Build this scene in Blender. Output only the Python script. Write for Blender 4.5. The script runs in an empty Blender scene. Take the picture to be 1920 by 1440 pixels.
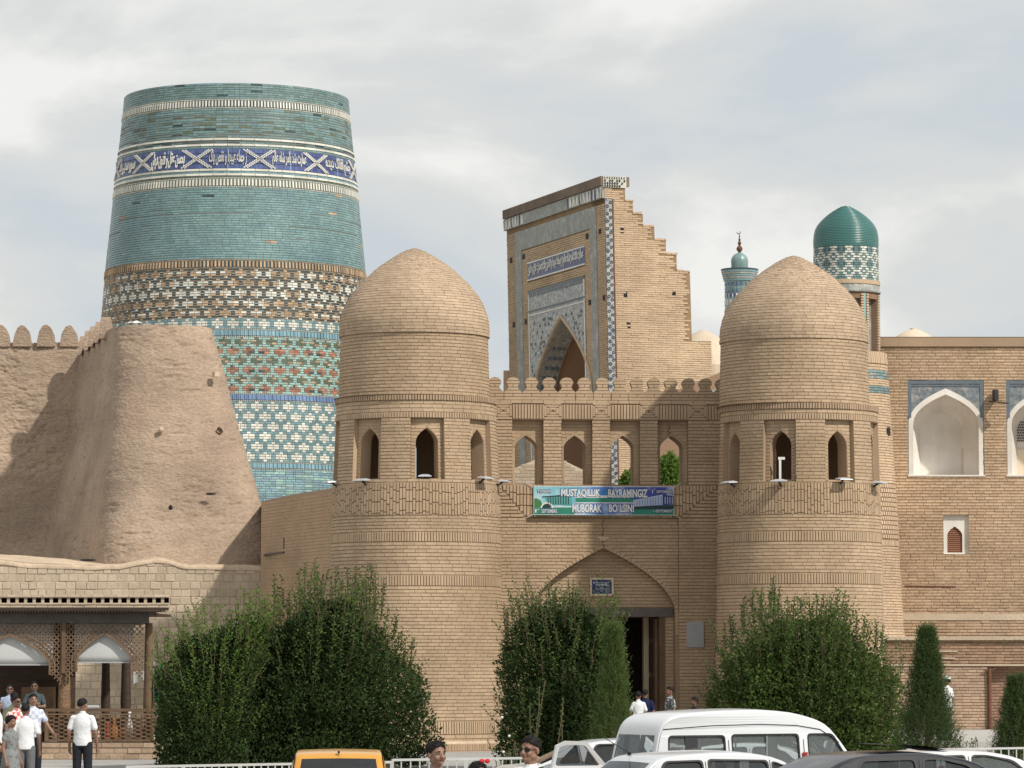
import bpy, bmesh, math, random
import numpy as np
from mathutils import Vector, Matrix
from mathutils.geometry import tessellate_polygon

random.seed(7)
rng = np.random.default_rng(7)
SC = bpy.context.scene
COL = SC.collection

# ------------------------------------------------------------------ camera
FPX = 7000.0                       # focal length in pixels of the 1920 wide photograph
HORIZON = 1240.0
CAM = Vector((0.0, 0.0, 2.4))
PITCH = math.atan((HORIZON - 720.0) / FPX)
cam_data = bpy.data.cameras.new('camera')
cam = bpy.data.objects.new('camera', cam_data)
COL.objects.link(cam)
cam.location = CAM
cam.rotation_euler = (math.pi / 2 + PITCH, 0, 0)
cam_data.sensor_width = 36.0
cam_data.lens = 36.0 * FPX / 1920.0
cam_data.clip_start = 0.5
cam_data.clip_end = 9000.0
SC.camera = cam

# ------------------------------------------------------------------ sun, sky, exposure
SUN_TRAVEL = Vector((-0.80, 0.72, -1.0)).normalized()     # the way the light goes
sun_data = bpy.data.lights.new('sun', 'SUN')
sun = bpy.data.objects.new('sun', sun_data)
COL.objects.link(sun)
sun_data.energy = 3.8
sun_data.angle = math.radians(1.6)
sun_data.color = (1.0, 0.945, 0.86)
sun.rotation_euler = SUN_TRAVEL.to_track_quat('-Z', 'Y').to_euler()
to_sun = -SUN_TRAVEL
SUN_EL = math.asin(to_sun.z)
SUN_AZ = math.atan2(to_sun.x, to_sun.y)

world = bpy.data.worlds.new('World')
SC.world = world
world.use_nodes = True
wn = world.node_tree
wn.nodes.clear()
def wnode(t, **kw):
    n = wn.nodes.new(t)
    for k, v in kw.items():
        setattr(n, k, v)
    return n
w_out = wnode('ShaderNodeOutputWorld')
w_bg = wnode('ShaderNodeBackground')
w_bg.inputs['Strength'].default_value = 0.1
w_sky = wnode('ShaderNodeTexSky', sky_type='NISHITA')
w_sky.sun_disc = False
w_sky.sun_elevation = SUN_EL
w_sky.sun_rotation = SUN_AZ
w_sky.dust_density = 3.0
w_sky.air_density = 1.2
w_tc = wnode('ShaderNodeTexCoord')
w_map = wnode('ShaderNodeMapping')
w_map.inputs['Scale'].default_value = (1.0, 1.0, 2.2)
w_map.inputs['Location'].default_value = (0.62, 0.0, 0.33)
w_n1 = wnode('ShaderNodeTexNoise')
w_n1.inputs['Scale'].default_value = 7.5
w_n1.inputs['Detail'].default_value = 9.0
w_n1.inputs['Roughness'].default_value = 0.52
w_n1.inputs['Distortion'].default_value = 0.35
w_r1 = wnode('ShaderNodeValToRGB')
w_r1.color_ramp.elements[0].position = 0.37
w_r1.color_ramp.elements[0].color = (6.2, 6.75, 7.2, 1)
w_r1.color_ramp.elements[1].position = 0.58
w_r1.color_ramp.elements[1].color = (9.3, 9.25, 8.95, 1)
e = w_r1.color_ramp.elements.new(0.50); e.color = (7.4, 7.5, 7.4, 1)
w_mix = wnode('ShaderNodeMix', data_type='RGBA')
w_mix.inputs[0].default_value = 0.92
L_ = wn.links.new
L_(w_tc.outputs['Generated'], w_map.inputs['Vector'])
L_(w_map.outputs[0], w_n1.inputs['Vector'])
L_(w_n1.outputs['Fac'], w_r1.inputs['Fac'])
L_(w_sky.outputs[0], w_mix.inputs[6])
L_(w_r1.outputs[0], w_mix.inputs[7])
L_(w_mix.outputs[2], w_bg.inputs['Color'])
L_(w_bg.outputs[0], w_out.inputs['Surface'])

SC.view_settings.view_transform = 'Standard'
SC.view_settings.look = 'None'
SC.view_settings.exposure = 0.0
SC.view_settings.gamma = 1.0
SC.view_settings.use_curve_mapping = False

# ------------------------------------------------------------------ pixel -> place
def ray(px, py):
    dx = (px - 960.0) / FPX
    dy = (720.0 - py) / FPX
    cp, sp = math.cos(PITCH), math.sin(PITCH)
    return Vector((dx, cp - sp * dy, sp + cp * dy))
def P(px, py, Y):
    d = ray(px, py)
    return CAM + d * (Y / d.y)
def Zat(py, Y):
    return P(960, py, Y).z
def Xat(px, py, Y):
    return P(px, py, Y).x
def to_px(x, y, z):
    cp, sp = math.cos(PITCH), math.sin(PITCH)
    zz = z - CAM.z
    depth = y * cp + zz * sp
    up = -y * sp + zz * cp
    return 960 + FPX * x / depth, 720 - FPX * up / depth

# ------------------------------------------------------------------ materials
KALB = 0.92
def new_mat(name):
    m = bpy.data.materials.new(name)
    m.use_nodes = True
    nt = m.node_tree
    nt.nodes.clear()
    out = nt.nodes.new('ShaderNodeOutputMaterial')
    b = nt.nodes.new('ShaderNodeBsdfPrincipled')
    nt.links.new(b.outputs[0], out.inputs[0])
    return m, nt, b
def mat(name, col, rough=0.85, var=0.18, tintvar=0.25, scale=1.2, bump=0.0, bscale=30.0, metal=0.0, spec=0.3,
        col2=None, stretch=(1, 1, 1), stain=None, stain_scale=0.35, coat=0.0, trans=0.0, fine=0.0, weather=0.0):
    """base colour x soft noise x per-brick tint, optional second colour in patches, fine bump"""
    col = tuple(c * KALB for c in col); col2 = tuple(c * KALB for c in col2) if col2 else None; stain = tuple(c * KALB for c in stain) if stain else None
    m, nt, b = new_mat(name)
    N, Lk = nt.nodes.new, nt.links.new
    tc = N('ShaderNodeTexCoord')
    mp = N('ShaderNodeMapping'); mp.inputs['Scale'].default_value = stretch
    geo = N('ShaderNodeNewGeometry')
    Lk(geo.outputs['Position'], mp.inputs['Vector'])
    n1 = N('ShaderNodeTexNoise'); n1.inputs['Scale'].default_value = scale; n1.inputs['Detail'].default_value = 6
    Lk(mp.outputs[0], n1.inputs['Vector'])
    r1 = N('ShaderNodeMapRange'); r1.inputs[1].default_value = 0.3; r1.inputs[2].default_value = 0.7
    r1.inputs[3].default_value = 1 - var; r1.inputs[4].default_value = 1 + var
    Lk(n1.outputs['Fac'], r1.inputs[0])
    at = N('ShaderNodeAttribute'); at.attribute_name = 'tint'
    oi = N('ShaderNodeObjectInfo')
    ad = N('ShaderNodeMath'); ad.operation = 'ADD'
    Lk(at.outputs['Fac'], ad.inputs[0]); Lk(oi.outputs['Random'], ad.inputs[1])
    fr = N('ShaderNodeMath'); fr.operation = 'FRACT'; Lk(ad.outputs[0], fr.inputs[0])
    r2 = N('ShaderNodeMapRange'); r2.inputs[3].default_value = 1 - tintvar; r2.inputs[4].default_value = 1 + tintvar
    Lk(fr.outputs[0], r2.inputs[0])
    mu = N('ShaderNodeMath'); mu.operation = 'MULTIPLY'; Lk(r1.outputs[0], mu.inputs[0]); Lk(r2.outputs[0], mu.inputs[1])
    last_f = mu.outputs[0]
    if fine:
        n3 = N('ShaderNodeTexNoise'); n3.inputs['Scale'].default_value = bscale; n3.inputs['Detail'].default_value = 5
        Lk(mp.outputs[0], n3.inputs['Vector'])
        r3 = N('ShaderNodeMapRange'); r3.inputs[1].default_value = .3; r3.inputs[2].default_value = .7
        r3.inputs[3].default_value = 1 - fine; r3.inputs[4].default_value = 1 + fine
        Lk(n3.outputs['Fac'], r3.inputs[0])
        m3 = N('ShaderNodeMath'); m3.operation = 'MULTIPLY'; Lk(last_f, m3.inputs[0]); Lk(r3.outputs[0], m3.inputs[1])
        last_f = m3.outputs[0]
    if weather:
        for sc_, amt, lo in (((2.6, 2.6, .16), weather * .55, .35), ((.10, .10, .9), weather, .35), ((.5, .5, .35), weather * .8, .38)):
            mw = N('ShaderNodeMapping'); mw.inputs['Scale'].default_value = sc_; Lk(geo.outputs['Position'], mw.inputs['Vector'])
            nw = N('ShaderNodeTexNoise'); nw.inputs['Scale'].default_value = 1.0; nw.inputs['Detail'].default_value = 5; nw.inputs['Roughness'].default_value = .6; Lk(mw.outputs[0], nw.inputs['Vector'])
            rw = N('ShaderNodeMapRange'); rw.inputs[1].default_value = lo; rw.inputs[2].default_value = 1 - lo; rw.inputs[3].default_value = 1 - amt; rw.inputs[4].default_value = 1 + amt; Lk(nw.outputs['Fac'], rw.inputs[0])
            m4 = N('ShaderNodeMath'); m4.operation = 'MULTIPLY'; Lk(last_f, m4.inputs[0]); Lk(rw.outputs[0], m4.inputs[1]); last_f = m4.outputs[0]
    cr = N('ShaderNodeMix'); cr.data_type = 'RGBA'
    cr.inputs[6].default_value = (*col, 1)
    c2 = col2 if col2 else col
    cr.inputs[7].default_value = (*c2, 1)
    if col2:
        Lk(fr.outputs[0], cr.inputs[0])
    else:
        cr.inputs[0].default_value = 0
    csrc = cr.outputs[2]
    if stain:
        ns = N('ShaderNodeTexNoise'); ns.inputs['Scale'].default_value = stain_scale; ns.inputs['Detail'].default_value = 8
        ns.inputs['Roughness'].default_value = 0.6
        Lk(mp.outputs[0], ns.inputs['Vector'])
        rs = N('ShaderNodeMapRange'); rs.inputs[1].default_value = 0.5; rs.inputs[2].default_value = 0.66
        Lk(ns.outputs['Fac'], rs.inputs[0])
        ms = N('ShaderNodeMix'); ms.data_type = 'RGBA'; Lk(rs.outputs[0], ms.inputs[0]); Lk(csrc, ms.inputs[6]); ms.inputs[7].default_value = (*stain, 1)
        csrc = ms.outputs[2]
    vm = N('ShaderNodeVectorMath'); vm.operation = 'SCALE'
    Lk(csrc, vm.inputs[0]); Lk(last_f, vm.inputs['Scale'])
    Lk(vm.outputs[0], b.inputs['Base Color'])
    b.inputs['Roughness'].default_value = rough
    b.inputs['Metallic'].default_value = metal
    b.inputs['Specular IOR Level'].default_value = spec
    b.inputs['Coat Weight'].default_value = coat
    b.inputs['Coat Roughness'].default_value = 0.06
    if trans:
        b.inputs['Transmission Weight'].default_value = trans
    if bump:
        n2 = N('ShaderNodeTexNoise'); n2.inputs['Scale'].default_value = bscale; n2.inputs['Detail'].default_value = 7
        Lk(mp.outputs[0], n2.inputs['Vector'])
        bp = N('ShaderNodeBump'); bp.inputs['Strength'].default_value = 1.0; bp.inputs['Distance'].default_value = bump
        Lk(n2.outputs['Fac'], bp.inputs['Height']); Lk(bp.outputs[0], b.inputs['Normal'])
    return m

M = {}
M['gate_brick'] = mat('gate_brick', (.445, .326, .216), .9, .09, .05, .5, .006, 25, col2=(.475, .353, .238), stain=(.395, .285, .18), fine=.08, weather=.085)
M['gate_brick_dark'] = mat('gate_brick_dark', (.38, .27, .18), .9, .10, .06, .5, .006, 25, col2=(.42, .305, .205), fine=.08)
M['gate_mortar'] = mat('gate_mortar', (.29, .21, .135), .95, .12, 0, 1.5, .006, 30)
M['dome_brick'] = mat('dome_brick', (.445, .33, .225), .9, .11, .06, .5, .006, 25, col2=(.475, .358, .247), fine=.09, weather=.07)
M['dome_mortar'] = mat('dome_mortar', (.33, .24, .165), .95, .12, 0, 1.5, .006, 30)
M['mud'] = mat('mud', (.405, .306, .225), .95, .13, .05, .28, .045, 9, stain=(.345, .255, .19), stain_scale=.3, stretch=(1, 1, 1.9), fine=.16, weather=.07)
M['mud_pale'] = mat('mud_pale', (.56, .44, .32), .95, .16, .05, .8, .03, 6, fine=.12)
M['mudbrick'] = mat('mudbrick', (.54, .44, .325), .95, .10, .07, .6, .012, 16, col2=(.58, .475, .355), stain=(.47, .38, .275), stain_scale=.5, fine=.1)
M['mud_mortar'] = mat('mud_mortar', (.50, .40, .295), .95, .15, 0, 1.5, .01, 14)
M['madrasa_brick'] = mat('madrasa_brick', (.50, .355, .23), .9, .09, .07, .4, .01, 20, col2=(.54, .395, .26), stain=(.53, .385, .27), stain_scale=.18, fine=.12, weather=.09)
M['madrasa_mortar'] = mat('madrasa_mortar', (.25, .165, .105), .95, .15, 0, 1.5, .01, 20)
M['portal_brick'] = mat('portal_brick', (.55, .405, .275), .9, .09, .06, .3, .01, 20, col2=(.58, .435, .295), stain=(.62, .47, .32), stain_scale=.2, fine=.12, weather=.07)
M['portal_mortar'] = mat('portal_mortar', (.30, .205, .12), .95, .15, 0, 1.5, .01, 20)
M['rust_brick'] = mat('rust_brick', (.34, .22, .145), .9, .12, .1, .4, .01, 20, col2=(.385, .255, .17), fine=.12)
M['plaster_white'] = mat('plaster_white', (.76, .72, .66), .8, .06, .02, 1.1, .004, 12, stain=(.66, .60, .52), weather=.05)
M['plaster_pale'] = mat('plaster_pale', (.66, .56, .43), .9, .1, .05, .6, .008, 12)
GL = dict(rough=.32, var=.14, tintvar=.09, scale=.9, spec=.5, bump=.004, bscale=9)
M['tile_teal'] = mat('tile_teal', (.145, .25, .243), col2=(.19, .295, .283), stain=(.16, .235, .235), stain_scale=.3, **GL)
M['tile_turq'] = mat('tile_turq', (.18, .315, .32), col2=(.215, .35, .35), stain=(.15, .265, .295), stain_scale=.25, **GL)
M['tile_mint'] = mat('tile_mint', (.29, .48, .44), col2=(.36, .55, .50), **GL)
M['tile_dark'] = mat('tile_dark', (.03, .055, .065), col2=(.05, .085, .095), **GL)
M['tile_steel'] = mat('tile_steel', (.16, .28, .31), col2=(.20, .33, .355), **GL)
M['tile_sky'] = mat('tile_sky', (.19, .34, .41), col2=(.26, .42, .48), **GL)
M['tile_blue'] = mat('tile_blue', (.065, .09, .235), col2=(.085, .12, .285), **GL)
M['tile_midblue'] = mat('tile_midblue', (.16, .25, .45), col2=(.21, .31, .5), **GL)
M['tile_mauve'] = mat('tile_mauve', (.27, .34, .42), col2=(.23, .44, .45), **GL)
M['tile_white'] = mat('tile_white', (.66, .66, .58), col2=(.74, .73, .66), **GL)
M['tile_tan'] = mat('tile_tan', (.42, .30, .19), col2=(.52, .38, .25), rough=.85, var=.1, tintvar=.2)
M['tile_red'] = mat('tile_red', (.36, .16, .10), col2=(.44, .22, .14), rough=.8, var=.1, tintvar=.25)
M['tile_olive'] = mat('tile_olive', (.10, .14, .09), col2=(.15, .17, .12), **GL)
M['tile_green'] = mat('tile_green', (.05, .16, .15), .3, .10, .12, 1.2, .006, 6, spec=.5, col2=(.065, .195, .18))
M['tile_grey'] = mat('tile_grey', (.30, .31, .29), .45, .12, .1, 2.5, .006, 16, spec=.4, stain=(.40, .40, .37), stain_scale=2.5, fine=.3)
M['majolica'] = mat('majolica', (.36, .36, .34), .4, .12, .3, 4, .006, 14, spec=.45, stain=(.15, .17, .21), stain_scale=9, fine=.35)
M['cobalt'] = mat('cobalt', (.06, .075, .20), .35, .12, .2, 2.5, .004, 16, spec=.5, fine=.2)
M['off_white'] = mat('off_white', (.70, .70, .66), .5, .08, .05, 3)
M['roof_edge'] = mat('roof_edge', (.20, .15, .115), .9, .2, .2, 1.5, .02, 10)
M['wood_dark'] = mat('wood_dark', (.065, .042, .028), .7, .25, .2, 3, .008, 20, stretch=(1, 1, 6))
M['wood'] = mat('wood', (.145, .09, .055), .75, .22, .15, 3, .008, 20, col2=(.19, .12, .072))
M['wood_grey'] = mat('wood_grey', (.13, .115, .105), .85, .2, .15, 3, .008, 20)
M['paving'] = mat('paving', (.34, .33, .31), .9, .12, .12, .6, .006, 20, fine=.08)
M['asphalt'] = mat('asphalt', (.055, .054, .053), .92, .15, 0, .4, .006, 60, fine=.2)
M['dirt'] = mat('dirt', (.34, .27, .19), .95, .2, 0, .3, .03, 6, fine=.15)
M['kerb'] = mat('kerb', (.42, .40, .37), .9, .12, .15, 1)
M['white_paint'] = mat('white_paint', (.52, .53, .52), .45, .06, .02, 2)
M['metal_grey'] = mat('metal_grey', (.32, .33, .34), .4, .1, .05, 3, metal=.6)
M['metal_dark'] = mat('metal_dark', (.05, .05, .052), .5, .1, .05, 3, metal=.4)
M['rust'] = mat('rust', (.16, .075, .045), .8, .2, .05, 3)
M['black'] = mat('black', (.012, .012, .013), .6, .1, .05, 3)
M['rubber'] = mat('rubber', (.02, .02, .021), .55, .1, 0, 3)
M['blind'] = mat('blind', (.42, .43, .43), .8, .05, .02, 2)

# ------------------------------------------------------------------ objects and tags
def link(o, parent=None):
    COL.objects.link(o)
    if parent is not None:
        o.parent = parent
        if parent.get('_worldkids'):
            o.matrix_parent_inverse = Matrix.Translation(-Vector(parent.location))
    return o
def tag(o, label=None, cat=None, group=None, kind=None):
    if label: o['label'] = label
    if cat: o['category'] = cat
    if group: o['group'] = group
    if kind: o['kind'] = kind
    return o
ROOTS = []
def thing(name, label, cat, loc=(0, 0, 0), group=None, world_kids=True):
    o = bpy.data.objects.new(name, None)
    o.empty_display_size = 0.3
    COL.objects.link(o)
    o.location = loc
    if world_kids:
        o['_worldkids'] = 1
        ROOTS.append(o)
    return tag(o, label, cat, group)

def np_mesh(name, V, F, mats, parent=None, mi=None, tint=None, smooth=False, kind=None, link_it=True):
    """V (n,3), F (m,4) or (m,3) int arrays"""
    V = np.asarray(V, dtype=np.float32).reshape(-1, 3)
    F = np.asarray(F, dtype=np.int32)
    k = F.shape[1]
    me = bpy.data.meshes.new(name)
    me.vertices.add(len(V)); me.vertices.foreach_set('co', V.ravel())
    me.loops.add(F.size); me.loops.foreach_set('vertex_index', F.ravel())
    me.polygons.add(len(F))
    me.polygons.foreach_set('loop_start', np.arange(0, F.size, k, dtype=np.int32))
    me.polygons.foreach_set('loop_total', np.full(len(F), k, dtype=np.int32))
    for m in mats:
        me.materials.append(m)
    if mi is not None:
        me.polygons.foreach_set('material_index', np.asarray(mi, dtype=np.int32))
    me.polygons.foreach_set('use_smooth', np.full(len(F), bool(smooth)))
    me.update(calc_edges=True)
    if tint is not None:
        a = me.attributes.new('tint', 'FLOAT', 'POINT')
        a.data.foreach_set('value', np.asarray(tint, dtype=np.float32))
    o = bpy.data.objects.new(name, me)
    if kind: o['kind'] = kind
    if link_it: link(o, parent)
    return o

class MB:
    """collects polygons; build() links them as one mesh object"""
    def __init__(s):
        s.v = []; s.f = []; s.m = []; s.cur = 0
    def poly(s, pts, m=None):
        i = len(s.v)
        s.v.extend([tuple(p) for p in pts])
        s.f.append(tuple(range(i, i + len(pts))))
        s.m.append(s.cur if m is None else m)
    def grid(s, rows, m=None, close=False):
        i = len(s.v); nr = len(rows); nc = len(rows[0])
        for r in rows: s.v.extend([tuple(p) for p in r])
        mm = s.cur if m is None else m
        for a in range(nr - 1):
            for b in range(nc if close else nc - 1):
                b2 = (b + 1) % nc
                s.f.append((i + a * nc + b, i + a * nc + b2, i + (a + 1) * nc + b2, i + (a + 1) * nc + b)); s.m.append(mm)
    def box(s, c, size, rz=0.0, m=None, R=None):
        hx, hy, hz = size[0] / 2, size[1] / 2, size[2] / 2
        R = R or Matrix.Rotation(rz, 3, 'Z')
        c = Vector(c)
        p = [c + R @ Vector((x, y, z)) for x in (-hx, hx) for y in (-hy, hy) for z in (-hz, hz)]
        i = len(s.v); s.v.extend([tuple(q) for q in p])
        for f in ((0, 1, 3, 2), (4, 6, 7, 5), (0, 4, 5, 1), (2, 3, 7, 6), (0, 2, 6, 4), (1, 5, 7, 3)):
            s.f.append(tuple(i + k for k in f)); s.m.append(s.cur if m is None else m)
    def bar(s, a, b, w, h=None, m=None, up=(0, 0, 1)):
        a, b = Vector(a), Vector(b); d = b - a
        if d.length < 1e-6: return
        h = h or w
        z = d.normalized(); u = Vector(up)
        if abs(z.dot(u)) > .99: u = Vector((0, 1, 0))
        x = u.cross(z).normalized(); y = z.cross(x)
        R = Matrix((x, y, z)).transposed()
        s.box((a + b) / 2, (w, h, d.length), R=R, m=m)
    def tube(s, pts, rad, n=8, m=None, cap=True):
        pts = [Vector(p) for p in pts]
        if not hasattr(rad, '__len__'): rad = [rad] * len(pts)
        rows = []; px = None
        for k, p in enumerate(pts):
            d = (pts[min(k + 1, len(pts) - 1)] - pts[max(k - 1, 0)]).normalized()
            if px is None:
                u = Vector((0, 0, 1)) if abs(d.z) < .9 else Vector((0, 1, 0))
                px = u.cross(d).normalized()
            x = (px - d * px.dot(d)).normalized(); px = x
            y = d.cross(x)
            rows.append([p + (x * math.cos(2 * math.pi * j / n) + y * math.sin(2 * math.pi * j / n)) * rad[k] for j in range(n)])
        s.grid(rows, m, close=True)
        if cap:
            s.poly(rows[0][::-1], m); s.poly(rows[-1], m)
    def ball(s, c, r, n=10, k=7, m=None, R=None):
        if not hasattr(r, '__len__'): r = (r, r, r)
        c = Vector(c); rows = []
        for a in range(k + 1):
            t = math.pi * a / k
            t = min(max(t, 1e-3), math.pi - 1e-3)
            row = []
            for b in range(n):
                q = 2 * math.pi * b / n
                v = Vector((r[0] * math.sin(t) * math.cos(q), r[1] * math.sin(t) * math.sin(q), -r[2] * math.cos(t)))
                if R is not None: v = R @ v
                row.append(c + v)
            rows.append(row)
        s.grid(rows, m, close=True)
        s.poly(rows[0][::-1], m); s.poly(rows[-1], m)
    def capsule(s, a, b, ra, rb, n=10, m=None):
        a, b = Vector(a), Vector(b); d = (b - a); L = d.length; d.normalize()
        pts = []; rad = []
        for t in (-.97, -.7, -.35, 0): pts.append(a + d * ra * t); rad.append(ra * math.sqrt(max(1 - t * t, .001)))
        for t in (0, .35, .7, .97): pts.append(b + d * rb * t); rad.append(rb * math.sqrt(max(1 - t * t, .001)))
        s.tube(pts, rad, n, m)
    def lathe(s, c, prof, n=24, m=None, a0=0, a1=2 * math.pi):
        """prof [(r,z)] about the vertical through c=(x,y)"""
        full = abs(a1 - a0 - 2 * math.pi) < 1e-6
        cnt = n if full else n + 1
        rows = [[(c[0] + r * math.sin(a0 + (a1 - a0) * j / n), c[1] - r * math.cos(a0 + (a1 - a0) * j / n), z) for j in range(cnt)] for r, z in prof]
        s.grid(rows, m, close=full)
    def prism(s, poly2, holes, fn, d0, d1, m=None, msides=None):
        """polygon with holes in 2D, fn(a,b,d) -> point; solid between d0 and d1"""
        loops = [list(poly2)] + [list(h) for h in holes]
        tris = tessellate_polygon([[Vector((a, b, 0)) for a, b in lp] for lp in loops])
        flat = [p for lp in loops for p in lp]
        mm = s.cur if m is None else m
        i = len(s.v); s.v.extend([tuple(fn(a, b, d1)) for a, b in flat])
        for t in tris: s.f.append(tuple(i + k for k in t)); s.m.append(mm)
        if d0 is not None:
            j = len(s.v); s.v.extend([tuple(fn(a, b, d0)) for a, b in flat])
            for t in tris: s.f.append(tuple(j + k for k in reversed(t))); s.m.append(mm)
            o = 0
            for lp in loops:
                n = len(lp)
                for k in range(n):
                    k2 = (k + 1) % n
                    s.f.append((i + o + k, i + o + k2, j + o + k2, j + o + k)); s.m.append(mm if msides is None else msides)
                o += n
    def build(s, name, mats, parent=None, smooth=False, kind=None, recalc=True, tint=None):
        if not isinstance(mats, (list, tuple)): mats = [mats]
        me = bpy.data.meshes.new(name)
        me.from_pydata(s.v, [], s.f)
        for m in mats: me.materials.append(m)
        me.polygons.foreach_set('material_index', s.m)
        if recalc:
            bm = bmesh.new(); bm.from_mesh(me)
            if smooth: bmesh.ops.remove_doubles(bm, verts=bm.verts, dist=1e-5)
            bmesh.ops.recalc_face_normals(bm, faces=bm.faces)
            bm.to_mesh(me); bm.free()
        me.polygons.foreach_set('use_smooth', [bool(smooth)] * len(me.polygons))
        if tint is not None:
            a = me.attributes.new('tint', 'FLOAT', 'POINT'); a.data.foreach_set('value', [tint] * len(me.vertices))
        o = bpy.data.objects.new(name, me)
        if kind: o['kind'] = kind
        link(o, parent)
        return o

def shade_auto(o, deg=35):
    me = o.data
    me.polygons.foreach_set('use_smooth', [True] * len(me.polygons))
    try:
        me.set_sharp_from_angle(angle=math.radians(deg))
    except Exception:
        pass
    return o

# ------------------------------------------------------------------ surface frames
class Flat:
    """upright plane: u to the right, v = height, w towards the viewer"""
    def __init__(s, x, y, ang=0.0):
        a = math.radians(ang)
        s.o = np.array([x, y, 0.0]); s.U = np.array([math.cos(a), math.sin(a), 0]); s.N = np.array([math.sin(a), -math.cos(a), 0])
        s.curved = False; s.B = np.zeros(3); s.v0 = 0.0
    def map(s, u, v, w):
        u = np.asarray(u, float); v = np.asarray(v, float); w = np.asarray(w, float)
        u, v, w = np.broadcast_arrays(u, v, w)
        return s.o + u[..., None] * s.U + w[..., None] * s.N + v[..., None] * np.array([0, 0, 1.0]) + (s.v0 - v)[..., None] * s.B
    def pt(s, u, v, w=0.0):
        return Vector(s.map(u, v, w).tolist())
    def px(s, px, py, w=0.0):
        d = ray(px, py)
        N = Vector(s.N); o = Vector(s.o) + N * w
        t = (o - CAM).dot(N) / d.dot(N)
        q = CAM + d * t - Vector(s.o)
        return q.dot(Vector(s.U)) - (s.v0 - q.z) * float(np.dot(s.B, s.U)), q.z
    def ul(s, v): return 1.0
class Cyl:
    """round tower: u = angle from the side facing -Y, v = height, w outwards"""
    def __init__(s, x, y, prof):
        s.c = (x, y); s.z = np.array([p[0] for p in prof]); s.r = np.array([p[1] for p in prof]); s.curved = True
    def R(s, v): return np.interp(v, s.z, s.r)
    def map(s, u, v, w):
        u, v, w = np.broadcast_arrays(np.asarray(u, float), np.asarray(v, float), np.asarray(w, float))
        r = s.R(v) + w
        return np.stack([s.c[0] + r * np.sin(u), s.c[1] - r * np.cos(u), v + 0 * u], axis=-1)
    def pt(s, u, v, w=0.0):
        return Vector(s.map(u, v, w).tolist())
    def ul(s, v): return 1.0 / float(s.R(v))

# ------------------------------------------------------------------ masonry
def lay(fr, u0, u1, v0, v1, L, H, j=0.020, w=0.011, holes=(), jit=0.004, mi=0, bond=0.5, lj=0.06, vj=None):
    """courses of bricks: rows (u0,u1,v0,v1,w0,w1,mi,tint)"""
    out = []
    n = max(1, int(round((v1 - v0) / H))); h = (v1 - v0) / n
    vj = j if vj is None else vj
    for k in range(n):
        a = v0 + k * h + vj / 2; b = v0 + (k + 1) * h - vj / 2; vm = (a + b) / 2
        s = fr.ul(vm)
        cuts = []
        for hf in holes: cuts.extend(hf(vm))
        x = u0 - (bond * L * s if k % 2 else 0) - random.random() * .25 * L * s
        while x < u1:
            l = L * s * (1 + random.uniform(-lj, lj))
            jj = j * (.3 if L > 1.6 * H else 1)
            p, q = max(x, u0) + jj * s / 2, min(x + l, u1) - jj * s / 2
            x += l
            spans = [(p, q)]
            for ca, cb in cuts:
                ns = []
                for p_, q_ in spans:
                    if q_ <= ca or p_ >= cb: ns.append((p_, q_)); continue
                    if p_ < ca: ns.append((p_, ca))
                    if q_ > cb: ns.append((cb, q_))
                spans = ns
            for p_, q_ in spans:
                if q_ - p_ > 0.15 * L * s * .35:
                    out.append((p_, q_, a, b, -0.02, w + random.uniform(-jit, jit), mi, random.random()))
    return out
UNIT = None
def unit_brick(m):
    key = '_ub_' + m.name
    if key in M: return M[key]
    me = bpy.data.meshes.new('brick')
    v = [(-.5, -.5, 0), (.5, -.5, 0), (.5, .5, 0), (-.5, .5, 0), (-.47, -.45, 1), (.47, -.45, 1), (.47, .45, 1), (-.47, .45, 1),
         (-.5, -.5, .75), (.5, -.5, .75), (.5, .5, .75), (-.5, .5, .75)]
    f = [(0, 1, 9, 8), (1, 2, 10, 9), (2, 3, 11, 10), (3, 0, 8, 11), (8, 9, 5, 4), (9, 10, 6, 5), (10, 11, 7, 6), (11, 8, 4, 7), (4, 5, 6, 7)]
    me.from_pydata(v, [], f); me.materials.append(m); me.update()
    M[key] = me
    return me
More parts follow.
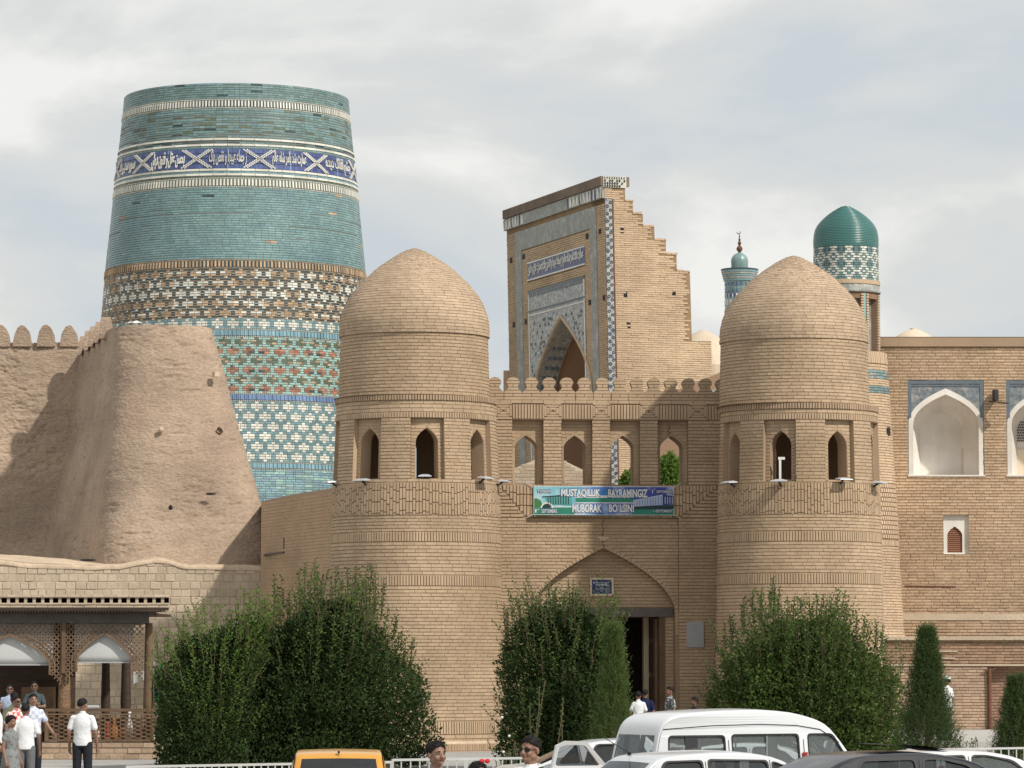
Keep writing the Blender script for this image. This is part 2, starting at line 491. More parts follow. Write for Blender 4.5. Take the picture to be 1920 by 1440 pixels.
def bricks(name, fr, rows, mats, parent, n_ind=0, region=None, single='brick', smooth=False):
    """the n_ind bricks that show largest become objects, the rest one 'stuff' part"""
    if not rows: return
    A = np.array(rows, dtype=float)
    if n_ind:
        um = (A[:, 0] + A[:, 1]) / 2; vm = (A[:, 2] + A[:, 3]) / 2
        c = fr.map(um, vm, A[:, 5])
        e = fr.map(A[:, 1], vm, A[:, 5]) - fr.map(A[:, 0], vm, A[:, 5])
        cp, sp = math.cos(PITCH), math.sin(PITCH)
        dep = c[:, 1] * cp + (c[:, 2] - CAM.z) * sp
        px = 960 + FPX * c[:, 0] / dep; py = 720 - FPX * (-c[:, 1] * sp + (c[:, 2] - CAM.z) * cp) / dep
        area = np.abs(e[:, 0]) * (A[:, 3] - A[:, 2]) / dep ** 2
        if fr.curved: area[np.cos(um) < .2] = 0
        if region:
            ok = (px > region[0]) & (px < region[2]) & (py > region[1]) & (py < region[3])
            area = np.where(ok, area, 0)
        # prefer whole bricks, biggest first
        order = np.argsort(-area)[:n_ind]
        order = [k for k in order if area[k] > 0]
        for k in order:
            u0, u1, v0, v1, w0, w1, mi, t = A[k]
            uc = (u0 + u1) / 2; vc = (v0 + v1) / 2
            o0 = fr.pt(uc, vc, w0)
            du = fr.pt(u1, vc, w1) - fr.pt(u0, vc, w1)
            dv = fr.pt(uc, v1, w0) - fr.pt(uc, v0, w0)
            nn = du.cross(dv).normalized()
            dvn = nn.cross(du.normalized())
            Mx = Matrix((du, dvn * dv.length, nn * (w1 - w0))).transposed().to_4x4()
            Mx.translation = o0
            b = bpy.data.objects.new(single, unit_brick(mats[int(mi)]))
            COL.objects.link(b)
            if parent is not None:
                b.parent = parent
                b.matrix_basis = Matrix.Translation(-Vector(parent.location)) @ Mx if parent.get('_worldkids') else Mx
            else:
                b.matrix_basis = Mx
        keep = np.ones(len(A), bool); keep[order] = False
        A = A[keep]
    if len(A) == 0: return
    n = len(A)
    u0, u1, v0, v1, w0, w1 = [A[:, k] for k in range(6)]
    bu = (u1 - u0) * .008; bv = (v1 - v0) * .05
    c8 = [fr.map(u0, v0, w0), fr.map(u1, v0, w0), fr.map(u1, v1, w0), fr.map(u0, v1, w0),
          fr.map(u0 + bu, v0 + bv, w1), fr.map(u1 - bu, v0 + bv, w1), fr.map(u1 - bu, v1 - bv, w1), fr.map(u0 + bu, v1 - bv, w1)]
    V = np.stack(c8, axis=1).reshape(-1, 3)
    base = np.array([(4, 5, 6, 7), (0, 1, 5, 4), (1, 2, 6, 5), (2, 3, 7, 6), (3, 0, 4, 7)])
    F = (np.arange(n)[:, None, None] * 8 + base[None]).reshape(-1, 4)
    mi = np.repeat(A[:, 6].astype(int), 5)
    return np_mesh(name, V, F, mats, parent, mi, np.repeat(A[:, 7], 8), False, 'stuff')

def arch_w(hw, vs, va, p):
    """half width of a pointed opening at height v"""
    def f(v):
        if v <= vs: return hw
        if v >= va: return 0.0
        return hw * (1 - ((v - vs) / (va - vs)) ** p)
    return f
def arch_hole(uc, hw, vb, vs, va, p):
    f = arch_w(hw, vs, va, p)
    return lambda v: [(uc - f(v), uc + f(v))] if vb <= v < va else []
def rect_hole(a, b, v0, v1):
    return lambda v: [(a, b)] if v0 <= v <= v1 else []
def arch_line(uc, hw, vb, vs, va, p, n=9):
    """outline from the left foot over the point to the right foot"""
    f = arch_w(hw, vs, va, p)
    L = [(uc - hw, vb)]
    for k in range(n + 1):
        v = vs + (va - vs) * k / n
        L.append((uc - f(v), v))
    R = [(2 * uc - u, v) for u, v in L[:-1]][::-1]
    return L + R
def rect_s(mb, fr, u0, u1, v0, v1, w, m=None, step=None):
    """rectangle following the frame"""
    n = 1
    if fr.curved: n = max(1, int(abs(u1 - u0) / (step or math.radians(4)) + .5))
    nv = max(1, int((v1 - v0) / .6)) if fr.curved else 1
    mb.grid([[fr.pt(u0 + (u1 - u0) * i / n, v0 + (v1 - v0) * k / nv, w) for i in range(n + 1)] for k in range(nv + 1)], m)
def sweep(mb, fr, line, w0, w1, m=None, close=False):
    pts = list(line) + ([line[0]] if close else [])
    mb.grid([[fr.pt(u, v, w0) for u, v in pts], [fr.pt(u, v, w1) for u, v in pts]], m)
def arch_panel(mb, fr, u0, u1, v0, v1, uc, hw, vb, vs, va, p, w, m=None, n=9):
    """rectangular panel with a pointed opening whose foot is at vb"""
    rect_s(mb, fr, u0, uc - hw, v0, v1, w, m); rect_s(mb, fr, uc + hw, u1, v0, v1, w, m)
    if vb > v0 + 1e-4: rect_s(mb, fr, uc - hw, uc + hw, v0, vb, w, m)
    L = arch_line(uc, hw, vb, vs, va, p, n)
    up = L[1:-1]
    mb.grid([[fr.pt(u, v, w) for u, v in up], [fr.pt(u, v1, w) for u, v in up]], m)
def ogee_points(hw, h):
    pass
# =================================================================== ground
def sheet(name, pts, z, m):
    mb = MB(); mb.poly([(x, y, z) for x, y in pts]); o = mb.build(name, m, recalc=False); o['kind'] = 'structure'; return o
sheet('ground', [(-4000, -60), (4000, -60), (4000, 8000), (-4000, 8000)], -0.21, M['dirt'])
sheet('road', [(-120, -50), (120, -50), (120, 57), (-120, 57)], -0.2, M['asphalt'])
mbp = MB(); mbp.box((0, 100.5, -0.1), (240, 81, 0.2)); pv = mbp.build('pavement', M['paving']); pv['kind'] = 'structure'
mbk = MB()
for i in range(160):
    mbk.box((-80 + i, 59.85, -0.085), (.985, .25, 0.19))
kb = mbk.build('kerb', M['kerb']); kb['kind'] = 'structure'
mbl = MB()
for i in range(26): mbl.box((-65 + i * 5, 40.0, -0.194), (2.4, .12, .004))
lm = mbl.build('lane_marking', M['white_paint']); lm['kind'] = 'structure'

# =================================================================== gate towers
def gate_tower(label, axis_px, prof_px, Yax, niches, fe, dome, label2, region):
    """prof_px: (py, radius px); fe: heights in px of the features on the front"""
    kx = Yax / FPX
    cx = Xat(axis_px, 1100, Yax)
    front = Yax - 2.2
    prof = sorted([(Zat(py, front), r * kx) for py, r in prof_px])
    prof[0] = (-0.05, prof[0][1])
    cyl = Cyl(cx, Yax, prof)
    z = {k: Zat(v, front) for k, v in fe.items()}
    T = thing('gate_tower', label, 'tower', (cx, Yax, 0))
    A0, A1 = -math.radians(118), math.radians(118)
    H = 0.0935; L = .30
    dang = math.radians(11.9)
    nich = [math.radians(a) for a in niches]
    vt, vb = z['niche_top'], z['niche_bot']
    # --- mortar core with window bays
    mb = MB()
    full = 2 * math.pi
    rect_s(mb, cyl, A0 - .6, A1 + .6, -0.05, vb, 0, 0)
    rect_s(mb, cyl, A0 - .6, A1 + .6, vt, z['ledge'], 0, 0)
    edges = [A0 - .6]
    for a in sorted(nich): edges += [a - dang, a + dang]
    edges.append(A1 + .6)
    for i in range(0, len(edges), 2): rect_s(mb, cyl, edges[i], edges[i + 1], vb, vt, 0, 0)
    core = mb.build('core', M['gate_mortar'], T, recalc=False)
    # bays
    hw = math.radians(8.3); va = z['arch_top']; vs = z['arch_spring']; dep = -.14; inn = -.52
    holes = []
    for a in nich:
        mb = MB()
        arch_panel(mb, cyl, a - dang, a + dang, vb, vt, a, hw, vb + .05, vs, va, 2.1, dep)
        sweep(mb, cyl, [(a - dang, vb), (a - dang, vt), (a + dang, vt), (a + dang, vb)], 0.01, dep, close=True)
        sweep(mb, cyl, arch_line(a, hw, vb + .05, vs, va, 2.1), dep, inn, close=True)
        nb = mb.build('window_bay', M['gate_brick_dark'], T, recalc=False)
        rows = lay(cyl, a - dang + .004, a + dang - .004, vb + .02, vt - .01, L, H, holes=[arch_hole(a, hw + .006, vb + .05, vs, va + .05, 1.8)], w=dep + .012, jit=.003)
        rows = [(r[0], r[1], r[2], r[3], dep - .02, r[5], 0, r[7]) for r in rows]
        bricks('bay_bricks', cyl, rows, [M['gate_brick']], nb)
        holes.append(rect_hole(a - dang, a + dang, vb - .01, vt + .005))
    # inner shell
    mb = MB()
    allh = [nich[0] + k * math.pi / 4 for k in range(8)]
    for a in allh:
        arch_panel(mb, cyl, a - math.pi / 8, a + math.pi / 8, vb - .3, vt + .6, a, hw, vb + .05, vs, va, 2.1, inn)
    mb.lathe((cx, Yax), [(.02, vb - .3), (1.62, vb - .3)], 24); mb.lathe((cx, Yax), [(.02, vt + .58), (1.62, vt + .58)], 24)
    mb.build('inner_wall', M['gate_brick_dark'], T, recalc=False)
    # --- brick courses
    def part(a, b, w=.012, LL=L, HH=H, hs=(), mi=0, bond=.5, j=.018, vj=None):
        return lay(cyl, A0, A1, a, b, LL, HH, j=j, w=w, holes=hs, mi=mi, bond=bond, vj=vj)
    R = []
    for a, b, kind in fe_bands(z):
        if kind == 's': R += part(a, b)
        elif kind == 'h': R += part(a, b, LL=.078, HH=b - a, w=.022, bond=0, j=.022, vj=.012)
        elif kind == 'H': R += part(a, b, LL=.078, HH=b - a, w=.05, bond=0, j=.022, vj=.012, mi=1)
        elif kind == 'v':
            st = .088 / float(cyl.R((a + b) / 2)); nc_ = int((A1 - A0) / st)
            for q in range(nc_):
                u0 = A0 + q * st; v = b; first = random.uniform(.12, .31)
                while v > a + .03:
                    h_ = first if v == b else .31
                    lo = max(v - h_, a)
                    R.append((u0 + st * .11, u0 + st * .89, lo + .006, v - .006, -.02, .024 + random.uniform(-.003, .003), 0, random.random())); v = lo
        elif kind == 'n': R += part(a, b, hs=holes)
    bricks('brick_courses', cyl, R, [M['gate_brick'], M['gate_brick_dark']], T, 300, region)
    # --- drum and dome
    dz0 = z['ledge']
    zb, za = Zat(dome['base'], front + .1), Zat(dome['apex'], Yax)
    rd = dome['r'] * kx; dcx = Xat(dome['x'], dome['base'], Yax)
    drum = Cyl(dcx, Yax, [(dz0 - .1, dome['rd0'] * kx), (zb + .1, dome['rd1'] * kx)])
    mb = MB(); rect_s(mb, drum, A0 - .6, A1 + .6, dz0 - .08, zb + .05, 0)
    mb.lathe((dcx, Yax), [(drum.R(dz0) - .02, dz0), (cyl.R(dz0) + .04, dz0 - .002)], 48)
    dr = mb.build('drum', M['gate_mortar'], T, recalc=False)
    bricks('drum_bricks', drum, lay(drum, A0, A1, dz0 + .01, zb, L, H), [M['gate_brick']], dr)
    # dome: straight lip, swelling, then ogee to a blunt point
    hd = za - zb
    pr = [(0, 1.0), (.08, 1.004), (.16, 1.0), (.27, .968), (.384, .915), (.5, .825), (.616, .703), (.733, .553), (.80, .452), (.849, .368), (.919, .236), (.965, .135), (.985, .08), (.995, .04), (1.0, .004)]
    dprof = [(zb + t * hd, rd * r) for t, r in pr]
    dc = Cyl(dcx, Yax, dprof)
    mb = MB()
    nn = 46
    mb.lathe((dcx, Yax), [(drum.R(zb) - .02, zb)] + [(float(dc.R(zb + hd * k / nn)), zb + hd * k / nn) for k in range(nn + 1)], 56)
    dm = mb.build('dome', M['dome_mortar'], T, recalc=False, smooth=True)
    # courses follow the slope: split by arc length
    zs = np.linspace(zb, za - .02, 400); rr = dc.R(zs)
    s = np.concatenate([[0], np.cumsum(np.hypot(np.diff(zs), np.diff(rr)))])
    nc = int(s[-1] / .088); zc = np.interp(np.linspace(0, s[-1], nc + 1), s, zs)
    rows = []
    for k in range(nc):
        r_ = float(dc.R((zc[k] + zc[k + 1]) / 2))
        if r_ < .10: continue
        gap = (zc[k + 1] - zc[k]) * .10
        Ls = L * (.55 if k == 0 else 1)
        x = -math.pi * .66 + random.random() * .1
        while x < math.pi * .66:
            l = Ls / r_ * random.uniform(.94, 1.06)
            rows.append((x + .002 / r_, x + l - .002 / r_, zc[k] + gap, zc[k + 1] - gap * .1, -.015, .010 + random.uniform(-.004, .006) + (.012 if k < 1 else 0), 0, random.random()))
            x += l
    bricks('dome_bricks', dc, rows, [M['dome_brick']], dm)
    return T, cyl, z, nich, cx

def fe_bands(z):
    return [(z['plinth'], z['h0b'], 's'), (z['h0b'], z['h0a'], 'h'), (z['h0a'], z['h1b'], 's'), (z['h1b'], z['h1a'], 'h'), (z['h1a'], z['h2b'], 's'),
            (z['h2b'], z['h2a'], 'h'), (z['h2a'], z['vb'], 's'), (z['vb'], z['va'], 'v'), (z['va'], z['niche_top'], 'n'),
            (z['niche_top'], z['h3a'], 'h'), (z['h3a'], z['ledge_b'], 's'), (z['ledge_b'], z['ledge'], 'H')]

TL, cylL, zL, nichL, cxL = gate_tower(
    'round brick gate tower with a pointed brick dome, left of the painted banner', 779.5,
    [(1412, 163), (1380, 162.5), (1200, 160.5), (1000, 158.5), (905, 155.5), (760, 149.5), (735, 149)], 102.0,
    [-80.5, -35.5, 9.5, 54.5],
    dict(plinth=1394, h0b=1378, h0a=1352, h1b=1099, h1a=1078, h2b=1016, h2a=997, vb=966, va=904, niche_bot=900, niche_top=783, h3a=772, ledge_b=750, ledge=739, arch_top=801, arch_spring=829),
    dict(apex=465, base=622, r=140.5, x=777, rd0=141.5, rd1=138), '', (700, 1100, 945, 1410))
TR, cylR, zR, nichR, cxR = gate_tower(
    'round brick gate tower with a pointed brick dome, right of the painted banner', 1499.5,
    [(1412, 159), (1380, 158), (1200, 156.0), (1000, 152.5), (905, 150), (760, 146.5), (735, 146)], 102.0,
    [-63.5, -18.5, 26.5, 71.5],
    dict(plinth=1394, h0b=1378, h0a=1352, h1b=1095, h1a=1074, h2b=1015, h2a=995, vb=964, va=904, niche_bot=902, niche_top=786, h3a=774, ledge_b=766, ledge=754, arch_top=806, arch_spring=834),
    dict(apex=479, base=633, r=138.5, x=1488.5, rd0=140.5, rd1=137), '', (1345, 900, 1660, 1150))
def plinth(T, cyl, z):
    mb = MB(); c = (T.location.x, T.location.y); r = float(cyl.R(z['plinth']))
    a0, a1 = -2.2, 2.2
    mb.lathe(c, [(r - .05, z['plinth'] + .06), (r + .07, z['plinth'] + .05), (r + .09, z['plinth'] - .01)], 60, 1, a0, a1)
    mb.lathe(c, [(r + .09, z['plinth'] - .01), (r + .09, -.02)], 60, 0, a0, a1)
    mb.build('plinth', [M['gate_brick_dark'], M['mud_pale']], T, recalc=False)
    pc = Cyl(c[0], c[1], [(-.1, r + .09), (2, r + .09)])
    zt = z['plinth'] - .012
    rows = lay(pc, -1.9, 1.9, zt - .2, zt, .08, .2, bond=0, j=.02) + lay(pc, -1.9, 1.9, 0.0, zt - .2, .3, .1, jit=.012)
    bricks('plinth_bricks', pc, rows, [M['gate_brick_dark']], T)
plinth(TL, cylL, zL); plinth(TR, cylR, zR)

# =================================================================== gate facade between the towers
G = Flat(Xat(940, 1100, 104.0), 104.0, 4.6)
g = lambda px, py, w=0.0: G.px(px, py, w)
gu = lambda px, w=0.0: G.px(px, 900, w)[0]
gv = lambda py, px=1130: G.px(px, py)[1]
GW = thing('gate_facade', 'brick gate wall with spade merlons and arched doorway between the two domed towers', 'gate', (float(G.pt(2.9, 0)[0]), float(G.pt(2.9, 0)[1]), 0))
u_l, u_r = gu(922), gu(1372)
v_top, v_fr, v_fb, v_sill = gv(752), gv(754), gv(788), gv(909)
v_pan = gv(971)
THK = 1.05
bays = [(960.5, 1019), (1053, 1110.6), (1144, 1200), (1233.5, 1290.5)]
arches = [(966.5, 1008.5), (1058.5, 1099.5), (1148.5, 1190), (1239.5, 1282)]
mb = MB()
GH = []      # holes for front bricks
prev = u_l
v_am, v_as = gv(816), gv(838)
mat_core = 0
bay_parts = []
for (a, b), (c, d) in zip(bays, arches):
    ua, ub, uc_, hw_ = gu(a), gu(b), (gu(c) + gu(d)) / 2, (gu(d) - gu(c)) / 2
    rect_s(mb, G, prev, ua, v_sill, v_fb, 0)
    prev = ub
    GH.append(rect_hole(ua, ub, v_sill, v_fb))
    m2 = MB()
    arch_panel(m2, G, ua, ub, v_sill, v_fb, uc_, hw_, v_sill, v_as, v_am, 1.8, -.22)
    sweep(m2, G, [(ua, v_sill), (ua, v_fb), (ub, v_fb), (ub, v_sill)], 0.012, -.22)
    sweep(m2, G, arch_line(uc_, hw_, v_sill, v_as, v_am, 1.8), -.22, -THK)
    arch_panel(m2, G, ua - .32, ub + .32, v_sill, v_fb, uc_, hw_, v_sill, v_as, v_am, 1.8, -THK)
    nb = m2.build('window_bay', M['gate_brick_dark'], GW, recalc=False)
    rows = lay(G, ua + .01, ub - .01, v_sill, v_fb - .01, .3, .0935, holes=[arch_hole(uc_, hw_ + .06, v_sill, v_as, v_am + .10, 1.8)])
    rows = [(r[0], r[1], r[2], r[3], -.24, -.21 + random.uniform(-.003, .003), 0, r[7]) for r in rows]
    bricks('bay_bricks', G, rows, [M['gate_brick']], nb)
    # ring of bricks on edge round the opening
    m3 = MB(); al = arch_line(uc_, hw_ + .003, v_sill, v_as, v_am, 1.8, 7)[1:-1]
    for k in range(len(al) - 1):
        (x0, y0), (x1, y1) = al[k], al[k + 1]
        sub = 2
        for q in range(sub):
            s0, s1 = (q + .08) / sub, (q + .92) / sub
            p0 = (x0 + (x1 - x0) * s0, y0 + (y1 - y0) * s0); p1 = (x0 + (x1 - x0) * s1, y0 + (y1 - y0) * s1)
            cx0, cy0 = uc_, v_as - .1
            def outp(p):
                dx, dy = p[0] - cx0, p[1] - cy0; l = math.hypot(dx, dy); return (p[0] + dx / l * .085, p[1] + dy / l * .085)
            q0, q1 = outp(p0), outp(p1)
            m3.prism([p0, p1, q1, q0], [], lambda u, v, d: G.pt(u, v, d), -.23, -.205)
    m3.build('arch_ring', M['gate_brick'], nb, kind='stuff')
rect_s(mb, G, prev, u_r, v_sill, v_fb, 0)
rect_s(mb, G, u_l, u_r, v_fb, v_top, 0)
# lower part with recessed panel and great arch
pu0, pu1 = gu(987), gu(1272)
acx = gu(1132); ahw = gu(1266) - acx
av_a, av_s = gv(1027), gv(1150)
PW = -.09
rect_s(mb, G, u_l, pu0, 0, v_pan, 0); rect_s(mb, G, pu1, u_r, 0, v_pan, 0)
rect_s(mb, G, u_l, u_r, v_pan, v_sill, 0)
arch_panel(mb, G, pu0, pu1, 0, v_pan, acx, ahw, 0.0, av_s, av_a, 1.9, PW, n=16)
sweep(mb, G, [(pu0, 0), (pu0, v_pan), (pu1, v_pan), (pu1, 0)], .01, PW)
TD = -.42        # depth of the tympanum wall
sweep(mb, G, arch_line(acx, ahw, 0, av_s, av_a, 1.9, 16), PW, TD - .01)
# doorway
dl, dr_ = gu(1027, TD), gu(1237, TD)
v_lt, v_lb = gv(1140), gv(1156)
rect_s(mb, G, acx - ahw, acx + ahw, v_lb, av_a, TD)
rect_s(mb, G, acx - ahw, dl, 0, v_lb, TD); rect_s(mb, G, dr_, acx + ahw, 0, v_lb, TD)
sweep(mb, G, [(dl, 0), (dl, v_lb), (dr_, v_lb), (dr_, 0)], TD, -2.2)
# top, back and flank
mb.poly([G.pt(u_l, v_top, 0), G.pt(u_r, v_top, 0), G.pt(u_r, v_top, -THK), G.pt(u_l, v_top, -THK)])
rect_s(mb, G, u_l, u_r, v_fb, v_top, -THK)
mb.poly([G.pt(u_l, v_sill, -.0), G.pt(u_r, v_sill, -.0), G.pt(u_r, v_sill, -THK), G.pt(u_l, v_sill, -THK)])
rect_s(mb, G, u_l, u_r, 4.2, v_sill, -THK)
core = mb.build('wall_core', M['gate_mortar'], GW, recalc=False)
# passage behind the door
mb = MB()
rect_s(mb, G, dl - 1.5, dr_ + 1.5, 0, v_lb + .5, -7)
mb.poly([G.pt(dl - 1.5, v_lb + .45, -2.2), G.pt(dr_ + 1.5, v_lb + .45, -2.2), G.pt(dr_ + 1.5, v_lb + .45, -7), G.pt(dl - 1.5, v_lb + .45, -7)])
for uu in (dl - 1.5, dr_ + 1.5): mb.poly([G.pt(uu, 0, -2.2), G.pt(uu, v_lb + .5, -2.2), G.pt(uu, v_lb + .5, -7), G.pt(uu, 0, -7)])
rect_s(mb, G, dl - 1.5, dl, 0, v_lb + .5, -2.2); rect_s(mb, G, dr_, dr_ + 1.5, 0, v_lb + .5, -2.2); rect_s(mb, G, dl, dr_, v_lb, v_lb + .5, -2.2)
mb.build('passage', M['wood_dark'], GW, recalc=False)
# brickwork of the front
L, H = .30, .0935
R = []
R += lay(G, u_l, u_r, v_sill + .005, v_fb, L, H, holes=GH)
pan = [rect_hole(pu0, pu1, -1, v_pan)]
sq = .36
bw = gu(1000) - gu(940)
# outer field left and right of the panel; the mitred frame band is laid by hand
R += lay(G, u_l, pu0, 0, v_pan, L, H); R += lay(G, pu1, u_r, 0, v_pan, L, H)
RB = lay(G, pu0, pu1, 0, v_pan, L, H, holes=[arch_hole(acx, ahw + .07, -1, av_s, av_a + .09, 1.9)])
R += [(r[0], r[1], r[2], r[3], PW - .02, PW + .012 + random.uniform(-.004, .004), 0, r[7]) for r in RB]
hf = arch_w(ahw - .01, av_s, av_a - .01, 1.9)
def outside(v): return [(acx - 9, acx - hf(v)), (acx + hf(v), acx + 9)]
RT = lay(G, acx - ahw, acx + ahw, v_lt + .02, av_a, L, H, holes=[outside])
RT += lay(G, acx - ahw, dl - .14, 0, v_lb, L, H, holes=[outside]); RT += lay(G, dr_ + .14, acx + ahw, 0, v_lb, L, H, holes=[outside])
R += [(r[0], r[1], r[2], r[3], TD - .02, TD + .012 + random.uniform(-.004, .004), 0, r[7]) for r in RT]
# mitred band under the windows: soldier bricks in the middle, courses in the corners
ca, cb = gu(937), gu(1350)
def mitre_l(v): t = (v - v_pan) / (v_sill - v_pan); return pu0 - t * (pu0 - ca)
def mitre_r(v): t = (v - v_pan) / (v_sill - v_pan); return pu1 + t * (cb - pu1)
n = int((cb - ca) / .095)
for k in range(n):
    a = ca + (cb - ca) * k / n; b = a + (cb - ca) / n - .022
    um = (a + b) / 2
    vlo = v_pan + .01
    if um < pu0: vlo = v_pan + (v_sill - v_pan) * (pu0 - um) / (pu0 - ca)
    if um > pu1: vlo = v_pan + (v_sill - v_pan) * (um - pu1) / (cb - pu1)
    v = v_sill - .01; off = random.random() * .15
    while v > vlo + .05:
        h = .31 if v < v_sill - .02 else .31 - off
        R.append((a, b, max(v - h + .014, vlo), v, -.02, .03 + random.uniform(-.004, .004), 0, random.random()))
        v -= h
for r in lay(G, ca - .05, pu0, v_pan + .01, v_sill - .03, .4, .097, j=.024): 
    lim = mitre_l((r[2] + r[3]) / 2) - .03
    if r[0] < lim - .04: R.append((r[0], min(r[1], lim), r[2], r[3], -.02, .026, 0, r[7]))
for r in lay(G, pu1, cb + .3, v_pan + .01, v_sill - .03, .4, .097, j=.024):
    lim = mitre_r((r[2] + r[3]) / 2) + .03
    if r[1] > lim + .04: R.append((max(r[0], lim), r[1], r[2], r[3], -.02, .026, 0, r[7]))
# frieze: soldier bricks with concentric square rosettes
ros = [gu(p) for p in (943.5, 1036.5, 1127.5, 1217, 1308.5)]
fm = (v_fb + v_fr) / 2; rs = (v_fr - v_fb) / 2 + .0
def roshole(v): return [(c - rs * .96, c + rs * .96) for c in ros]
R += [(r[0], r[1], r[2], r[3], -.02, .028, 0, r[7]) for r in lay(G, u_l, u_r, v_fb + .01, v_fr - .06, .085, (v_fr - v_fb - .07) , bond=0, holes=[roshole], j=.024, vj=.01)]
for c in ros:
    for k, q in enumerate((rs * .95, rs * .66, rs * .38)):
        t = .095 * .72
        for (x0, x1, y0, y1) in ((c - q, c + q, fm + q - t, fm + q), (c - q, c + q, fm - q, fm - q + t), (c - q, c - q + t, fm - q + t + .01, fm + q - t - .01), (c + q - t, c + q, fm - q + t + .01, fm + q - t - .01)):
            R.append((x0, x1, y0, y1, -.02, .034 - .003 * k, 0, random.random()))
R += [(r[0], r[1], r[2], r[3], -.02, .035, 0, r[7]) for r in lay(G, u_l, u_r, v_fr - .055, v_top + .03, L, .09)]
bricks('brick_courses', G, R, [M['gate_brick']], GW, 300, (945, 975, 1345, 1400))
# ring of the great arch
m3 = MB(); al = arch_line(acx, ahw + .004, av_s - .6, av_s, av_a, 1.9, 16)
for k in range(len(al) - 1):
    (x0, y0), (x1, y1) = al[k], al[k + 1]
    seg = math.hypot(x1 - x0, y1 - y0); sub = max(1, int(seg / .085))
    nx, ny = (y1 - y0) / seg, -(x1 - x0) / seg
    if nx * (x0 - acx) + ny * (y0 - (av_s - 1)) < 0: nx, ny = -nx, -ny
    for q in range(sub):
        s0, s1 = (q + .1) / sub, (q + .9) / sub
        p0 = (x0 + (x1 - x0) * s0, y0 + (y1 - y0) * s0); p1 = (x0 + (x1 - x0) * s1, y0 + (y1 - y0) * s1)
        m3.prism([p0, p1, (p1[0] + nx * .085, p1[1] + ny * .085), (p0[0] + nx * .085, p0[1] + ny * .085)], [], lambda u, v, d: G.pt(u, v, d), PW - .02, PW + .014)
m3.build('arch_ring', M['gate_brick'], GW, kind='stuff')
# lintel beam, door frame and leaf
mb = MB(); mb.prism([(acx - ahw + .0, v_lb), (acx + ahw - .02, v_lb), (acx + ahw - .03, v_lt), (acx - ahw + .02, v_lt)], [], lambda u, v, d: G.pt(u, v, d), TD - .1, TD + .1)
mb.build('lintel', M['wood_grey'], GW)
mb = MB()
for a, b in ((dl - .12, dl + .03), (dr_ - .03, dr_ + .12)):
    mb = MB(); mb.prism([(a, 0), (b, 0), (b, v_lb), (a, v_lb)], [], lambda u, v, d: G.pt(u, v, d), TD - .3, TD + .04)
    mb.build('door_post', M['wood'], GW)
for s, uu in ((1, dl + .04), (-1, dr_ - .04)):
    d0 = MB(); 
    fn = lambda a, b, d: G.pt(uu + s * d, b, TD - .3 - a)
    d0.prism([(0, .03), (1.45, .03), (1.45, v_lb - .05), (0, v_lb - .05)], [], fn, 0, .07)
    lf = d0.build('door', M['wood'], GW)
    d1 = MB()
    for q in range(4):
        z0 = .2 + q * .95
        for a0 in (.12, .78): d1.prism([(a0, z0), (a0 + .5, z0), (a0 + .5, z0 + .8), (a0, z0 + .8)], [], fn, .07, .1)
    d1.build('door_panel', M['wood_dark'], lf)
# pale plaster strip of the passage wall seen through the door
mb = MB(); mb.prism([(gu(1206, -2.3), 0), (gu(1219, -2.3), 0), (gu(1219, -2.3), v_lb), (gu(1206, -2.3), v_lb)], [], lambda u, v, d: G.pt(u, v, d), -2.6, -2.25)
mb.build('inner_pier', M['plaster_pale'], GW)
# crack above the arch and above the last window
mb = MB()
def crack(px, y0, y1, seed):
    rn = random.Random(seed); pts = []
    v1, v0 = gv(y0), gv(y1); n = 14
    for k in range(n + 1): pts.append((gu(px) + rn.uniform(-.035, .035), v0 + (v1 - v0) * k / n))
    return pts
for px_, y0, y1, w_ in ((1131, 974, 1026, PW + .02), (1256, 795, 815, -.195)):
    pts = crack(px_, y0, y1, px_)
    for (a, b), (c, d) in zip(pts[:-1], pts[1:]): mb.poly([G.pt(a - .012, b, w_), G.pt(a + .012, b, w_), G.pt(c + .012, d, w_), G.pt(c - .012, d, w_)])
mb.build('crack', M['rust'], GW, recalc=False)
mb = MB()
for x, y in ((1127, 1008), (1136, 1009), (1131, 1012)):
    a, b = g(x, y, PW); mb.prism([(a - .09, b - .025), (a + .09, b - .025), (a + .09, b + .025), (a - .09, b + .025)], [], lambda u, v, d: G.pt(u, v, d), PW, PW + .03)
mb.build('patch', M['mud_pale'], GW)
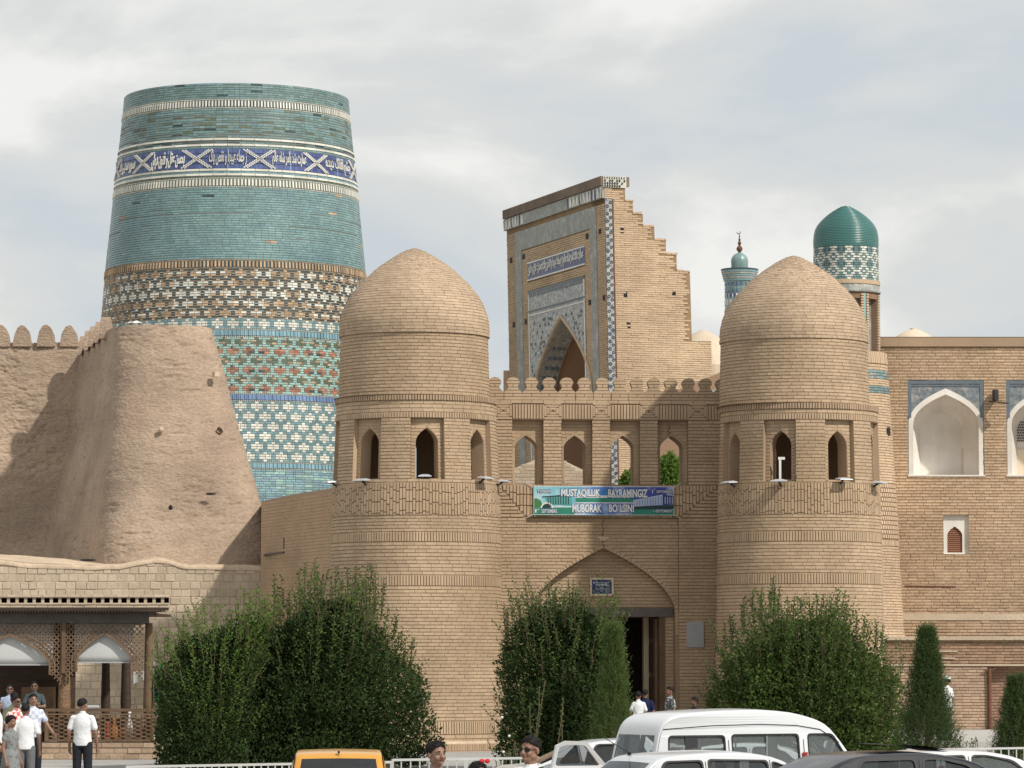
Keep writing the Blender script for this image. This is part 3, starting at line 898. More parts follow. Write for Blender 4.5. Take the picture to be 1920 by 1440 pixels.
# merlons
mer_px = [928, 962, 997, 1030, 1063, 1096, 1130, 1163, 1195, 1227, 1259, 1292, 1324, 1355]
hwm = [(0, .262), (.16, .262), (.24, .222), (.30, .155), (.355, .128), (.40, .145), (.45, .178), (.50, .182), (.55, .165), (.595, .12), (.62, .07), (.632, .02)]
zz = [h for h, _ in hwm]; ww = [w for _, w in hwm]
merlon_mesh = None
for i, p in enumerate(mer_px):
    uc_ = gu(p)
    if merlon_mesh is None:
        mb = MB()
        for th, dep_, mi_ in ((1, 0, 0),):
            out = [(w - .008, z_) for z_, w in hwm] + [(-(w - .008), z_) for z_, w in reversed(hwm)]
            mb.prism(out, [], lambda a, b, d: (a, -d, b), -.26, -.02, 1)
        nrow = 7
        for k in range(nrow):
            a, b = .632 * k / nrow, .632 * (k + 1) / nrow - .016
            pts = [(np.interp(t, zz, ww), t) for t in np.linspace(a, b, 4)]
            pp = [(max(x, .012), t) for x, t in pts]
            if k in (1, 4):
                for sgn in (1, -1): mb.prism([(sgn * .008, a)] + [(sgn * x, t) for x, t in pp] + [(sgn * .008, b)], [], lambda q, r, d: (q, -d, r), -.28, 0.0, 0)
            else:
                mb.prism(pp + [(-x, t) for x, t in pp[::-1]], [], lambda q, r, d: (q, -d, r), -.28, .003 * (k % 2), 0)
        mo = mb.build('merlon', [M['gate_brick'], M['gate_mortar']], GW)
        merlon_mesh = mo.data
    else:
        mo = bpy.data.objects.new('merlon', merlon_mesh); link(mo, GW)
    q = G.pt(uc_, v_top + .03, -.02)
    mo.location = q; mo.rotation_euler = (0, 0, math.radians(4.6))

# =================================================================== wing wall left of the gate
wa, wb = P(490, 940, 109.6), P(640, 920, 102.2)
ang = math.degrees(math.atan2(wb.y - wa.y, wb.x - wa.x))
W = Flat(wa.x, wa.y, ang)
ulen = math.hypot(wb.x - wa.x, wb.y - wa.y)
WG = thing('wing_wall', 'plain plastered brick wall joining the left gate tower to the mud bastion', 'wall', (wa.x, wa.y, 0))
mb = MB(); zt0, zt1 = wa.z, W.px(640, 913)[1]
mb.prism([(0, 0), (ulen, 0), (ulen, zt1 + .0), (ulen * .5, (zt0 + zt1) / 2 + .04), (0, zt0)], [], lambda u, v, d: W.pt(u, v, d), -.9, 0)
dr0 = ray(490, 1000); back = Vector((dr0.x, dr0.y, 0)).normalized() * 4
mb.grid([[(wa.x, wa.y, 0), (wa.x + back.x, wa.y + back.y, 0)], [(wa.x, wa.y, zt0), (wa.x + back.x, wa.y + back.y, zt0)]])
mb.poly([(wa.x, wa.y, zt0), (wa.x + back.x, wa.y + back.y, zt0), (wa.x + back.x + 1, wa.y + back.y, zt0), (wa.x + 1, wa.y, zt0)])
wm = mb.build('wall_core', M['gate_brick_dark'], WG)
rows = [r for r in lay(W, 0.01, ulen, 0, min(zt0, zt1) - .03, .3, .0935, j=.01, w=.006, jit=.002)]
M['wing_brick'] = mat('wing_brick', (.46, .315, .20), .9, .12, .06, .6, .005, 20, fine=.1)
bricks('brick_courses', W, rows, [M['wing_brick']], WG)
mb = MB(); b0 = W.px(494, 1041, .05); b1 = W.px(545, 1036, .3)
mb.bar(W.pt(b0[0], b0[1], .02), W.pt(b1[0], b1[1], .5), .05); mb.bar(W.pt(b1[0], b1[1] + .1, .5), W.pt(b1[0], b1[1] + .42, .5), .03)
mb.build('bracket', M['metal_dark'], WG)

# =================================================================== mud bastion, city wall
def fbm(x, y, seed=0, oct=4):
    """cheap value noise"""
    x = np.asarray(x, float); y = np.asarray(y, float); out = np.zeros(np.broadcast(x, y).shape); amp = 1; tot = 0
    r = np.random.default_rng(seed); T = r.random((64, 64))
    for o in range(oct):
        xi = np.floor(x).astype(int); yi = np.floor(y).astype(int); fx = x - xi; fy = y - yi
        fx = fx * fx * (3 - 2 * fx); fy = fy * fy * (3 - 2 * fy)
        a = T[xi % 64, yi % 64]; b = T[(xi + 1) % 64, yi % 64]; c = T[xi % 64, (yi + 1) % 64]; d = T[(xi + 1) % 64, (yi + 1) % 64]
        out += amp * ((a * (1 - fx) + b * fx) * (1 - fy) + (c * (1 - fx) + d * fx) * fy); tot += amp
        amp *= .55; x = x * 2.03 + 11.3; y = y * 2.03 + 5.7
    return out / tot - .5
def mud_surface(name, sections, mats, parent, nv=300, nu=420, amp=.07, seed=3, streak=.03):
    """sections: list of (z, plan polyline) ; surface lofted between them, then roughened along its normal"""
    zs = np.array([s[0] for s in sections])
    plans = []
    for _, pl in sections:
        p = np.array(pl, float); d = np.concatenate([[0], np.cumsum(np.hypot(*np.diff(p, axis=0).T))]); d /= d[-1]
        t = np.linspace(0, 1, nu); plans.append(np.stack([np.interp(t, d, p[:, 0]), np.interp(t, d, p[:, 1])], -1))
    plans = np.array(plans)
    # soften the corners
    for _ in range(int((nu * .033) ** 2)):
        plans[:, 1:-1] = plans[:, 1:-1] * .5 + (plans[:, :-2] + plans[:, 2:]) * .25
    zz = np.linspace(zs[0], zs[-1], nv)
    G3 = np.zeros((nv, nu, 3))
    for c in range(2):
        for k in range(nu): G3[:, k, c] = np.interp(zz, zs, plans[:, k, c])
    G3[:, :, 2] = zz[:, None]
    du = np.gradient(G3, axis=1); dv = np.gradient(G3, axis=0)
    N = np.cross(du, dv); N /= np.linalg.norm(N, axis=-1, keepdims=True) + 1e-9
    arc = np.cumsum(np.linalg.norm(du, axis=-1), axis=1)
    Z = G3[:, :, 2]
    D = amp * fbm(arc * .35, Z * .45, seed, 4) * 2 + streak * fbm(arc * 1.2, Z * 3.2, seed + 1, 4) * 2 + .012 * fbm(arc * 5, Z * 11, seed + 2, 3) * 2
    # scattered pits and holes
    r = np.random.default_rng(seed + 5)
    rough = np.clip(fbm(arc * .22, Z * .3, seed + 9, 3) * 6 + .35, 0, 1)
    D -= rough * .07 * np.clip(fbm(arc * 3.2, Z * 8.0, seed + 4, 3) * 3, 0, 1)
    D += .02 * fbm(arc * 9, Z * 16, seed + 6, 2) * (.4 + rough)
    D -= .06 * np.clip(fbm(arc * 1.1, Z * 5.5, seed + 8, 3) * 5 - 1.1, 0, 1)
    G3 = G3 + N * D[..., None] * np.sign(-N[nv // 2, nu // 2, 1])
    idx = np.arange(nv * nu).reshape(nv, nu)
    F = np.stack([idx[:-1, :-1], idx[:-1, 1:], idx[1:, 1:], idx[1:, :-1]], -1).reshape(-1, 4)
    o = np_mesh(name, G3.reshape(-1, 3), F, mats, parent, smooth=True)
    return o, G3

def X(px, py, Y): return Xat(px, py, Y)
BT = thing('mud_bastion', 'huge tapering mud plastered bastion in front of the tiled minaret', 'bastion', (X(250, 1050, 112), 113, 0))
def plan(py, xl, xc, xr, Yb, Yf, Yr):
    return (Zat(py, Yf), [(X(xl, py, Yb), Yb), (X(xl + (xc - xl) * .35, py, (Yb * .6 + Yf * .4)), Yb * .6 + Yf * .4), (X(xc - 12, py, Yf + .3), Yf + .35), (X(xc + 20, py, Yf), Yf), (X(xc + (xr - xc) * .6, py, Yf), Yf + .0),
            (X(xr, py, Yr), Yr), (X(xr - 6, py, Yb + 1), Yb + 1)])
secs = [plan(1110, 40, 190, 545, 123, 110.2, 110.9), plan(1050, 66, 200, 527, 123, 110.6, 111.2), plan(1000, 76, 203, 511, 123, 111.0, 111.6), plan(930, 92, 208, 487, 123, 111.6, 112.1), plan(800, 122, 220, 449, 123.2, 112.5, 113.0),
        plan(700, 139, 226, 422, 123.2, 113.2, 113.6), plan(609, 150, 226, 398, 123.4, 113.9, 114.2)]
bo, BG = mud_surface('mud_body', secs, [M['mud']], BT, seed=11)
mb = MB(); top = [Vector(p) for p in BG[-1][::6]]
mb.poly(top + [Vector((top[-1].x, 124.5, top[-1].z)), Vector((top[0].x, 124.5, top[0].z))]); mb.build('mud_top', M['mud'], BT, recalc=False)
# merlons along the left rim, seen nearly edge on
def merlon_mud(name, c, hw_, h, th, rz, parent, seed):
    mb = MB(); rn = random.Random(seed)
    n = 12; out = []
    for k in range(n + 1):
        t = k / n; a = math.pi * t
        x = -math.cos(a) * hw_ * (1 if math.sin(a) < .5 else .96); z_ = h * (math.sin(a) ** .62)
        out.append((x * (1 - .28 * (z_ / h)) + rn.uniform(-.012, .012), z_))
    out = [(-hw_ * 1.03, -.15)] + out + [(hw_ * 1.03, -.15)]
    R = Matrix.Rotation(rz, 3, 'Z')
    mb.prism(out, [], lambda a, b, d: Vector(c) + R @ Vector((a, -d, b)), -th / 2, th / 2)
    o = mb.build(name, M['mud'], parent); 
    bv = o.modifiers.new('b', 'BEVEL'); bv.width = .04; bv.segments = 2
    return o
for k, (px_, py_, Y_) in enumerate(((154, 634, 122.4), (164, 632, 120.6), (174, 630, 119.2), (185, 627, 117.8), (199, 621, 116.3))):
    q = P(px_, py_, Y_); q.z = secs[-1][0] - .10; merlon_mud('merlon', q, .30, .50 + .015 * k, .10 + .02 * k + (.1 if k == 4 else 0), math.radians(86 - 1.5 * k), BT, k)
# stubs of pots, holes and cracks on the face
mb = MB()
for px_, py_ in ((302, 806),): mb.ball(P(px_, py_, 112.3), (.09, .1, .09))
mb.build('clay_stub', M['mud_pale'], BT); mb = MB()
q = P(413, 806, 112.75); mb.tube([q + Vector((0, .1, 0)), q + Vector((0, -.06, 0))], .10, 14, cap=False)
mb.build('clay_pipe', M['mud_pale'], BT); mb = MB()
mb.box(P(405, 702, 113.2), (.16, .2, .15), .5)
mb.build('clay_stub', M['mud_pale'], BT)
mb = MB()
for px_, py_, w_ in ((395, 926, .32), (320, 952, .12), (165, 1050, .5)):
    mb = MB()
    q = P(px_, py_, 111.45 if py_ < 960 else 110.5); mb.ball(q, (w_ / 2, .06, .035 if w_ > .2 else .09), 10, 6); mb.build('hole', M['black'], BT)

CW = thing('city_wall', 'long mud city wall with rounded merlons running off to the left behind the bastion', 'wall', (X(40, 1050, 120), 120.5, 0))
secs = [(Zat(1110, 121), [(X(-260, 1100, 121), 121.4), (X(190, 1100, 121), 121.8)]), (Zat(850, 122.4), [(X(-260, 900, 122.4), 122.5), (X(190, 900, 122.4), 122.8)]), (Zat(640, 123), [(X(-260, 640, 123), 123.2), (X(190, 640, 123), 123.5)])]
cw, CG = mud_surface('mud_body', secs, [M['mud']], CW, nv=240, nu=330, amp=.16, seed=23)
mb = MB(); tp = [Vector(p) for p in CG[-1][::5]]; mb.poly(tp + [Vector((p.x, 125, p.z)) for p in tp[::-1]]); mb.build('mud_top', M['mud'], CW, recalc=False)
for k, px_ in enumerate((-132, -88, -43, 2, 42, 87, 130)):
    merlon_mud('merlon', P(px_, 642, 123.5), .30, .56 + .02 * (k % 2), .34, .05, CW, 40 + k)

# cloth on the rim
mb = MB(); rows = []
for i in range(9):
    row = []
    for j in range(9):
        a, b = i / 8 - .5, j / 8 - .5
        q = P(253, 607.5, 114.5)
        row.append(q + Vector((a * .42, b * .3, .07 * math.exp(-8 * (a * a + b * b)) + .02 * math.sin(9 * a + 5 * b) + (.0))))
    rows.append(row)
mb.grid(rows); o = mb.build('cloth', M['off_white'], None, smooth=True, recalc=False)
sm = o.modifiers.new('s', 'SOLIDIFY'); sm.thickness = .03
tag(o, 'crumpled white cloth lying on the top rim of the mud bastion', 'cloth')

# =================================================================== retaining wall of large mud bricks
S = Flat(X(-80, 1200, 110.0), 110.0, -0.6)
su0, su1 = 0.0, S.px(560, 1200)[0]
tops = [(-80, 1047), (0, 1050), (60, 1056), (150, 1060), (225, 1060), (262, 1052), (290, 1047), (320, 1050), (350, 1059), (420, 1061), (500, 1062), (560, 1062)]
tu = [S.px(a, b)[0] for a, b in tops]; tv = [S.px(a, b)[1] for a, b in tops]
ST = thing('mudbrick_wall', 'pale retaining wall of large mud bricks at the foot of the bastion behind the wooden pavilion', 'wall', (S.pt(5, 0)[0], 110, 0))
mb = MB(); poly = [(su0, 0)] + [(su1, 0)] + [(a, b + .02) for a, b in zip(tu[::-1], tv[::-1])]
mb.prism(poly, [], lambda u, v, d: S.pt(u, v, d), -.6, 0)
mb.build('wall_core', M['mud_mortar'], ST)
rows = []
Hh = .225; v = .02; k = 0
while v < max(tv):
    x = su0 - random.random() * .25
    while x < su1:
        l = random.uniform(.22, .33)
        vt_ = float(np.interp(x + l / 2, tu, tv))
        b = min(v + Hh - .02, vt_ - .06)
        if b - v > .08:
            vv = v + random.uniform(-.006, .006)
            rows.append((max(x, su0) + .006, min(x + l - .016, su1), vv, b, -.02, .012 + random.uniform(-.008, .012), 0, random.random()))
        x += l
    v += Hh; k += 1
bricks('brick_courses', S, rows, [M['mudbrick']], ST, 300, (-10, 1050, 345, 1120) if False else (-10, 1040, 500, 1330))
# smeared mud cap and the sloping mud ledge up to the bastion
mb = MB(); cap_rows = []
us = np.linspace(su0, su1, 60)
for t, dy, dz in ((0, -.035, -.13), (0, -.05, -.03), (0, .06, .03), (0, .6, .03), (0, 3.5, .25), (0, 9.5, .35)):
    cap_rows.append([S.pt(u, float(np.interp(u, tu, tv)) + dz + .05 * float(fbm(u * 2, dy, 5, 2)), -dy) for u in us])
mb.grid(cap_rows); lo = mb.build('mud_cap', M['mud_pale'], ST, smooth=True, recalc=False)

# =================================================================== tiled minaret
YK = 175.0; kk = YK / FPX
KX = Xat(441.5, 600, YK)
kprof = [(176, 210.5), (215, 213.5), (250, 217), (300, 222.5), (360, 229), (430, 236), (500, 243.5), (600, 251), (700, 258), (800, 264.5), (930, 272), (1100, 280), (1300, 286)]
front = YK - 6.0
zk = lambda py: Zat(py, front)
KP = sorted([(Zat(a, YK), b * kk) for a, b in kprof]); KP = [(-.1, KP[0][1] + .05)] + KP + [(Zat(140, front), 210 * kk)]
KC = Cyl(KX, YK, KP)
KT = thing('tiled_minaret', 'broad unfinished minaret covered in bands of turquoise, white and blue glazed bricks', 'minaret', (KX, YK, 0))
mb = MB()
zt = zk(151)
nz = 60
mb.lathe((KX, YK), [(float(KC.R(z_)), z_) for z_ in np.linspace(-.1, zt, nz)] + [(float(KC.R(zt)) - .25, zt + .02), (float(KC.R(zt)) - .3, zt - 1.5), (.05, zt - 1.5)], 96)
M['kmortar'] = mat('kmortar', (.17, .19, .175), .9, .12, 0, 1.5)
mb.build('core', M['kmortar'], KT, recalc=False, smooth=False)
A0, A1 = -math.radians(100), math.radians(100)
KM = ['tile_teal', 'tile_dark', 'tile_white', 'tile_turq', 'tile_tan', 'tile_mint', 'tile_red', 'tile_olive', 'tile_steel', 'tile_midblue', 'tile_mauve', 'tile_blue', 'tile_sky']
KI = {n: i for i, n in enumerate(KM)}
KR = []
NP = 56                                     # crosses round the tower
per = 2 * math.pi / NP
def krow(v0, v1, colf, cells=8, w=.012, joint=.02, maxrun=3, stripe=False, streak=0.0):
    """one course; colf(col,phase)->material; runs of one colour become bricks"""
    a = -math.radians(100); step = per / cells; n = int(math.radians(200) / step)
    i = 0; r_ = float(KC.R((v0 + v1) / 2)); ph = random.random() * 50
    off = random.randrange(0, cells)
    base = int(a / step)
    while i < n:
        c = colf(base + i); run = 1
        want = maxrun if random.random() < .7 else max(1, maxrun - 1)
        while run < want and i + run < n and colf(base + i + run) == c: run += 1
        u0 = (base + i) * step; u1 = (base + i + run) * step
        pw = w + random.uniform(-.004, .004)
        low = .034 * (streak > 0 and float(fbm((base + i) * .035 + ph, v0 * 3.1, 77, 2)) + .5 < streak)
        if low and streak > .5: low = .042
        KR.append((u0 + joint / 2 / r_, u1 - joint / 2 / r_, v0 + (.030 if c == 'tile_dark' and stripe else low), v1, -.02, pw, KI[c], random.random()))
        if c == 'tile_dark' and stripe: KR.append((u0 + joint / 2 / r_, u1 - joint / 2 / r_, v0 - .006, v0 + .018, -.02, pw, KI['tile_tan' if random.random() < .8 else 'tile_white'], random.random()))
        i += run
def rowsbetween(py0, py1, h=.1125):
    z1, z0 = zk(py0), zk(py1); n = max(1, round((z1 - z0) / h)); hh = (z1 - z0) / n
    return [(z1 - (k + 1) * hh + .010, z1 - k * hh - .010) for k in range(n)]      # from the top down
rd = random.Random(5)
def plain(py0, py1, main, alt=(), pa=0.0, gap_dark=0.0, bad=0.0):
    for k, (a, b) in enumerate(rowsbetween(py0, py1)):
        streak = rd.random() < gap_dark
        memo = {}
        def cf(i):
            key = i // 7
            if key not in memo:
                q = rd.random()
                memo[key] = 'tile_dark' if q < gap_dark * .05 else ('tile_tan' if q > 1 - bad else (rd.choice(alt) if alt and q < pa else main))
            return memo[key]
        krow(a, b, cf, 8, maxrun=4, joint=.010, streak=.55 if streak else .16)
def teeth(py0, py1, fg, bg, dots='tile_white', step=3):
    z1, z0 = zk(py0), zk(py1); d = min(.07, (z1 - z0) * .16)
    n = NP * 4; st = 2 * math.pi / n
    i0, i1 = int(A0 / st), int(A1 / st)
    for i in range(i0, i1):
        u = i * st
        for (f0, f1, cc, ww) in ((.04, .54, fg, .03), (.60, .96, bg, .0)):
            KR.append((u + f0 * st, u + f1 * st, z0 + d, z1 - d, -.02, .012 + ww, KI[cc], random.random()))
        for q in range(2):
            for (a, b) in ((z0 + .01, z0 + d - .02), (z1 - d + .02, z1 - .01)):
                KR.append((u + (q * .5 + .05) * st, u + (q * .5 + .33) * st, a, b, -.02, .02, KI[dots], random.random()))
def line(py0, py1, c='tile_white', w=.045, ln=.9):
    z1, z0 = zk(py0), zk(py1); st = per; i0, i1 = int(A0 / st), int(A1 / st)
    for i in range(i0, i1): KR.append((i * st + .001, (i + 1) * st - .001, z0, z1, -.02, w, KI[c], random.random()))
SHAPE = [1, 3, 3, 1]           # half widths of a cross in eighths of the period
def crosses(py0, nrows, ch, colfg, colbg, phase=0, shape=SHAPE, bgf=None):
    """nrows rows of crosses, ch courses each"""
    for r_ in range(nrows):
        z1 = zk(py0 + r_ * ch[1]); hh = (zk(py0) - zk(py0 + ch[1])) / ch[0]
        for c in range(ch[0]):
            a, b = z1 - (c + 1) * hh + .010, z1 - c * hh - .010
            sh = shape[c % len(shape)]
            def cf(i, r_=r_, c=c, sh=sh):
                x = (i + (4 if (r_ + phase) % 2 else 0)) % 8
                k = (i + (4 if (r_ + phase) % 2 else 0)) // 8
                inside = (x < sh) or (x >= 8 - sh) if sh > 0 else False
                if inside: return colfg(r_, c, k, x)
                return bgf(r_, c, i) if bgf else colbg
            krow(a, b, cf, 8, maxrun=3, stripe=bgf is None and colbg == 'tile_dark')
plain(151, 181, 'tile_teal', ('tile_turq', 'tile_steel'), .25, .3)
teeth(181, 199, 'tile_white', 'tile_dark')
plain(199, 256, 'tile_teal', ('tile_olive', 'tile_turq', 'tile_steel'), .35, .55)
line(256, 260); plain(260, 267, 'tile_teal', ('tile_dark',), .4, .3); line(267, 271); plain(271, 275.5, 'tile_teal')
# blue inscription ground: square tiles
for a, b in rowsbetween(275.5, 314, .24): krow(a, b, lambda i: 'tile_blue' if (i * 7 % 37) else 'tile_midblue', 8, w=.03, joint=.006, maxrun=3)
line(314, 318.5); plain(318.5, 323, 'tile_steel'); line(323, 327.5); plain(327.5, 331, 'tile_olive')
teeth(331, 350, 'tile_white', 'tile_olive')
plain(350, 486, 'tile_turq', ('tile_turq', 'tile_steel'), .12, .10, .004)
teeth(486, 504, 'tile_tan', 'tile_dark', 'tile_tan')
rr_ = random.Random(9); kc = {}
def tanwhite(r_, c, k, x):
    key = (r_, k)
    if key not in kc: kc[key] = (rr_.random(), rr_.random())
    q = kc[key]
    prob = .8 if r_ in (0, 3, 4) else .45
    main = 'tile_tan' if q[0] < prob else 'tile_white'
    if q[1] < .35 and (c in (1,)): return 'tile_white'
    if c == 3 and q[1] > .62: return 'tile_white'
    return main
def bgdark(r_, c, i):
    return 'tile_dark' if True else ''
crosses(504, 5, (4, 18.8), tanwhite, 'tile_dark', 0)
# thin pale joints that stripe the dark bricks
for r_ in range(20):
    zz_ = zk(504 + r_ * 4.7); n = NP * 2; st = 2 * math.pi / n
crosses(598, 1, (4, 19), lambda r_, c, k, x: 'tile_white', 'tile_steel', 1)
teeth(617, 633, 'tile_sky', 'tile_sky', 'tile_white')
def redol(r_, c, k, x):
    if r_ % 2 == 0: return 'tile_tan' if ((k * 5 + c * 3 + r_) % 7 < 2) else 'tile_olive'
    return 'tile_dark' if (k + c) % 4 == 0 and c in (0, 2) else 'tile_red'
crosses(633, 6, (4, 17.6), redol, 'tile_mint', 0, SHAPE)
teeth(738.5, 753.5, 'tile_midblue', 'tile_midblue', 'tile_white')
crosses(753.5, 6, (4, 18.9), lambda r_, c, k, x: 'tile_white', 'tile_steel', 0)
teeth(867, 881, 'tile_sky', 'tile_sky', 'tile_white')
def mottle(py0, py1):
    for a, b in rowsbetween(py0, py1):
        memo = {}
        def cf(i):
            k = i // 5
            if k not in memo: memo[k] = rd.choice(['tile_sky', 'tile_mauve', 'tile_turq', 'tile_mint', 'tile_sky', 'tile_mauve'])
            return memo[k]
        krow(a, b, cf, 8, maxrun=4)
mottle(881, 1000)
bricks('glazed_bricks', KC, KR, [M[k] for k in KM], KT, 300, (420, 740, 636, 870), single='glazed_brick')
# X shaped devices between the words: little white lozenges in steps
mbx = MB()
def loz(u, v, s, m=0, t=.045):
    r_ = float(KC.R(v)); mbx.prism([(u - s / r_, v), (u, v - s), (u + s / r_, v), (u, v + s)], [], lambda a, b, d: KC.pt(a, b, d), .03, t + .03, m)
zt_, zb_ = zk(277), zk(313); zm = (zt_ + zb_) / 2; hh = (zt_ - zb_) / 2
XU = [math.asin(max(-1, min(1, (px_ - 442) / 222.0))) for px_ in (229, 285.5, 387, 499.5, 598, 660)]
for u in XU:
    for k in range(-8, 9):
        for s in (-1, 1):
            for q in (-1, 1):
                v = zm + k / 8 * hh * .92; du = (s * k * .078 + q * .075) / float(KC.R(v))
                loz(u + du, v, .045)
lz = mbx.build('lozenge_pattern', M['tile_white'], KT, kind='stuff')

# --- Arabic letters, joined by hand into their presentation forms
AR = {'ا': ('\ufe8d', '\ufe8e', None, None), 'ب': ('\ufe8f', '\ufe90', '\ufe91', '\ufe92'), 'پ': ('\ufb56', '\ufb57', '\ufb58', '\ufb59'), 'ت': ('\ufe95', '\ufe96', '\ufe97', '\ufe98'),
      'ج': ('\ufe9d', '\ufe9e', '\ufe9f', '\ufea0'), 'چ': ('\ufb7a', '\ufb7b', '\ufb7c', '\ufb7d'), 'ح': ('\ufea1', '\ufea2', '\ufea3', '\ufea4'), 'د': ('\ufea9', '\ufeaa', None, None), 'ر': ('\ufead', '\ufeae', None, None),
      'ز': ('\ufeaf', '\ufeb0', None, None), 'س': ('\ufeb1', '\ufeb2', '\ufeb3', '\ufeb4'), 'ش': ('\ufeb5', '\ufeb6', '\ufeb7', '\ufeb8'), 'ص': ('\ufeb9', '\ufeba', '\ufebb', '\ufebc'), 'ع': ('\ufec9', '\ufeca', '\ufecb', '\ufecc'),
      'ف': ('\ufed1', '\ufed2', '\ufed3', '\ufed4'), 'ق': ('\ufed5', '\ufed6', '\ufed7', '\ufed8'), 'ک': ('\ufb8e', '\ufb8f', '\ufb90', '\ufb91'), 'ل': ('\ufedd', '\ufede', '\ufedf', '\ufee0'), 'م': ('\ufee1', '\ufee2', '\ufee3', '\ufee4'),
      'ن': ('\ufee5', '\ufee6', '\ufee7', '\ufee8'), 'و': ('\ufeed', '\ufeee', None, None), 'ه': ('\ufee9', '\ufeea', '\ufeeb', '\ufeec'), 'ی': ('\ufbfc', '\ufbfd', '\ufbfe', '\ufbff')}
def shape_ar(s):
    out = []
    for i, ch in enumerate(s):
        if ch not in AR: out.append(ch); continue
        pj = i > 0 and s[i - 1] in AR and AR[s[i - 1]][2] is not None
        nj = i < len(s) - 1 and s[i + 1] in AR and AR[ch][2] is not None
        f = AR[ch]
        out.append(f[3] if pj and nj else f[1] if pj else f[2] if nj else f[0])
    return ''.join(reversed(out))
def text_mesh(s, size=1.0, bold=.0, space=1.0, extrude=0.0):
    cu = bpy.data.curves.new('t', 'FONT'); cu.body = s; cu.size = size; cu.offset = bold; cu.space_character = space; cu.resolution_u = 3
    cu.align_x = 'LEFT'
    ob = bpy.data.objects.new('t', cu); COL.objects.link(ob)
    dg = bpy.context.evaluated_depsgraph_get(); dg.update()
    me = bpy.data.meshes.new_from_object(ob.evaluated_get(dg))
    bpy.data.objects.remove(ob); bpy.data.curves.remove(cu)
    V = np.array([v.co[:] for v in me.vertices], float).reshape(-1, 3); F = [tuple(p.vertices) for p in me.polygons]
    bpy.data.meshes.remove(me)
    return V, F
def fit_text(mb, s, fn, u0, u1, v0, v1, w0, w1, m=0, bold=0.0, mirror=False):
    """flat letters squeezed into a box on a surface, given thickness"""
    V, F = text_mesh(s, 1.0, bold)
    if len(V) == 0: return
    lo, hi = V.min(0), V.max(0)
    U = u0 + (V[:, 0] - lo[0]) / (hi[0] - lo[0]) * (u1 - u0); Vv = v0 + (V[:, 1] - lo[1]) / (hi[1] - lo[1]) * (v1 - v0)
    i = len(mb.v); mb.v.extend([tuple(fn(a, b, w1)) for a, b in zip(U, Vv)])
    edges = {}
    for f in F:
        mb.f.append(tuple(i + k for k in f)); mb.m.append(m)
        for a, b in zip(f, f[1:] + f[:1]): edges[(a, b)] = edges.get((a, b), 0) + 1
    j = len(mb.v); mb.v.extend([tuple(fn(a, b, w0)) for a, b in zip(U, Vv)])
    for (a, b) in edges:
        if (b, a) not in edges: mb.f.append((i + a, i + b, j + b, j + a)); mb.m.append(m)
mb = MB()
words = ['شدن شاه', 'سرو سهی یاد', 'بحسن عقل و فنون درش', 'ز جمله عیبها و نقص پاک', 'عمارت شد بامر شاه عالم', 'چشم افلاک دیده']
XA = [-1.45] + XU + [1.45]
for k, wd in enumerate(words):
    a, b = XA[k + 1 - (1 if k == 0 else 0)], None
segs = [(XU[0], XU[1], 'سرو سهی یاد'), (XU[1], XU[2], 'بحسن عقل و فنون درش'), (XU[2], XU[3], 'ز جمله عیبها و نقص پاک'), (XU[3], XU[4], 'عمارت شد بامر شاه عالم'), (XU[4], XU[5], 'چشم افلاک دیده')]
for a, b, wd in segs:
    pad = .105
    mb = MB(); fit_text(mb, shape_ar(wd), lambda u, v, d: KC.pt(u, v, d), a + pad, b - pad, zb_ + .06, zt_ - .04, .03, .07, bold=.02)
    mb.build('inscription', M['tile_white'], KT, recalc=False)
# =================================================================== tall portal behind the gate
Cn = P(1133, 700, 165.0); Cf = P(949.5, 700, 177.7)
pang = math.degrees(math.atan2(Cn.y - Cf.y, Cn.x - Cf.x))
PF = Flat(Cf.x, Cf.y, pang); PWD = math.hypot(Cn.x - Cf.x, Cn.y - Cf.y)
PS = Flat(Cn.x, Cn.y, pang + 90)
for fr_b in (PF, PS): fr_b.B = np.array([.019, 0, 0]); fr_b.v0 = 23.8
PT = thing('portal', 'tall stepped brick portal with grey tile bands and a dark pointed arch behind the gate', 'portal', (Cn.x, Cn.y, 0))
fu = lambda x, y, w=0: PF.px(x, y, w)[0]
fv = lambda x, y, w=0: PF.px(x, y, w)[1]
vT = fv(1133, 330); vTt = fv(1133, 352)
SV = lambda x, y: PS.px(x, y)[1]
SU = lambda x: PS.px(x, 600)[0]
# stepped flank
steps = [(1176.5, 352, 378), (1190.6, 378, 402), (1209, 402, 426), (1230, 426, 451.5), (1251, 451.5, 478), (1270.5, 478, 510), (1295, 510, 638), (1304, 638, 638)]
su = [SU(s[0]) for s in steps]; stv = [SV(s[0], s[1]) for s in steps]
outline = [(0, 0)]
outline += [(SU(1332), 0), (SU(1332), SV(1332, 640)), (su[6] + .02, SV(1300, 640))]
for i in range(6, 0, -1):
    outline += [(su[i], stv[i]), (su[i - 1], stv[i])]
outline += [(su[0], vT - .02), (0, vT - .02)]
def topat(u):
    if u < su[0]: return vTt - .05
    for i in range(1, 7):
        if u < su[i]: return stv[i]
    return SV(1300, 640)
mb = MB(); mb.prism(outline, [], lambda a, b, d: PS.pt(a, b, d), -1.6, 0)
mb.build('flank_wall', M['portal_mortar'], PT)
rows = []
for r in lay(PS, .36, SU(1332), 0, vTt, .42, .098, j=.015, jit=.012, w=.015):
    vt = topat((r[0] + r[1]) / 2)
    if r[3] <= vt + .01 and topat(r[1] - .02) >= r[3] - .01: rows.append(r)
rows += [r for r in lay(PS, 0, .36, SV(1140, 372), vTt, .36, .098, j=.015, jit=.01, w=.015)]
bricks('flank_bricks', PS, rows, [M['portal_brick']], PT, 300, (1150, 380, 1300, 700))
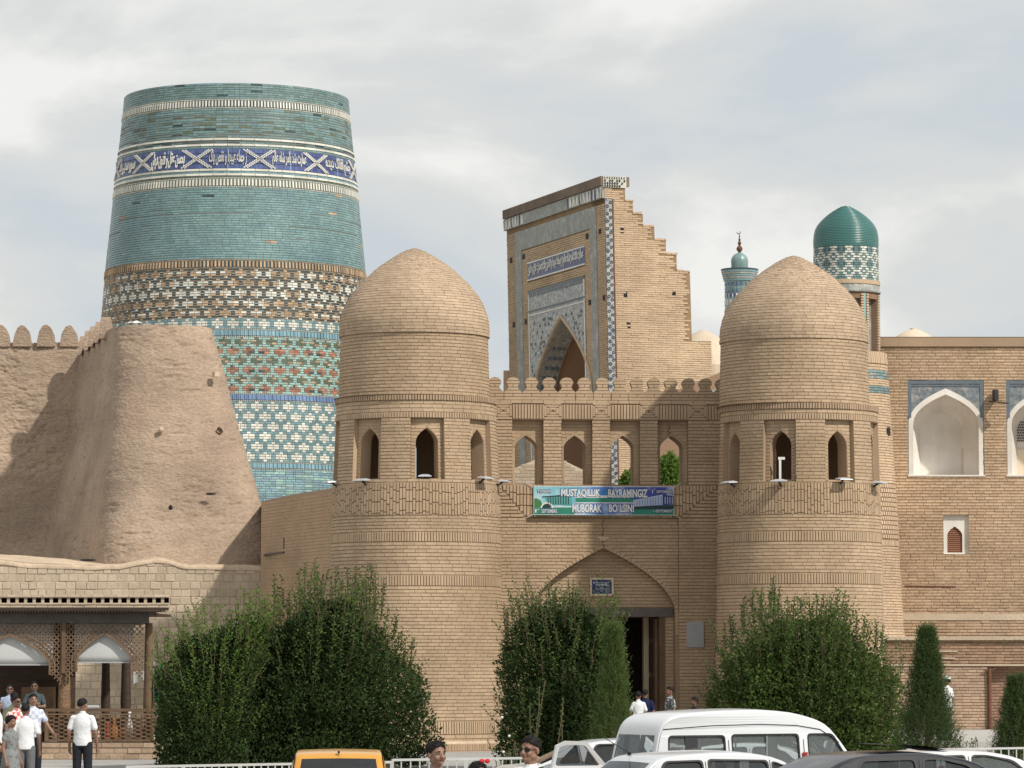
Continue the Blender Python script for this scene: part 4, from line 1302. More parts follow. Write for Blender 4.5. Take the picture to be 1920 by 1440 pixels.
# loose coping bricks on the steps
mb = MB(); rn = random.Random(3)
for i in range(1, 7):
    x = su[i - 1]
    while x < su[i] - .05:
        l = rn.uniform(.2, .34); mb.prism([(x, stv[i]), (min(x + l - .02, su[i] + .04), stv[i]), (min(x + l - .02, su[i] + .04), stv[i] + rn.uniform(.05, .12)), (x, stv[i] + rn.uniform(.05, .1))], [], lambda a, b, d: PS.pt(a, b, d), -1.6, .03); x += l
mb.build('coping_bricks', M['madrasa_brick'], PT, kind='stuff')
# small holes for scaffolding
mb = MB()
for x, y in ((1166, 432), (1172, 552), (1263, 552), (1178, 610)):
    u, v = PS.px(x, y); mb.prism([(u - .09, v - .13), (u + .09, v - .13), (u + .09, v + .11), (u - .09, v + .13)], [], lambda a, b, d: PS.pt(a, b, d), -.02, .02)
for x, y in ((1124, 434), (957.5, 488), (960.5, 609), (981, 481), (983, 603), (1100, 443), (1130, 558), (1103, 567)):
    u, v = PF.px(x, y); mb.prism([(u - .16, v - .12), (u + .16, v - .12), (u + .16, v + .12), (u - .16, v + .12)], [], lambda a, b, d: PF.pt(a, b, d), -.02, .03)
mb.build('putlog_holes', M['black'], PT, kind='stuff')
# front with its niche
ax = fu(1049, 602); aT = fv(1049, 602)
uL = fu(1001, 715); uR = fu(1101, 715)
ax = ax
hwA = (uR - uL) / 2 * 1.06; acx2 = (uL + uR) / 2
vS = fv(1050, 735); hwA = (uR - uL) / 2 * 1.04
mb = MB()
arch_panel(mb, PF, 0, PWD, 0, vT - .02, acx2, hwA, 0, vS, aT, 1.7, 0.0, n=14)
al = arch_line(acx2, hwA, 0, vS, aT, 1.7, 14)
mb.poly([PF.pt(0, vT - .02, 0), PF.pt(PWD, vT - .02, 0), PF.pt(PWD, vT - .02, -1.0), PF.pt(0, vT - .02, -1.0)])
mb.poly([PF.pt(0, 0, 0), PF.pt(0, vT - .02, 0), PF.pt(0, vT - .02, -1.0), PF.pt(0, 0, -1.0)])
mb.build('front_wall', M['portal_mortar'], PT, recalc=False)
mb = MB(); sweep(mb, PF, al, 0.0, -.95)
so = mb.build('arch_soffit', M['majolica'], PT, recalc=False)
mb = MB()
# chamber behind the arch: side walls, vault and back
hC = min(hwA + .3, PWD - acx2 - .35)
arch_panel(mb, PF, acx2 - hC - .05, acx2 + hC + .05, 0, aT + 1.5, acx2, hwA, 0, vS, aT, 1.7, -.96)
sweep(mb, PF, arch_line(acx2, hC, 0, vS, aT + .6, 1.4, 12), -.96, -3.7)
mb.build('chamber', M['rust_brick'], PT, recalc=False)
chf = Flat(PF.pt(acx2 - hC, 0)[0], PF.pt(acx2 - hC, 0)[1], pang - 90)
rows = lay(chf, -7.0 if False else 1.35, 6.9, 4.0, vS + 1.5, .4, .11, w=.012)
rows2 = []
for r in rows: rows2.append((-r[1], -r[0], r[2], r[3], -.02 - .0, .015, 0, r[7]))
fb = Flat(PF.pt(0, 0, -3.6)[0] - PF.B[0] * PF.v0, PF.pt(0, 0, -3.6)[1], pang)
bricks('chamber_bricks', fb, lay(fb, acx2 - hC, acx2 + hC, 3, vS + 2, .4, .11), [M['rust_brick']], PT)
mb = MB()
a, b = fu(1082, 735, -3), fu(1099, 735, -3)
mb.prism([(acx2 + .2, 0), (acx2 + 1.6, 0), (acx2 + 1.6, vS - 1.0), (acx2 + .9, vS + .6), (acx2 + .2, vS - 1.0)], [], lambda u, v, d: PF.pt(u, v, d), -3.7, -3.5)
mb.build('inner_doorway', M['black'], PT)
# tile bands: flat frames set into the brick front
def frame_band(name, o, i, m, w=.03, top=True):
    """o,i = (u0,u1,vtop)"""
    mb = MB()
    for (a, b, c, d) in ((o[0], o[1], i[2], o[2]), (o[0], i[0], 0, i[2]), (i[1], o[1], 0, i[2])):
        mb.prism([(a, c), (b, c), (b, d), (a, d)], [], lambda u, v, q: PF.pt(u, v, q), -.01, w)
    return mb.build(name, m, PT)
oL, oR = fu(966, 600), fu(1118, 600); oT = (fv(966, 437) + fv(1117, 386)) / 2
iL, iR = fu(977.5, 600), fu(1106, 600); iT = (fv(978, 470) + fv(1104, 428)) / 2
print('portal check', fv(966, 437), fv(1117, 386), fv(978, 470), fv(1104, 428), 'width', PWD, 'h', vT)
frame_band('tile_band', (oL, oR, oT), (iL, iR, iT), M['tile_grey'])
pL, pR = fu(989, 600), fu(1094.5, 600); pT = (fv(989, 547) + fv(1094, 517)) / 2
# brick of the front, skipping the bands
bandh = [rect_hole(oL - .03, iL + .03, 0, oT + .03), rect_hole(iR - .03, oR + .03, 0, oT + .03), rect_hole(oL - .03, oR + .03, iT - .03, oT + .03), rect_hole(pL - .06, pR + .06, 0, pT + .06)]
ns0, ns1 = fv(988, 529), fv(988, 492); ns1 = (ns1 + fv(1094, 461)) / 2; ns0 = (ns0 + fv(1094, 495)) / 2
bandh.append(rect_hole(pL - .1, pR + .1, ns0 - .05, ns1 + .05))
bricks('front_bricks', PF, lay(PF, 0.02, PWD, 0, vTt - .7, .42, .098, holes=bandh, jit=.008, w=.015, j=.015), [M['portal_brick']], PT)
mb = MB(); mb.prism([(pL - .1, ns0), (pR + .1, ns0), (pR + .1, ns1), (pL - .1, ns1)], [], lambda u, v, q: PF.pt(u, v, q), -.01, .03)
ip = mb.build('inscription_panel', M['cobalt'], PT)
mb = MB()
for a, b in ((ns0, ns0 + .07), (ns1 - .07, ns1)): mb.prism([(pL - .1, a), (pR + .1, a), (pR + .1, b), (pL - .1, b)], [], lambda u, v, q: PF.pt(u, v, q), .02, .05)
mb.build('panel_border', M['tile_white'], ip, kind='stuff')
mb = MB()
txt = shape_ar('عمارت شد بامر شاه عالم ز جمله عیبها و نقص پاک بحسن عقل و فنون')
fit_text(mb, txt, lambda u, v, d: PF.pt(u, v, d), pL + .05, pR - .05, ns0 + .12, ns1 - .10, .03, .06, bold=.015)
fit_text(mb, shape_ar('چشم افلاک دیده سرو سهی یاد ز جمله عیبها بامر شاه عالم عقل'), lambda u, v, d: PF.pt(u, v, d), pL + .2, pR - .2, ns0 + .45, ns1 - .16, .03, .065, bold=.0)
mb.build('inscription', M['off_white'], ip, recalc=False, kind='stuff')
# majolica spandrel panel
mb = MB()
loops_arch = [(u, max(v, 0.02)) for u, v in arch_line(acx2, hwA + .05, .02, vS, aT + .08, 1.7, 14)]
mb.prism([(pL, 0)] + loops_arch + [(pR, 0), (pR, pT), (pL, pT)], [], lambda u, v, q: PF.pt(u, v, q), -.01, .035)
M['maj_small'] = mat('maj_small', (.40, .40, .385), .4, .1, .1, 3, .01, 8, spec=.45, stain=(.13, .16, .26), stain_scale=5, fine=.45)
sp = mb.build('spandrel', M['maj_small'], PT)
mb = MB()
for a, b, mi in ((pT - .14, pT, 0), (pT - 1.0, pT - .92, 0), (pT - 1.18, pT - 1.12, 1)):
    mb.prism([(pL, a), (pR, a), (pR, b), (pL, b)], [], lambda u, v, q: PF.pt(u, v, q), .03, .06, mi)
n = 26
for k in range(n):
    a = pL + (pR - pL) * (k + .2) / n; b = pL + (pR - pL) * (k + .8) / n
    mb.prism([(a, pT - .30), (b, pT - .30), (b, pT - .18), (a, pT - .18)], [], lambda u, v, q: PF.pt(u, v, q), .03, .05, 0)
for a, b in ((pL, pL + .12), (pR - .12, pR)): mb.prism([(a, 0), (b, 0), (b, pT), (a, pT)], [], lambda u, v, q: PF.pt(u, v, q), .03, .055, 1)
mb.build('spandrel_border', [M['tile_dark'], M['tile_white']], sp, kind='stuff')
mb = MB()      # twisted moulding round the arch
al2 = arch_line(acx2, hwA + .12, .02, vS, aT + .2, 1.7, 14)
mb.tube([PF.pt(u, v, .05) for u, v in al2], .07, 6)
mb.build('arch_moulding', M['portal_brick'], sp)
# rosette scrolls on spandrel: small rings
def ring(mb, fr, u, v, r, w=.05, t=.022, n=10, m=0):
    a = [[fr.pt(u + rr * math.cos(2 * math.pi * k / n), v + rr * math.sin(2 * math.pi * k / n), ww) for k in range(n)] for rr, ww in ((r, w - .03), (r, w), (r - t, w), (r - t, w - .03))]
    mb.grid(a, m, close=True)
mb = MB(); rn = random.Random(4); f_ = arch_w(hwA + .35, vS, aT + .4, 1.7)
v = vS - 2
while v < pT - 1.3:
    for s in (-1, 1):
        u = acx2 + s * (f_(v) + .15)
        while pL + .3 < u < pR - .3:
            ring(mb, PF, u + rn.uniform(-.05, .05), v + rn.uniform(-.05, .05), .08, .055, .03, 7, rn.choice((0, 1, 1))); u += s * .25
    v += .25
mb.build('scroll_pattern', [M['tile_slate'] if 'tile_slate' in M else M.setdefault('tile_slate', mat('tile_slate', (.135, .165, .19), .4, .12, .1, 3)), M['off_white']], sp, kind='stuff')
mb = MB(); v = 3.0    # soffit ornaments
while v < aT - 1:
    hh_ = arch_w(hwA, vS, aT, 1.7)(v)
    for q in range(3):
        u = acx2 - hh_ + .03
        c = PF.pt(u, v, -.2 - q * .28); mb.box(c, (.14, .14, .14), math.radians(45))
    v += .42
mb.build('soffit_pattern', M['tile_slate'], so, kind='stuff')
# corner strip with rings
mb = MB(); mb.prism([(0.02, 0), (.34, 0), (.34, SV(1140, 373)), (.02, SV(1140, 373))], [], lambda u, v, q: PS.pt(u, v, q), -.02, .05)
cs = mb.build('corner_strip', M['maj_small'], PT)
mb = MB(); mb.prism([(.36, 0), (.42, 0), (.42, SV(1140, 373)), (.36, SV(1140, 373))], [], lambda u, v, q: PS.pt(u, v, q), -.02, .04); mb.build('strip_edge', M['rust'], PT)
mb = MB(); v = 4.5; k = 0
while v < SV(1140, 380):
    ring(mb, PS, .11, v, .075, .075, .034, 8); ring(mb, PS, .26, v + .17, .07, .075, .03, 8); v += .335
mb.build('ring_pattern', M['tile_dark'], cs, kind='stuff')
# cornice: frieze tiles, dark rim
mb = MB()
mb.prism([(-.12, vT - .42), (PWD + .02, vT - .42), (PWD + .02, vT), (-.12, vT)], [], lambda u, v, q: PF.pt(u, v, q), -1.2, .16)
cr_ = mb.build('cornice', M['roof_edge'], PT)
mb = MB()
mb.prism([(-.15, vT - .98), (PWD, vT - .98), (PWD, vT - .44), (-.15, vT - .44)], [], lambda u, v, q: PF.pt(u, v, q), -.02, .1)
fz = mb.build('frieze', M['tile_grey'], PT)
mb = MB(); rn = random.Random(8)
for k in range(60):
    u = -.1 + k * .225
    if not (u < 2.8 or u > 8.8): continue
    if u > PWD - .2: break
    s = 1 if k % 2 else -1
    c0, c1 = vT - .95, vT - .48
    pts = [(u, c0), (u + .12, c0), (u + .12 + s * .1, c1), (u + s * .1, c1)]
    mb.prism(pts, [], lambda a, b, q: PF.pt(a, b, q), .09, .13, rn.choice((0, 0, 1)))
mb.build('frieze_pattern', [M['tile_white'], M['cobalt']], fz, kind='stuff')
mb = MB(); e0, e1 = SV(1150, 352), vT
mb.prism([(-.05, e0), (su[0] + .05, e0), (su[0] + .05, e1), (-.05, e1)], [], lambda a, b, q: PS.pt(a, b, q), -.3, .06)
fe_ = mb.build('corner_frieze', M['tile_white'], PT)
mb = MB(); rn = random.Random(12)
for j in range(4):
    for k in range(9):
        if rn.random() < .68 or j == 3:
            u = k * .115 - .02; v = e0 + .04 + j * .12; t = .05 if j < 3 else .03
            mb.prism([(u, v), (u + .05, v - .03 if j < 3 else v), (u + t * 2, v + .04), (u + .04, v + .09)], [], lambda a, b, q: PS.pt(a, b, q), .05, .085)
mb.build('frieze_pattern', M['black'], fe_, kind='stuff')
# little buttress at the far foot, and the low annexe with its dome on the right
mb = MB(); b0, b1 = fv(950, 693), 0
mb.box((X(951, 700, 178.5), 178.6, b0 / 2), (.36, .8, b0)); mb.build('buttress', M['madrasa_brick'], PT)
mb = MB(); q = P(1318, 690, 171)
mb.lathe((q.x, 171), [(2.2, 0), (2.2, Zat(690, 171)), (1.95, Zat(672, 171)), (1.5, Zat(652, 171)), (.9, Zat(636, 171)), (.35, Zat(624, 171)), (.02, Zat(618, 171))], 32)
mb.build('rear_dome', M['plaster_pale'], PT, smooth=False, recalc=False)

# sloping parapet between portal and right tower
PA = Flat(X(1236, 745, 125), 125, 6)
PP = thing('sloping_parapet', 'brown sloping parapet rising behind the merlons towards the right gate tower', 'wall', (PA.pt(1, 0)[0], 125, 0))
p0, p1 = PA.px(1236, 745), PA.px(1375, 688)
mb = MB(); mb.prism([(p0[0], 0), (p1[0], 0), (p1[0], p1[1]), (p0[0], p0[1])], [], lambda a, b, q: PA.pt(a, b, q), -.5, 0)
mb.build('wall_core', M['rust_brick'], PP)
mb = MB()
for k in range(5):
    a, b = PA.px(1262 + k * 22, 752 - k * 5); h = .28
    mb.prism([(a, b - h), (a + .3, b - h), (a + .3, b + h * .5), (a, b + h * .3)], [], lambda u, v, q: PA.pt(u, v, q), 0, .03)
mb.build('glazed_tile', M['tile_grey'], PP, kind='stuff')
# gabled wall seen through the first two windows
q0, q1, q2, q3 = P(960, 880, 112), P(1030, 851, 112), P(1100, 884, 112), P(1100, 930, 112)
mb = MB(); mb.prism([(q0.x, 3), (q2.x, 3), (q2.x, q2.z), (q1.x, q1.z), (q0.x, q0.z)], [], lambda a, b, q: Vector((a, 112 - q, b)), -1.5, 0)
GB = thing('gabled_wall', 'pale low gabled brick wall seen through the two left windows of the gate', 'wall', (q1.x, 112, 0))
mb.build('wall_core', M['plaster_pale'], GB)
gf = Flat(q0.x, 112, 0); rows = []
for r in lay(gf, 0, q2.x - q0.x, 3.2, q1.z, .3, .1, j=.012):
    xx = q0.x + (r[0] + r[1]) / 2; lim = np.interp(xx, [q0.x, q1.x, q2.x], [q0.z, q1.z, q2.z])
    if r[3] < lim - .02: rows.append(r)
bricks('brick_courses', gf, rows, [M['mudbrick']], GB)

# =================================================================== corner tower of the madrasa
YT = 145.0; kt = YT / FPX
TX = Xat(1588, 900, YT)
ft = lambda py: Zat(py, YT - 1.5)
tprof = sorted([(-.1, 2.35), (Zat(1195, YT), 2.2), (ft(1180), 103 * kt), (ft(1000), 95 * kt), (ft(900), 90 * kt), (ft(800), 84.5 * kt), (ft(720), 80 * kt), (ft(657), 74 * kt)])
TC = Cyl(TX, YT, tprof)
CT = thing('corner_minaret', 'round corner turret with a green glazed dome over a white checkered collar', 'minaret', (TX, YT, 0))
mb = MB(); mb.lathe((TX, YT), [(r, z_) for z_, r in tprof] + [(1.2, tprof[-1][0] + .01)], 48)
mb.build('shaft', M['madrasa_mortar'], CT, recalc=False)
rows = []
A0, A1 = -2.0, 2.0
def tl(py0, py1, **k): return lay(TC, A0, A1, ft(py1), ft(py0), k.get('L', .32), k.get('H', .105), w=k.get('w', .015), mi=k.get('mi', 0), bond=k.get('bond', .5), jit=.006, holes=k.get('holes', ()), j=.016)
sqh = [rect_hole(math.asin((1657 - 1588) / 85.0), math.asin((1667 - 1588) / 85.0), ft(815), ft(800))]
rows += tl(657, 681, L=.1, H=ft(657) - ft(681), bond=0, w=.04)
rows += tl(681, 692); rows += tl(709, 722); rows += tl(736, 905, holes=sqh)
rows += tl(1012, 1024, L=.1, H=ft(1012) - ft(1024), bond=0, w=.03)
rows += tl(1024, 1195, mi=1)
# openwork brick field with dark slots
z0, z1 = ft(1010), ft(906); n = 12; hh = (z1 - z0) / n
for k in range(n):
    for i in range(60):
        st = 4.0 / 60; u = A0 + i * st + (st / 2 if k % 2 else 0)
        rows.append((u, u + st * .72, z0 + k * hh + .012, z0 + (k + 1) * hh - .012, -.02, .03, 0, random.random()))
bricks('brick_courses', TC, rows, [M['portal_brick'], M['portal_brick']], CT)
rows = []
for p0_, p1_ in ((692, 709), (722, 736)):
    z0, z1 = ft(p1_), ft(p0_)
    for i in range(40):
        st = 4.0 / 40; u = A0 + i * st
        for k in range(3):
            c = 0 if (k == 1) == (i % 4 < 2) else 1
            rows.append((u + .002, u + st - .002, z0 + (z1 - z0) * k / 3 + .01, z0 + (z1 - z0) * (k + 1) / 3 - .01, -.02, .02, c if rn.random() < .85 else 2, random.random()))
bricks('glazed_bands', TC, rows, [M['tile_teal'], M['tile_steel'], M['tile_grey']], CT)
# arcade drum
rD = 61.5 * kt; zd0, zd1, zd2, zd3 = ft(657), ft(545), ft(530), ft(522)
DX = Xat(1587, 600, YT)
DC = Cyl(DX, YT, [(zd0 - .2, rD * .99), (Zat(385, YT) + .1, rD * .98)])
mb = MB()
na = 8; amp_ = 2 * math.pi / na; a00 = math.radians(6)
for i in range(na):
    a = a00 + i * amp_; hw_ = math.radians(15)
    rect_s(mb, DC, a - amp_ / 2, a - hw_, zd0, zd1, 0, 0); rect_s(mb, DC, a + hw_, a + amp_ / 2, zd0, zd1, 0, 0)
    rect_s(mb, DC, a - hw_, a + hw_, zd1 - .25, zd1, 0, 0)
    sweep(mb, DC, [(a - hw_, zd0), (a - hw_, zd1 - .25), (a + hw_, zd1 - .25), (a + hw_, zd0)], 0, -.25, 0)
    rect_s(mb, DC, a - hw_, a + hw_, zd0, zd1 - .25, -.25, 1)
ad = mb.build('arcade_drum', [M['madrasa_mortar'], M['tile_grey']], CT, recalc=False)
rows = []
for i in range(na):
    a = a00 + i * amp_ + amp_ / 2
    if math.cos(a) < -.3: continue
    for s in (-1, 1):
        u0 = a + s * math.radians(5.2)
        for k in range(22):
            hh = (zd1 - zd0 - .05) / 22
            rows.append((u0 - math.radians(2.3), u0 + math.radians(2.3), zd0 + k * hh + .012, zd0 + (k + 1) * hh - .02, -.02, .06, 0, random.random()))
bricks('arcade_bricks', DC, rows, [M['portal_brick']], ad)
mb = MB()
for i in range(na):
    a = a00 + i * amp_ + amp_ / 2
    rect_s(mb, DC, a - math.radians(2.2), a + math.radians(2.2), zd0 + .05, zd1 - .05, .03, 0)
mb.build('mint_strip', M['tile_mint'], ad, recalc=False, kind='stuff')
mb = MB(); mb.lathe((DX, YT), [(rD + .06, zd1), (rD + .08, zd1 + .06), (rD + .02, zd1 + .08), (rD + .02, zd2)], 40); mb.build('mint_ring', M['tile_grey'], CT, recalc=False)
mb = MB(); mb.lathe((DX, YT), [(rD - .02, zd2), (rD + .05, zd2 + .01), (rD + .05, zd3), (rD, zd3 + .01)], 40); mb.build('brick_ring', M['portal_brick'], CT, recalc=False)
# white and green checkered collar
zc0, zc1 = zd3, ft(459)
mb = MB(); mb.lathe((DX, YT), [(rD - .01, zc0), (rD - .01, zc1)], 40); cl_ = mb.build('collar', M['tile_dark'], CT, recalc=False)
rows = []; nr = 14; hh = (zc1 - zc0) / nr; npd = 13; st = 2 * math.pi / npd
HALF = [0, 1, 2, 3, 2, 1]
for k in range(nr):
    d = HALF[k % 6]                      # lozenge outline: one long white brick on each side
    for i in range(-6, 7):
        a = i * st
        segs_ = []
        f = st / 8
        cut = [(-4 + 0, 4)]
        wh = []
        if d == 0: wh = [(-1, 1), ]
        else:
            wh = [(-d - 1, -d + 1), (d - 1, d + 1)]
        if d == 3: wh = [(-4, -2), (2, 4), (-.8, .8)]
        x = -4
        for p_, q_ in sorted(wh):
            if p_ > x: segs_.append((x, p_, 0))
            segs_.append((p_, q_, 1)); x = q_
        if x < 4: segs_.append((x, 4, 0))
        for p_, q_, c in segs_:
            rows.append((a + p_ * f + .004, a + q_ * f - .004, zc0 + k * hh + .010, zc0 + (k + 1) * hh - .010, -.02, .012 + .012 * c, c, random.random()))
bricks('collar_bricks', DC, rows, [M['tile_teal'], M['tile_white']], cl_)
zb, za = zc1, Zat(385, YT); hd = za - zb; rdm = 61.5 * kt
pr = [(0, .985), (.06, 1.0), (.2, 1.0), (.32, .985), (.44, .95), (.55, .87), (.65, .755), (.75, .61), (.84, .45), (.91, .30), (.96, .175), (.985, .10), (1, .005)]
mb = MB(); prof = [(rdm - .02, zb - .01)]
nst = 26
for k in range(nst + 1):
    t = k / nst; r_ = float(np.interp(t, [p[0] for p in pr], [p[1] for p in pr])) * rdm
    z_ = zb + t * hd
    if k: prof.append((max(r_ + .004, .004), z_ - .02))
    prof.append((max(r_ - .010, .003), z_ - .008)); prof.append((max(r_, .003), z_))
mb.lathe((DX, YT), prof, 48)
mb.build('dome', M['tile_green'], CT, recalc=False, smooth=True)
mb = MB(); uu = math.asin((1662 - 1588) / 85.0); q = TC.pt(uu, ft(807), -.1); mb.box(q, (.2, .3, .32), uu); mb.build('vent_box', M['metal_dark'], CT)

# =================================================================== far slender minaret
YI = 478.0; ki = YI / FPX
IX = Xat(1387, 560, YI)
IT = thing('far_minaret', 'slender far minaret with a small green cupola and crescent finial peeping over the right dome', 'minaret', (IX, YI, 0))
zi = lambda py: Zat(py, YI)
mb = MB(); mb.lathe((IX, YI), [(4.6, 0), (29.5 * ki, zi(690)), (27.5 * ki, zi(540)), (28 * ki, zi(528))], 32)
mb.build('shaft', M['tile_mauve'], IT, recalc=False)
mb = MB(); bands = []
for a, b, m_ in ((528, 524, 0), (524, 520, 1), (520, 516, 0), (516, 512, 1), (512, 508, 0), (508, 505, 2)):
    r0 = np.interp(a, [505, 528], [35, 28.5]) * ki; r1 = np.interp(b, [505, 528], [35.5, 29.5]) * ki
    mb.lathe((IX, YI), [(r0, zi(a)), (r1, zi(a) + .03), (r1, zi(b))], 32, m_)
mb.lathe((IX, YI), [(35.5 * ki, zi(505)), (2, zi(504))], 32, 2)
mb.build('gallery', [M['tile_steel'], M['tile_grey'], M['tile_dark']], IT, recalc=False)
rows = []
IC = Cyl(IX, YI, [(0, 4.6), (zi(690), 29.5 * ki), (zi(540), 27.5 * ki), (zi(528), 28 * ki)])
for a, b, c in ((560, 551, 1), (551, 545, 0), (545, 538, 3), (575, 562, 2), (600, 580, 1), (538, 530, 0)):
    for i in range(-16, 17):
        rows.append((i * .1 + .006, i * .1 + .094, zi(a) + .05, zi(b) - .05, -.05, .06, c if (i % 3) else (c + 1) % 4, random.random()))
bricks('glazed_bands', IC, rows, [M['tile_teal'], M['tile_blue'], M['tile_white'], M['tile_turq']], IT)
mb = MB(); rr = 16 * ki
mb.lathe((IX, YI), [(rr, zi(505)), (rr, zi(496)), (rr * 1.02, zi(490)), (rr * .95, zi(484)), (rr * .75, zi(479)), (rr * .45, zi(475.5)), (.12, zi(473))], 24)
mb.build('cupola', M['tile_teal'], IT, recalc=False, smooth=True)
mb = MB()
fp = [(2, 474), (3, 472), (5.5, 469), (6, 466), (4.5, 463), (2, 460.5), (3.2, 457), (3.4, 455), (1.6, 452), (2.4, 449.5), (1.2, 447), (.8, 444), (1.6, 443), (.6, 441), (.35, 438)]
mb.lathe((IX, YI), [(r * ki, zi(y)) for r, y in fp], 14)
pts = []
for k in range(9):
    t = math.radians(200 + 250 * k / 8 - 40); pts.append((IX + .22 * math.cos(t) - .1, YI, zi(435.5) + .22 * math.sin(t)))
mb.tube(pts, [.02, .04, .05, .06, .06, .06, .05, .04, .02], 6)
mb.build('finial', M['rust'], IT, recalc=False)

# =================================================================== madrasa wall on the right
MW = Flat(X(1420, 900, 146.0), 146.0, 0.35)
mu = lambda px: MW.px(px, 900)[0]
mv = lambda py: MW.px(1780, py)[1]
MD = thing('madrasa_wall', 'high brick madrasa wall with white plastered arched niches and blue tile spandrels at the right', 'building', (MW.pt(9, 0)[0], 146, 0))
mend = mu(2090); vtop = mv(632)
niches_px = [(1703, 1846, 712, 891), (1888, 2031, 712, 891)]
mb = MB(); prev = 0; HO = []
for a, b, t, bt in niches_px:
    ua, ub, vt, vb = mu(a), mu(b), mv(t), mv(bt)
    rect_s(mb, MW, prev, ua, vb, vt, 0); prev = ub; HO.append(rect_hole(ua, ub, vb, vt))
rect_s(mb, MW, prev, mend, mv(891), mv(712), 0); rect_s(mb, MW, 0, mend, mv(712), vtop - .01, 0)
wa_, wb_, wt_, wbt_ = mu(1768), mu(1816), mv(966), mv(1039)
rect_s(mb, MW, 0, mend, wt_, mv(891), 0); rect_s(mb, MW, 0, wa_, wbt_, wt_, 0); rect_s(mb, MW, wb_, mend, wbt_, wt_, 0); rect_s(mb, MW, 0, mend, 0, wbt_, 0)
mb.poly([MW.pt(0, vtop, .12), MW.pt(mend, vtop, .12), MW.pt(mend, vtop, -8), MW.pt(0, vtop, -8)])
HO.append(rect_hole(wa_, wb_, wbt_, wt_))
mb.build('wall_core', M['madrasa_mortar'], MD, recalc=False)
R = lay(MW, 0.02, mend, 0.0, mv(651), .34, .118, holes=HO, j=.022, jit=.012, w=.02)
bricks('brick_courses', MW, R, [M['madrasa_brick']], MD, 300, (1700, 640, 1915, 1180))
mb = MB(); mb.prism([(0, mv(650)), (mend, mv(650)), (mend, vtop), (0, vtop)], [], lambda a, b, d: MW.pt(a, b, d), -.3, .10)
mb.build('mud_coping', M['gate_brick_dark'], MD)
mb = MB(); rn = random.Random(2)
mb.prism([(mu(1690), mv(1163)), (mend, mv(1163)), (mend, mv(1151)), (mu(1690), mv(1151))], [], lambda a, b, d: MW.pt(a, b, d), 0, .045)
mb.build('mortar_band', M['mudbrick'], MD)
mb = MB()
for a, b, y in ((1695, 1790, 1099), (1708, 1712, 650)): mb.prism([(mu(a), mv(y) - .03), (mu(b), mv(y) - .04), (mu(b), mv(y)), (mu(a), mv(y) + .03)], [], lambda q, r, d: MW.pt(q, r, d), 0, .05)
mb.build('crack', M['rust'], MD, kind='stuff')
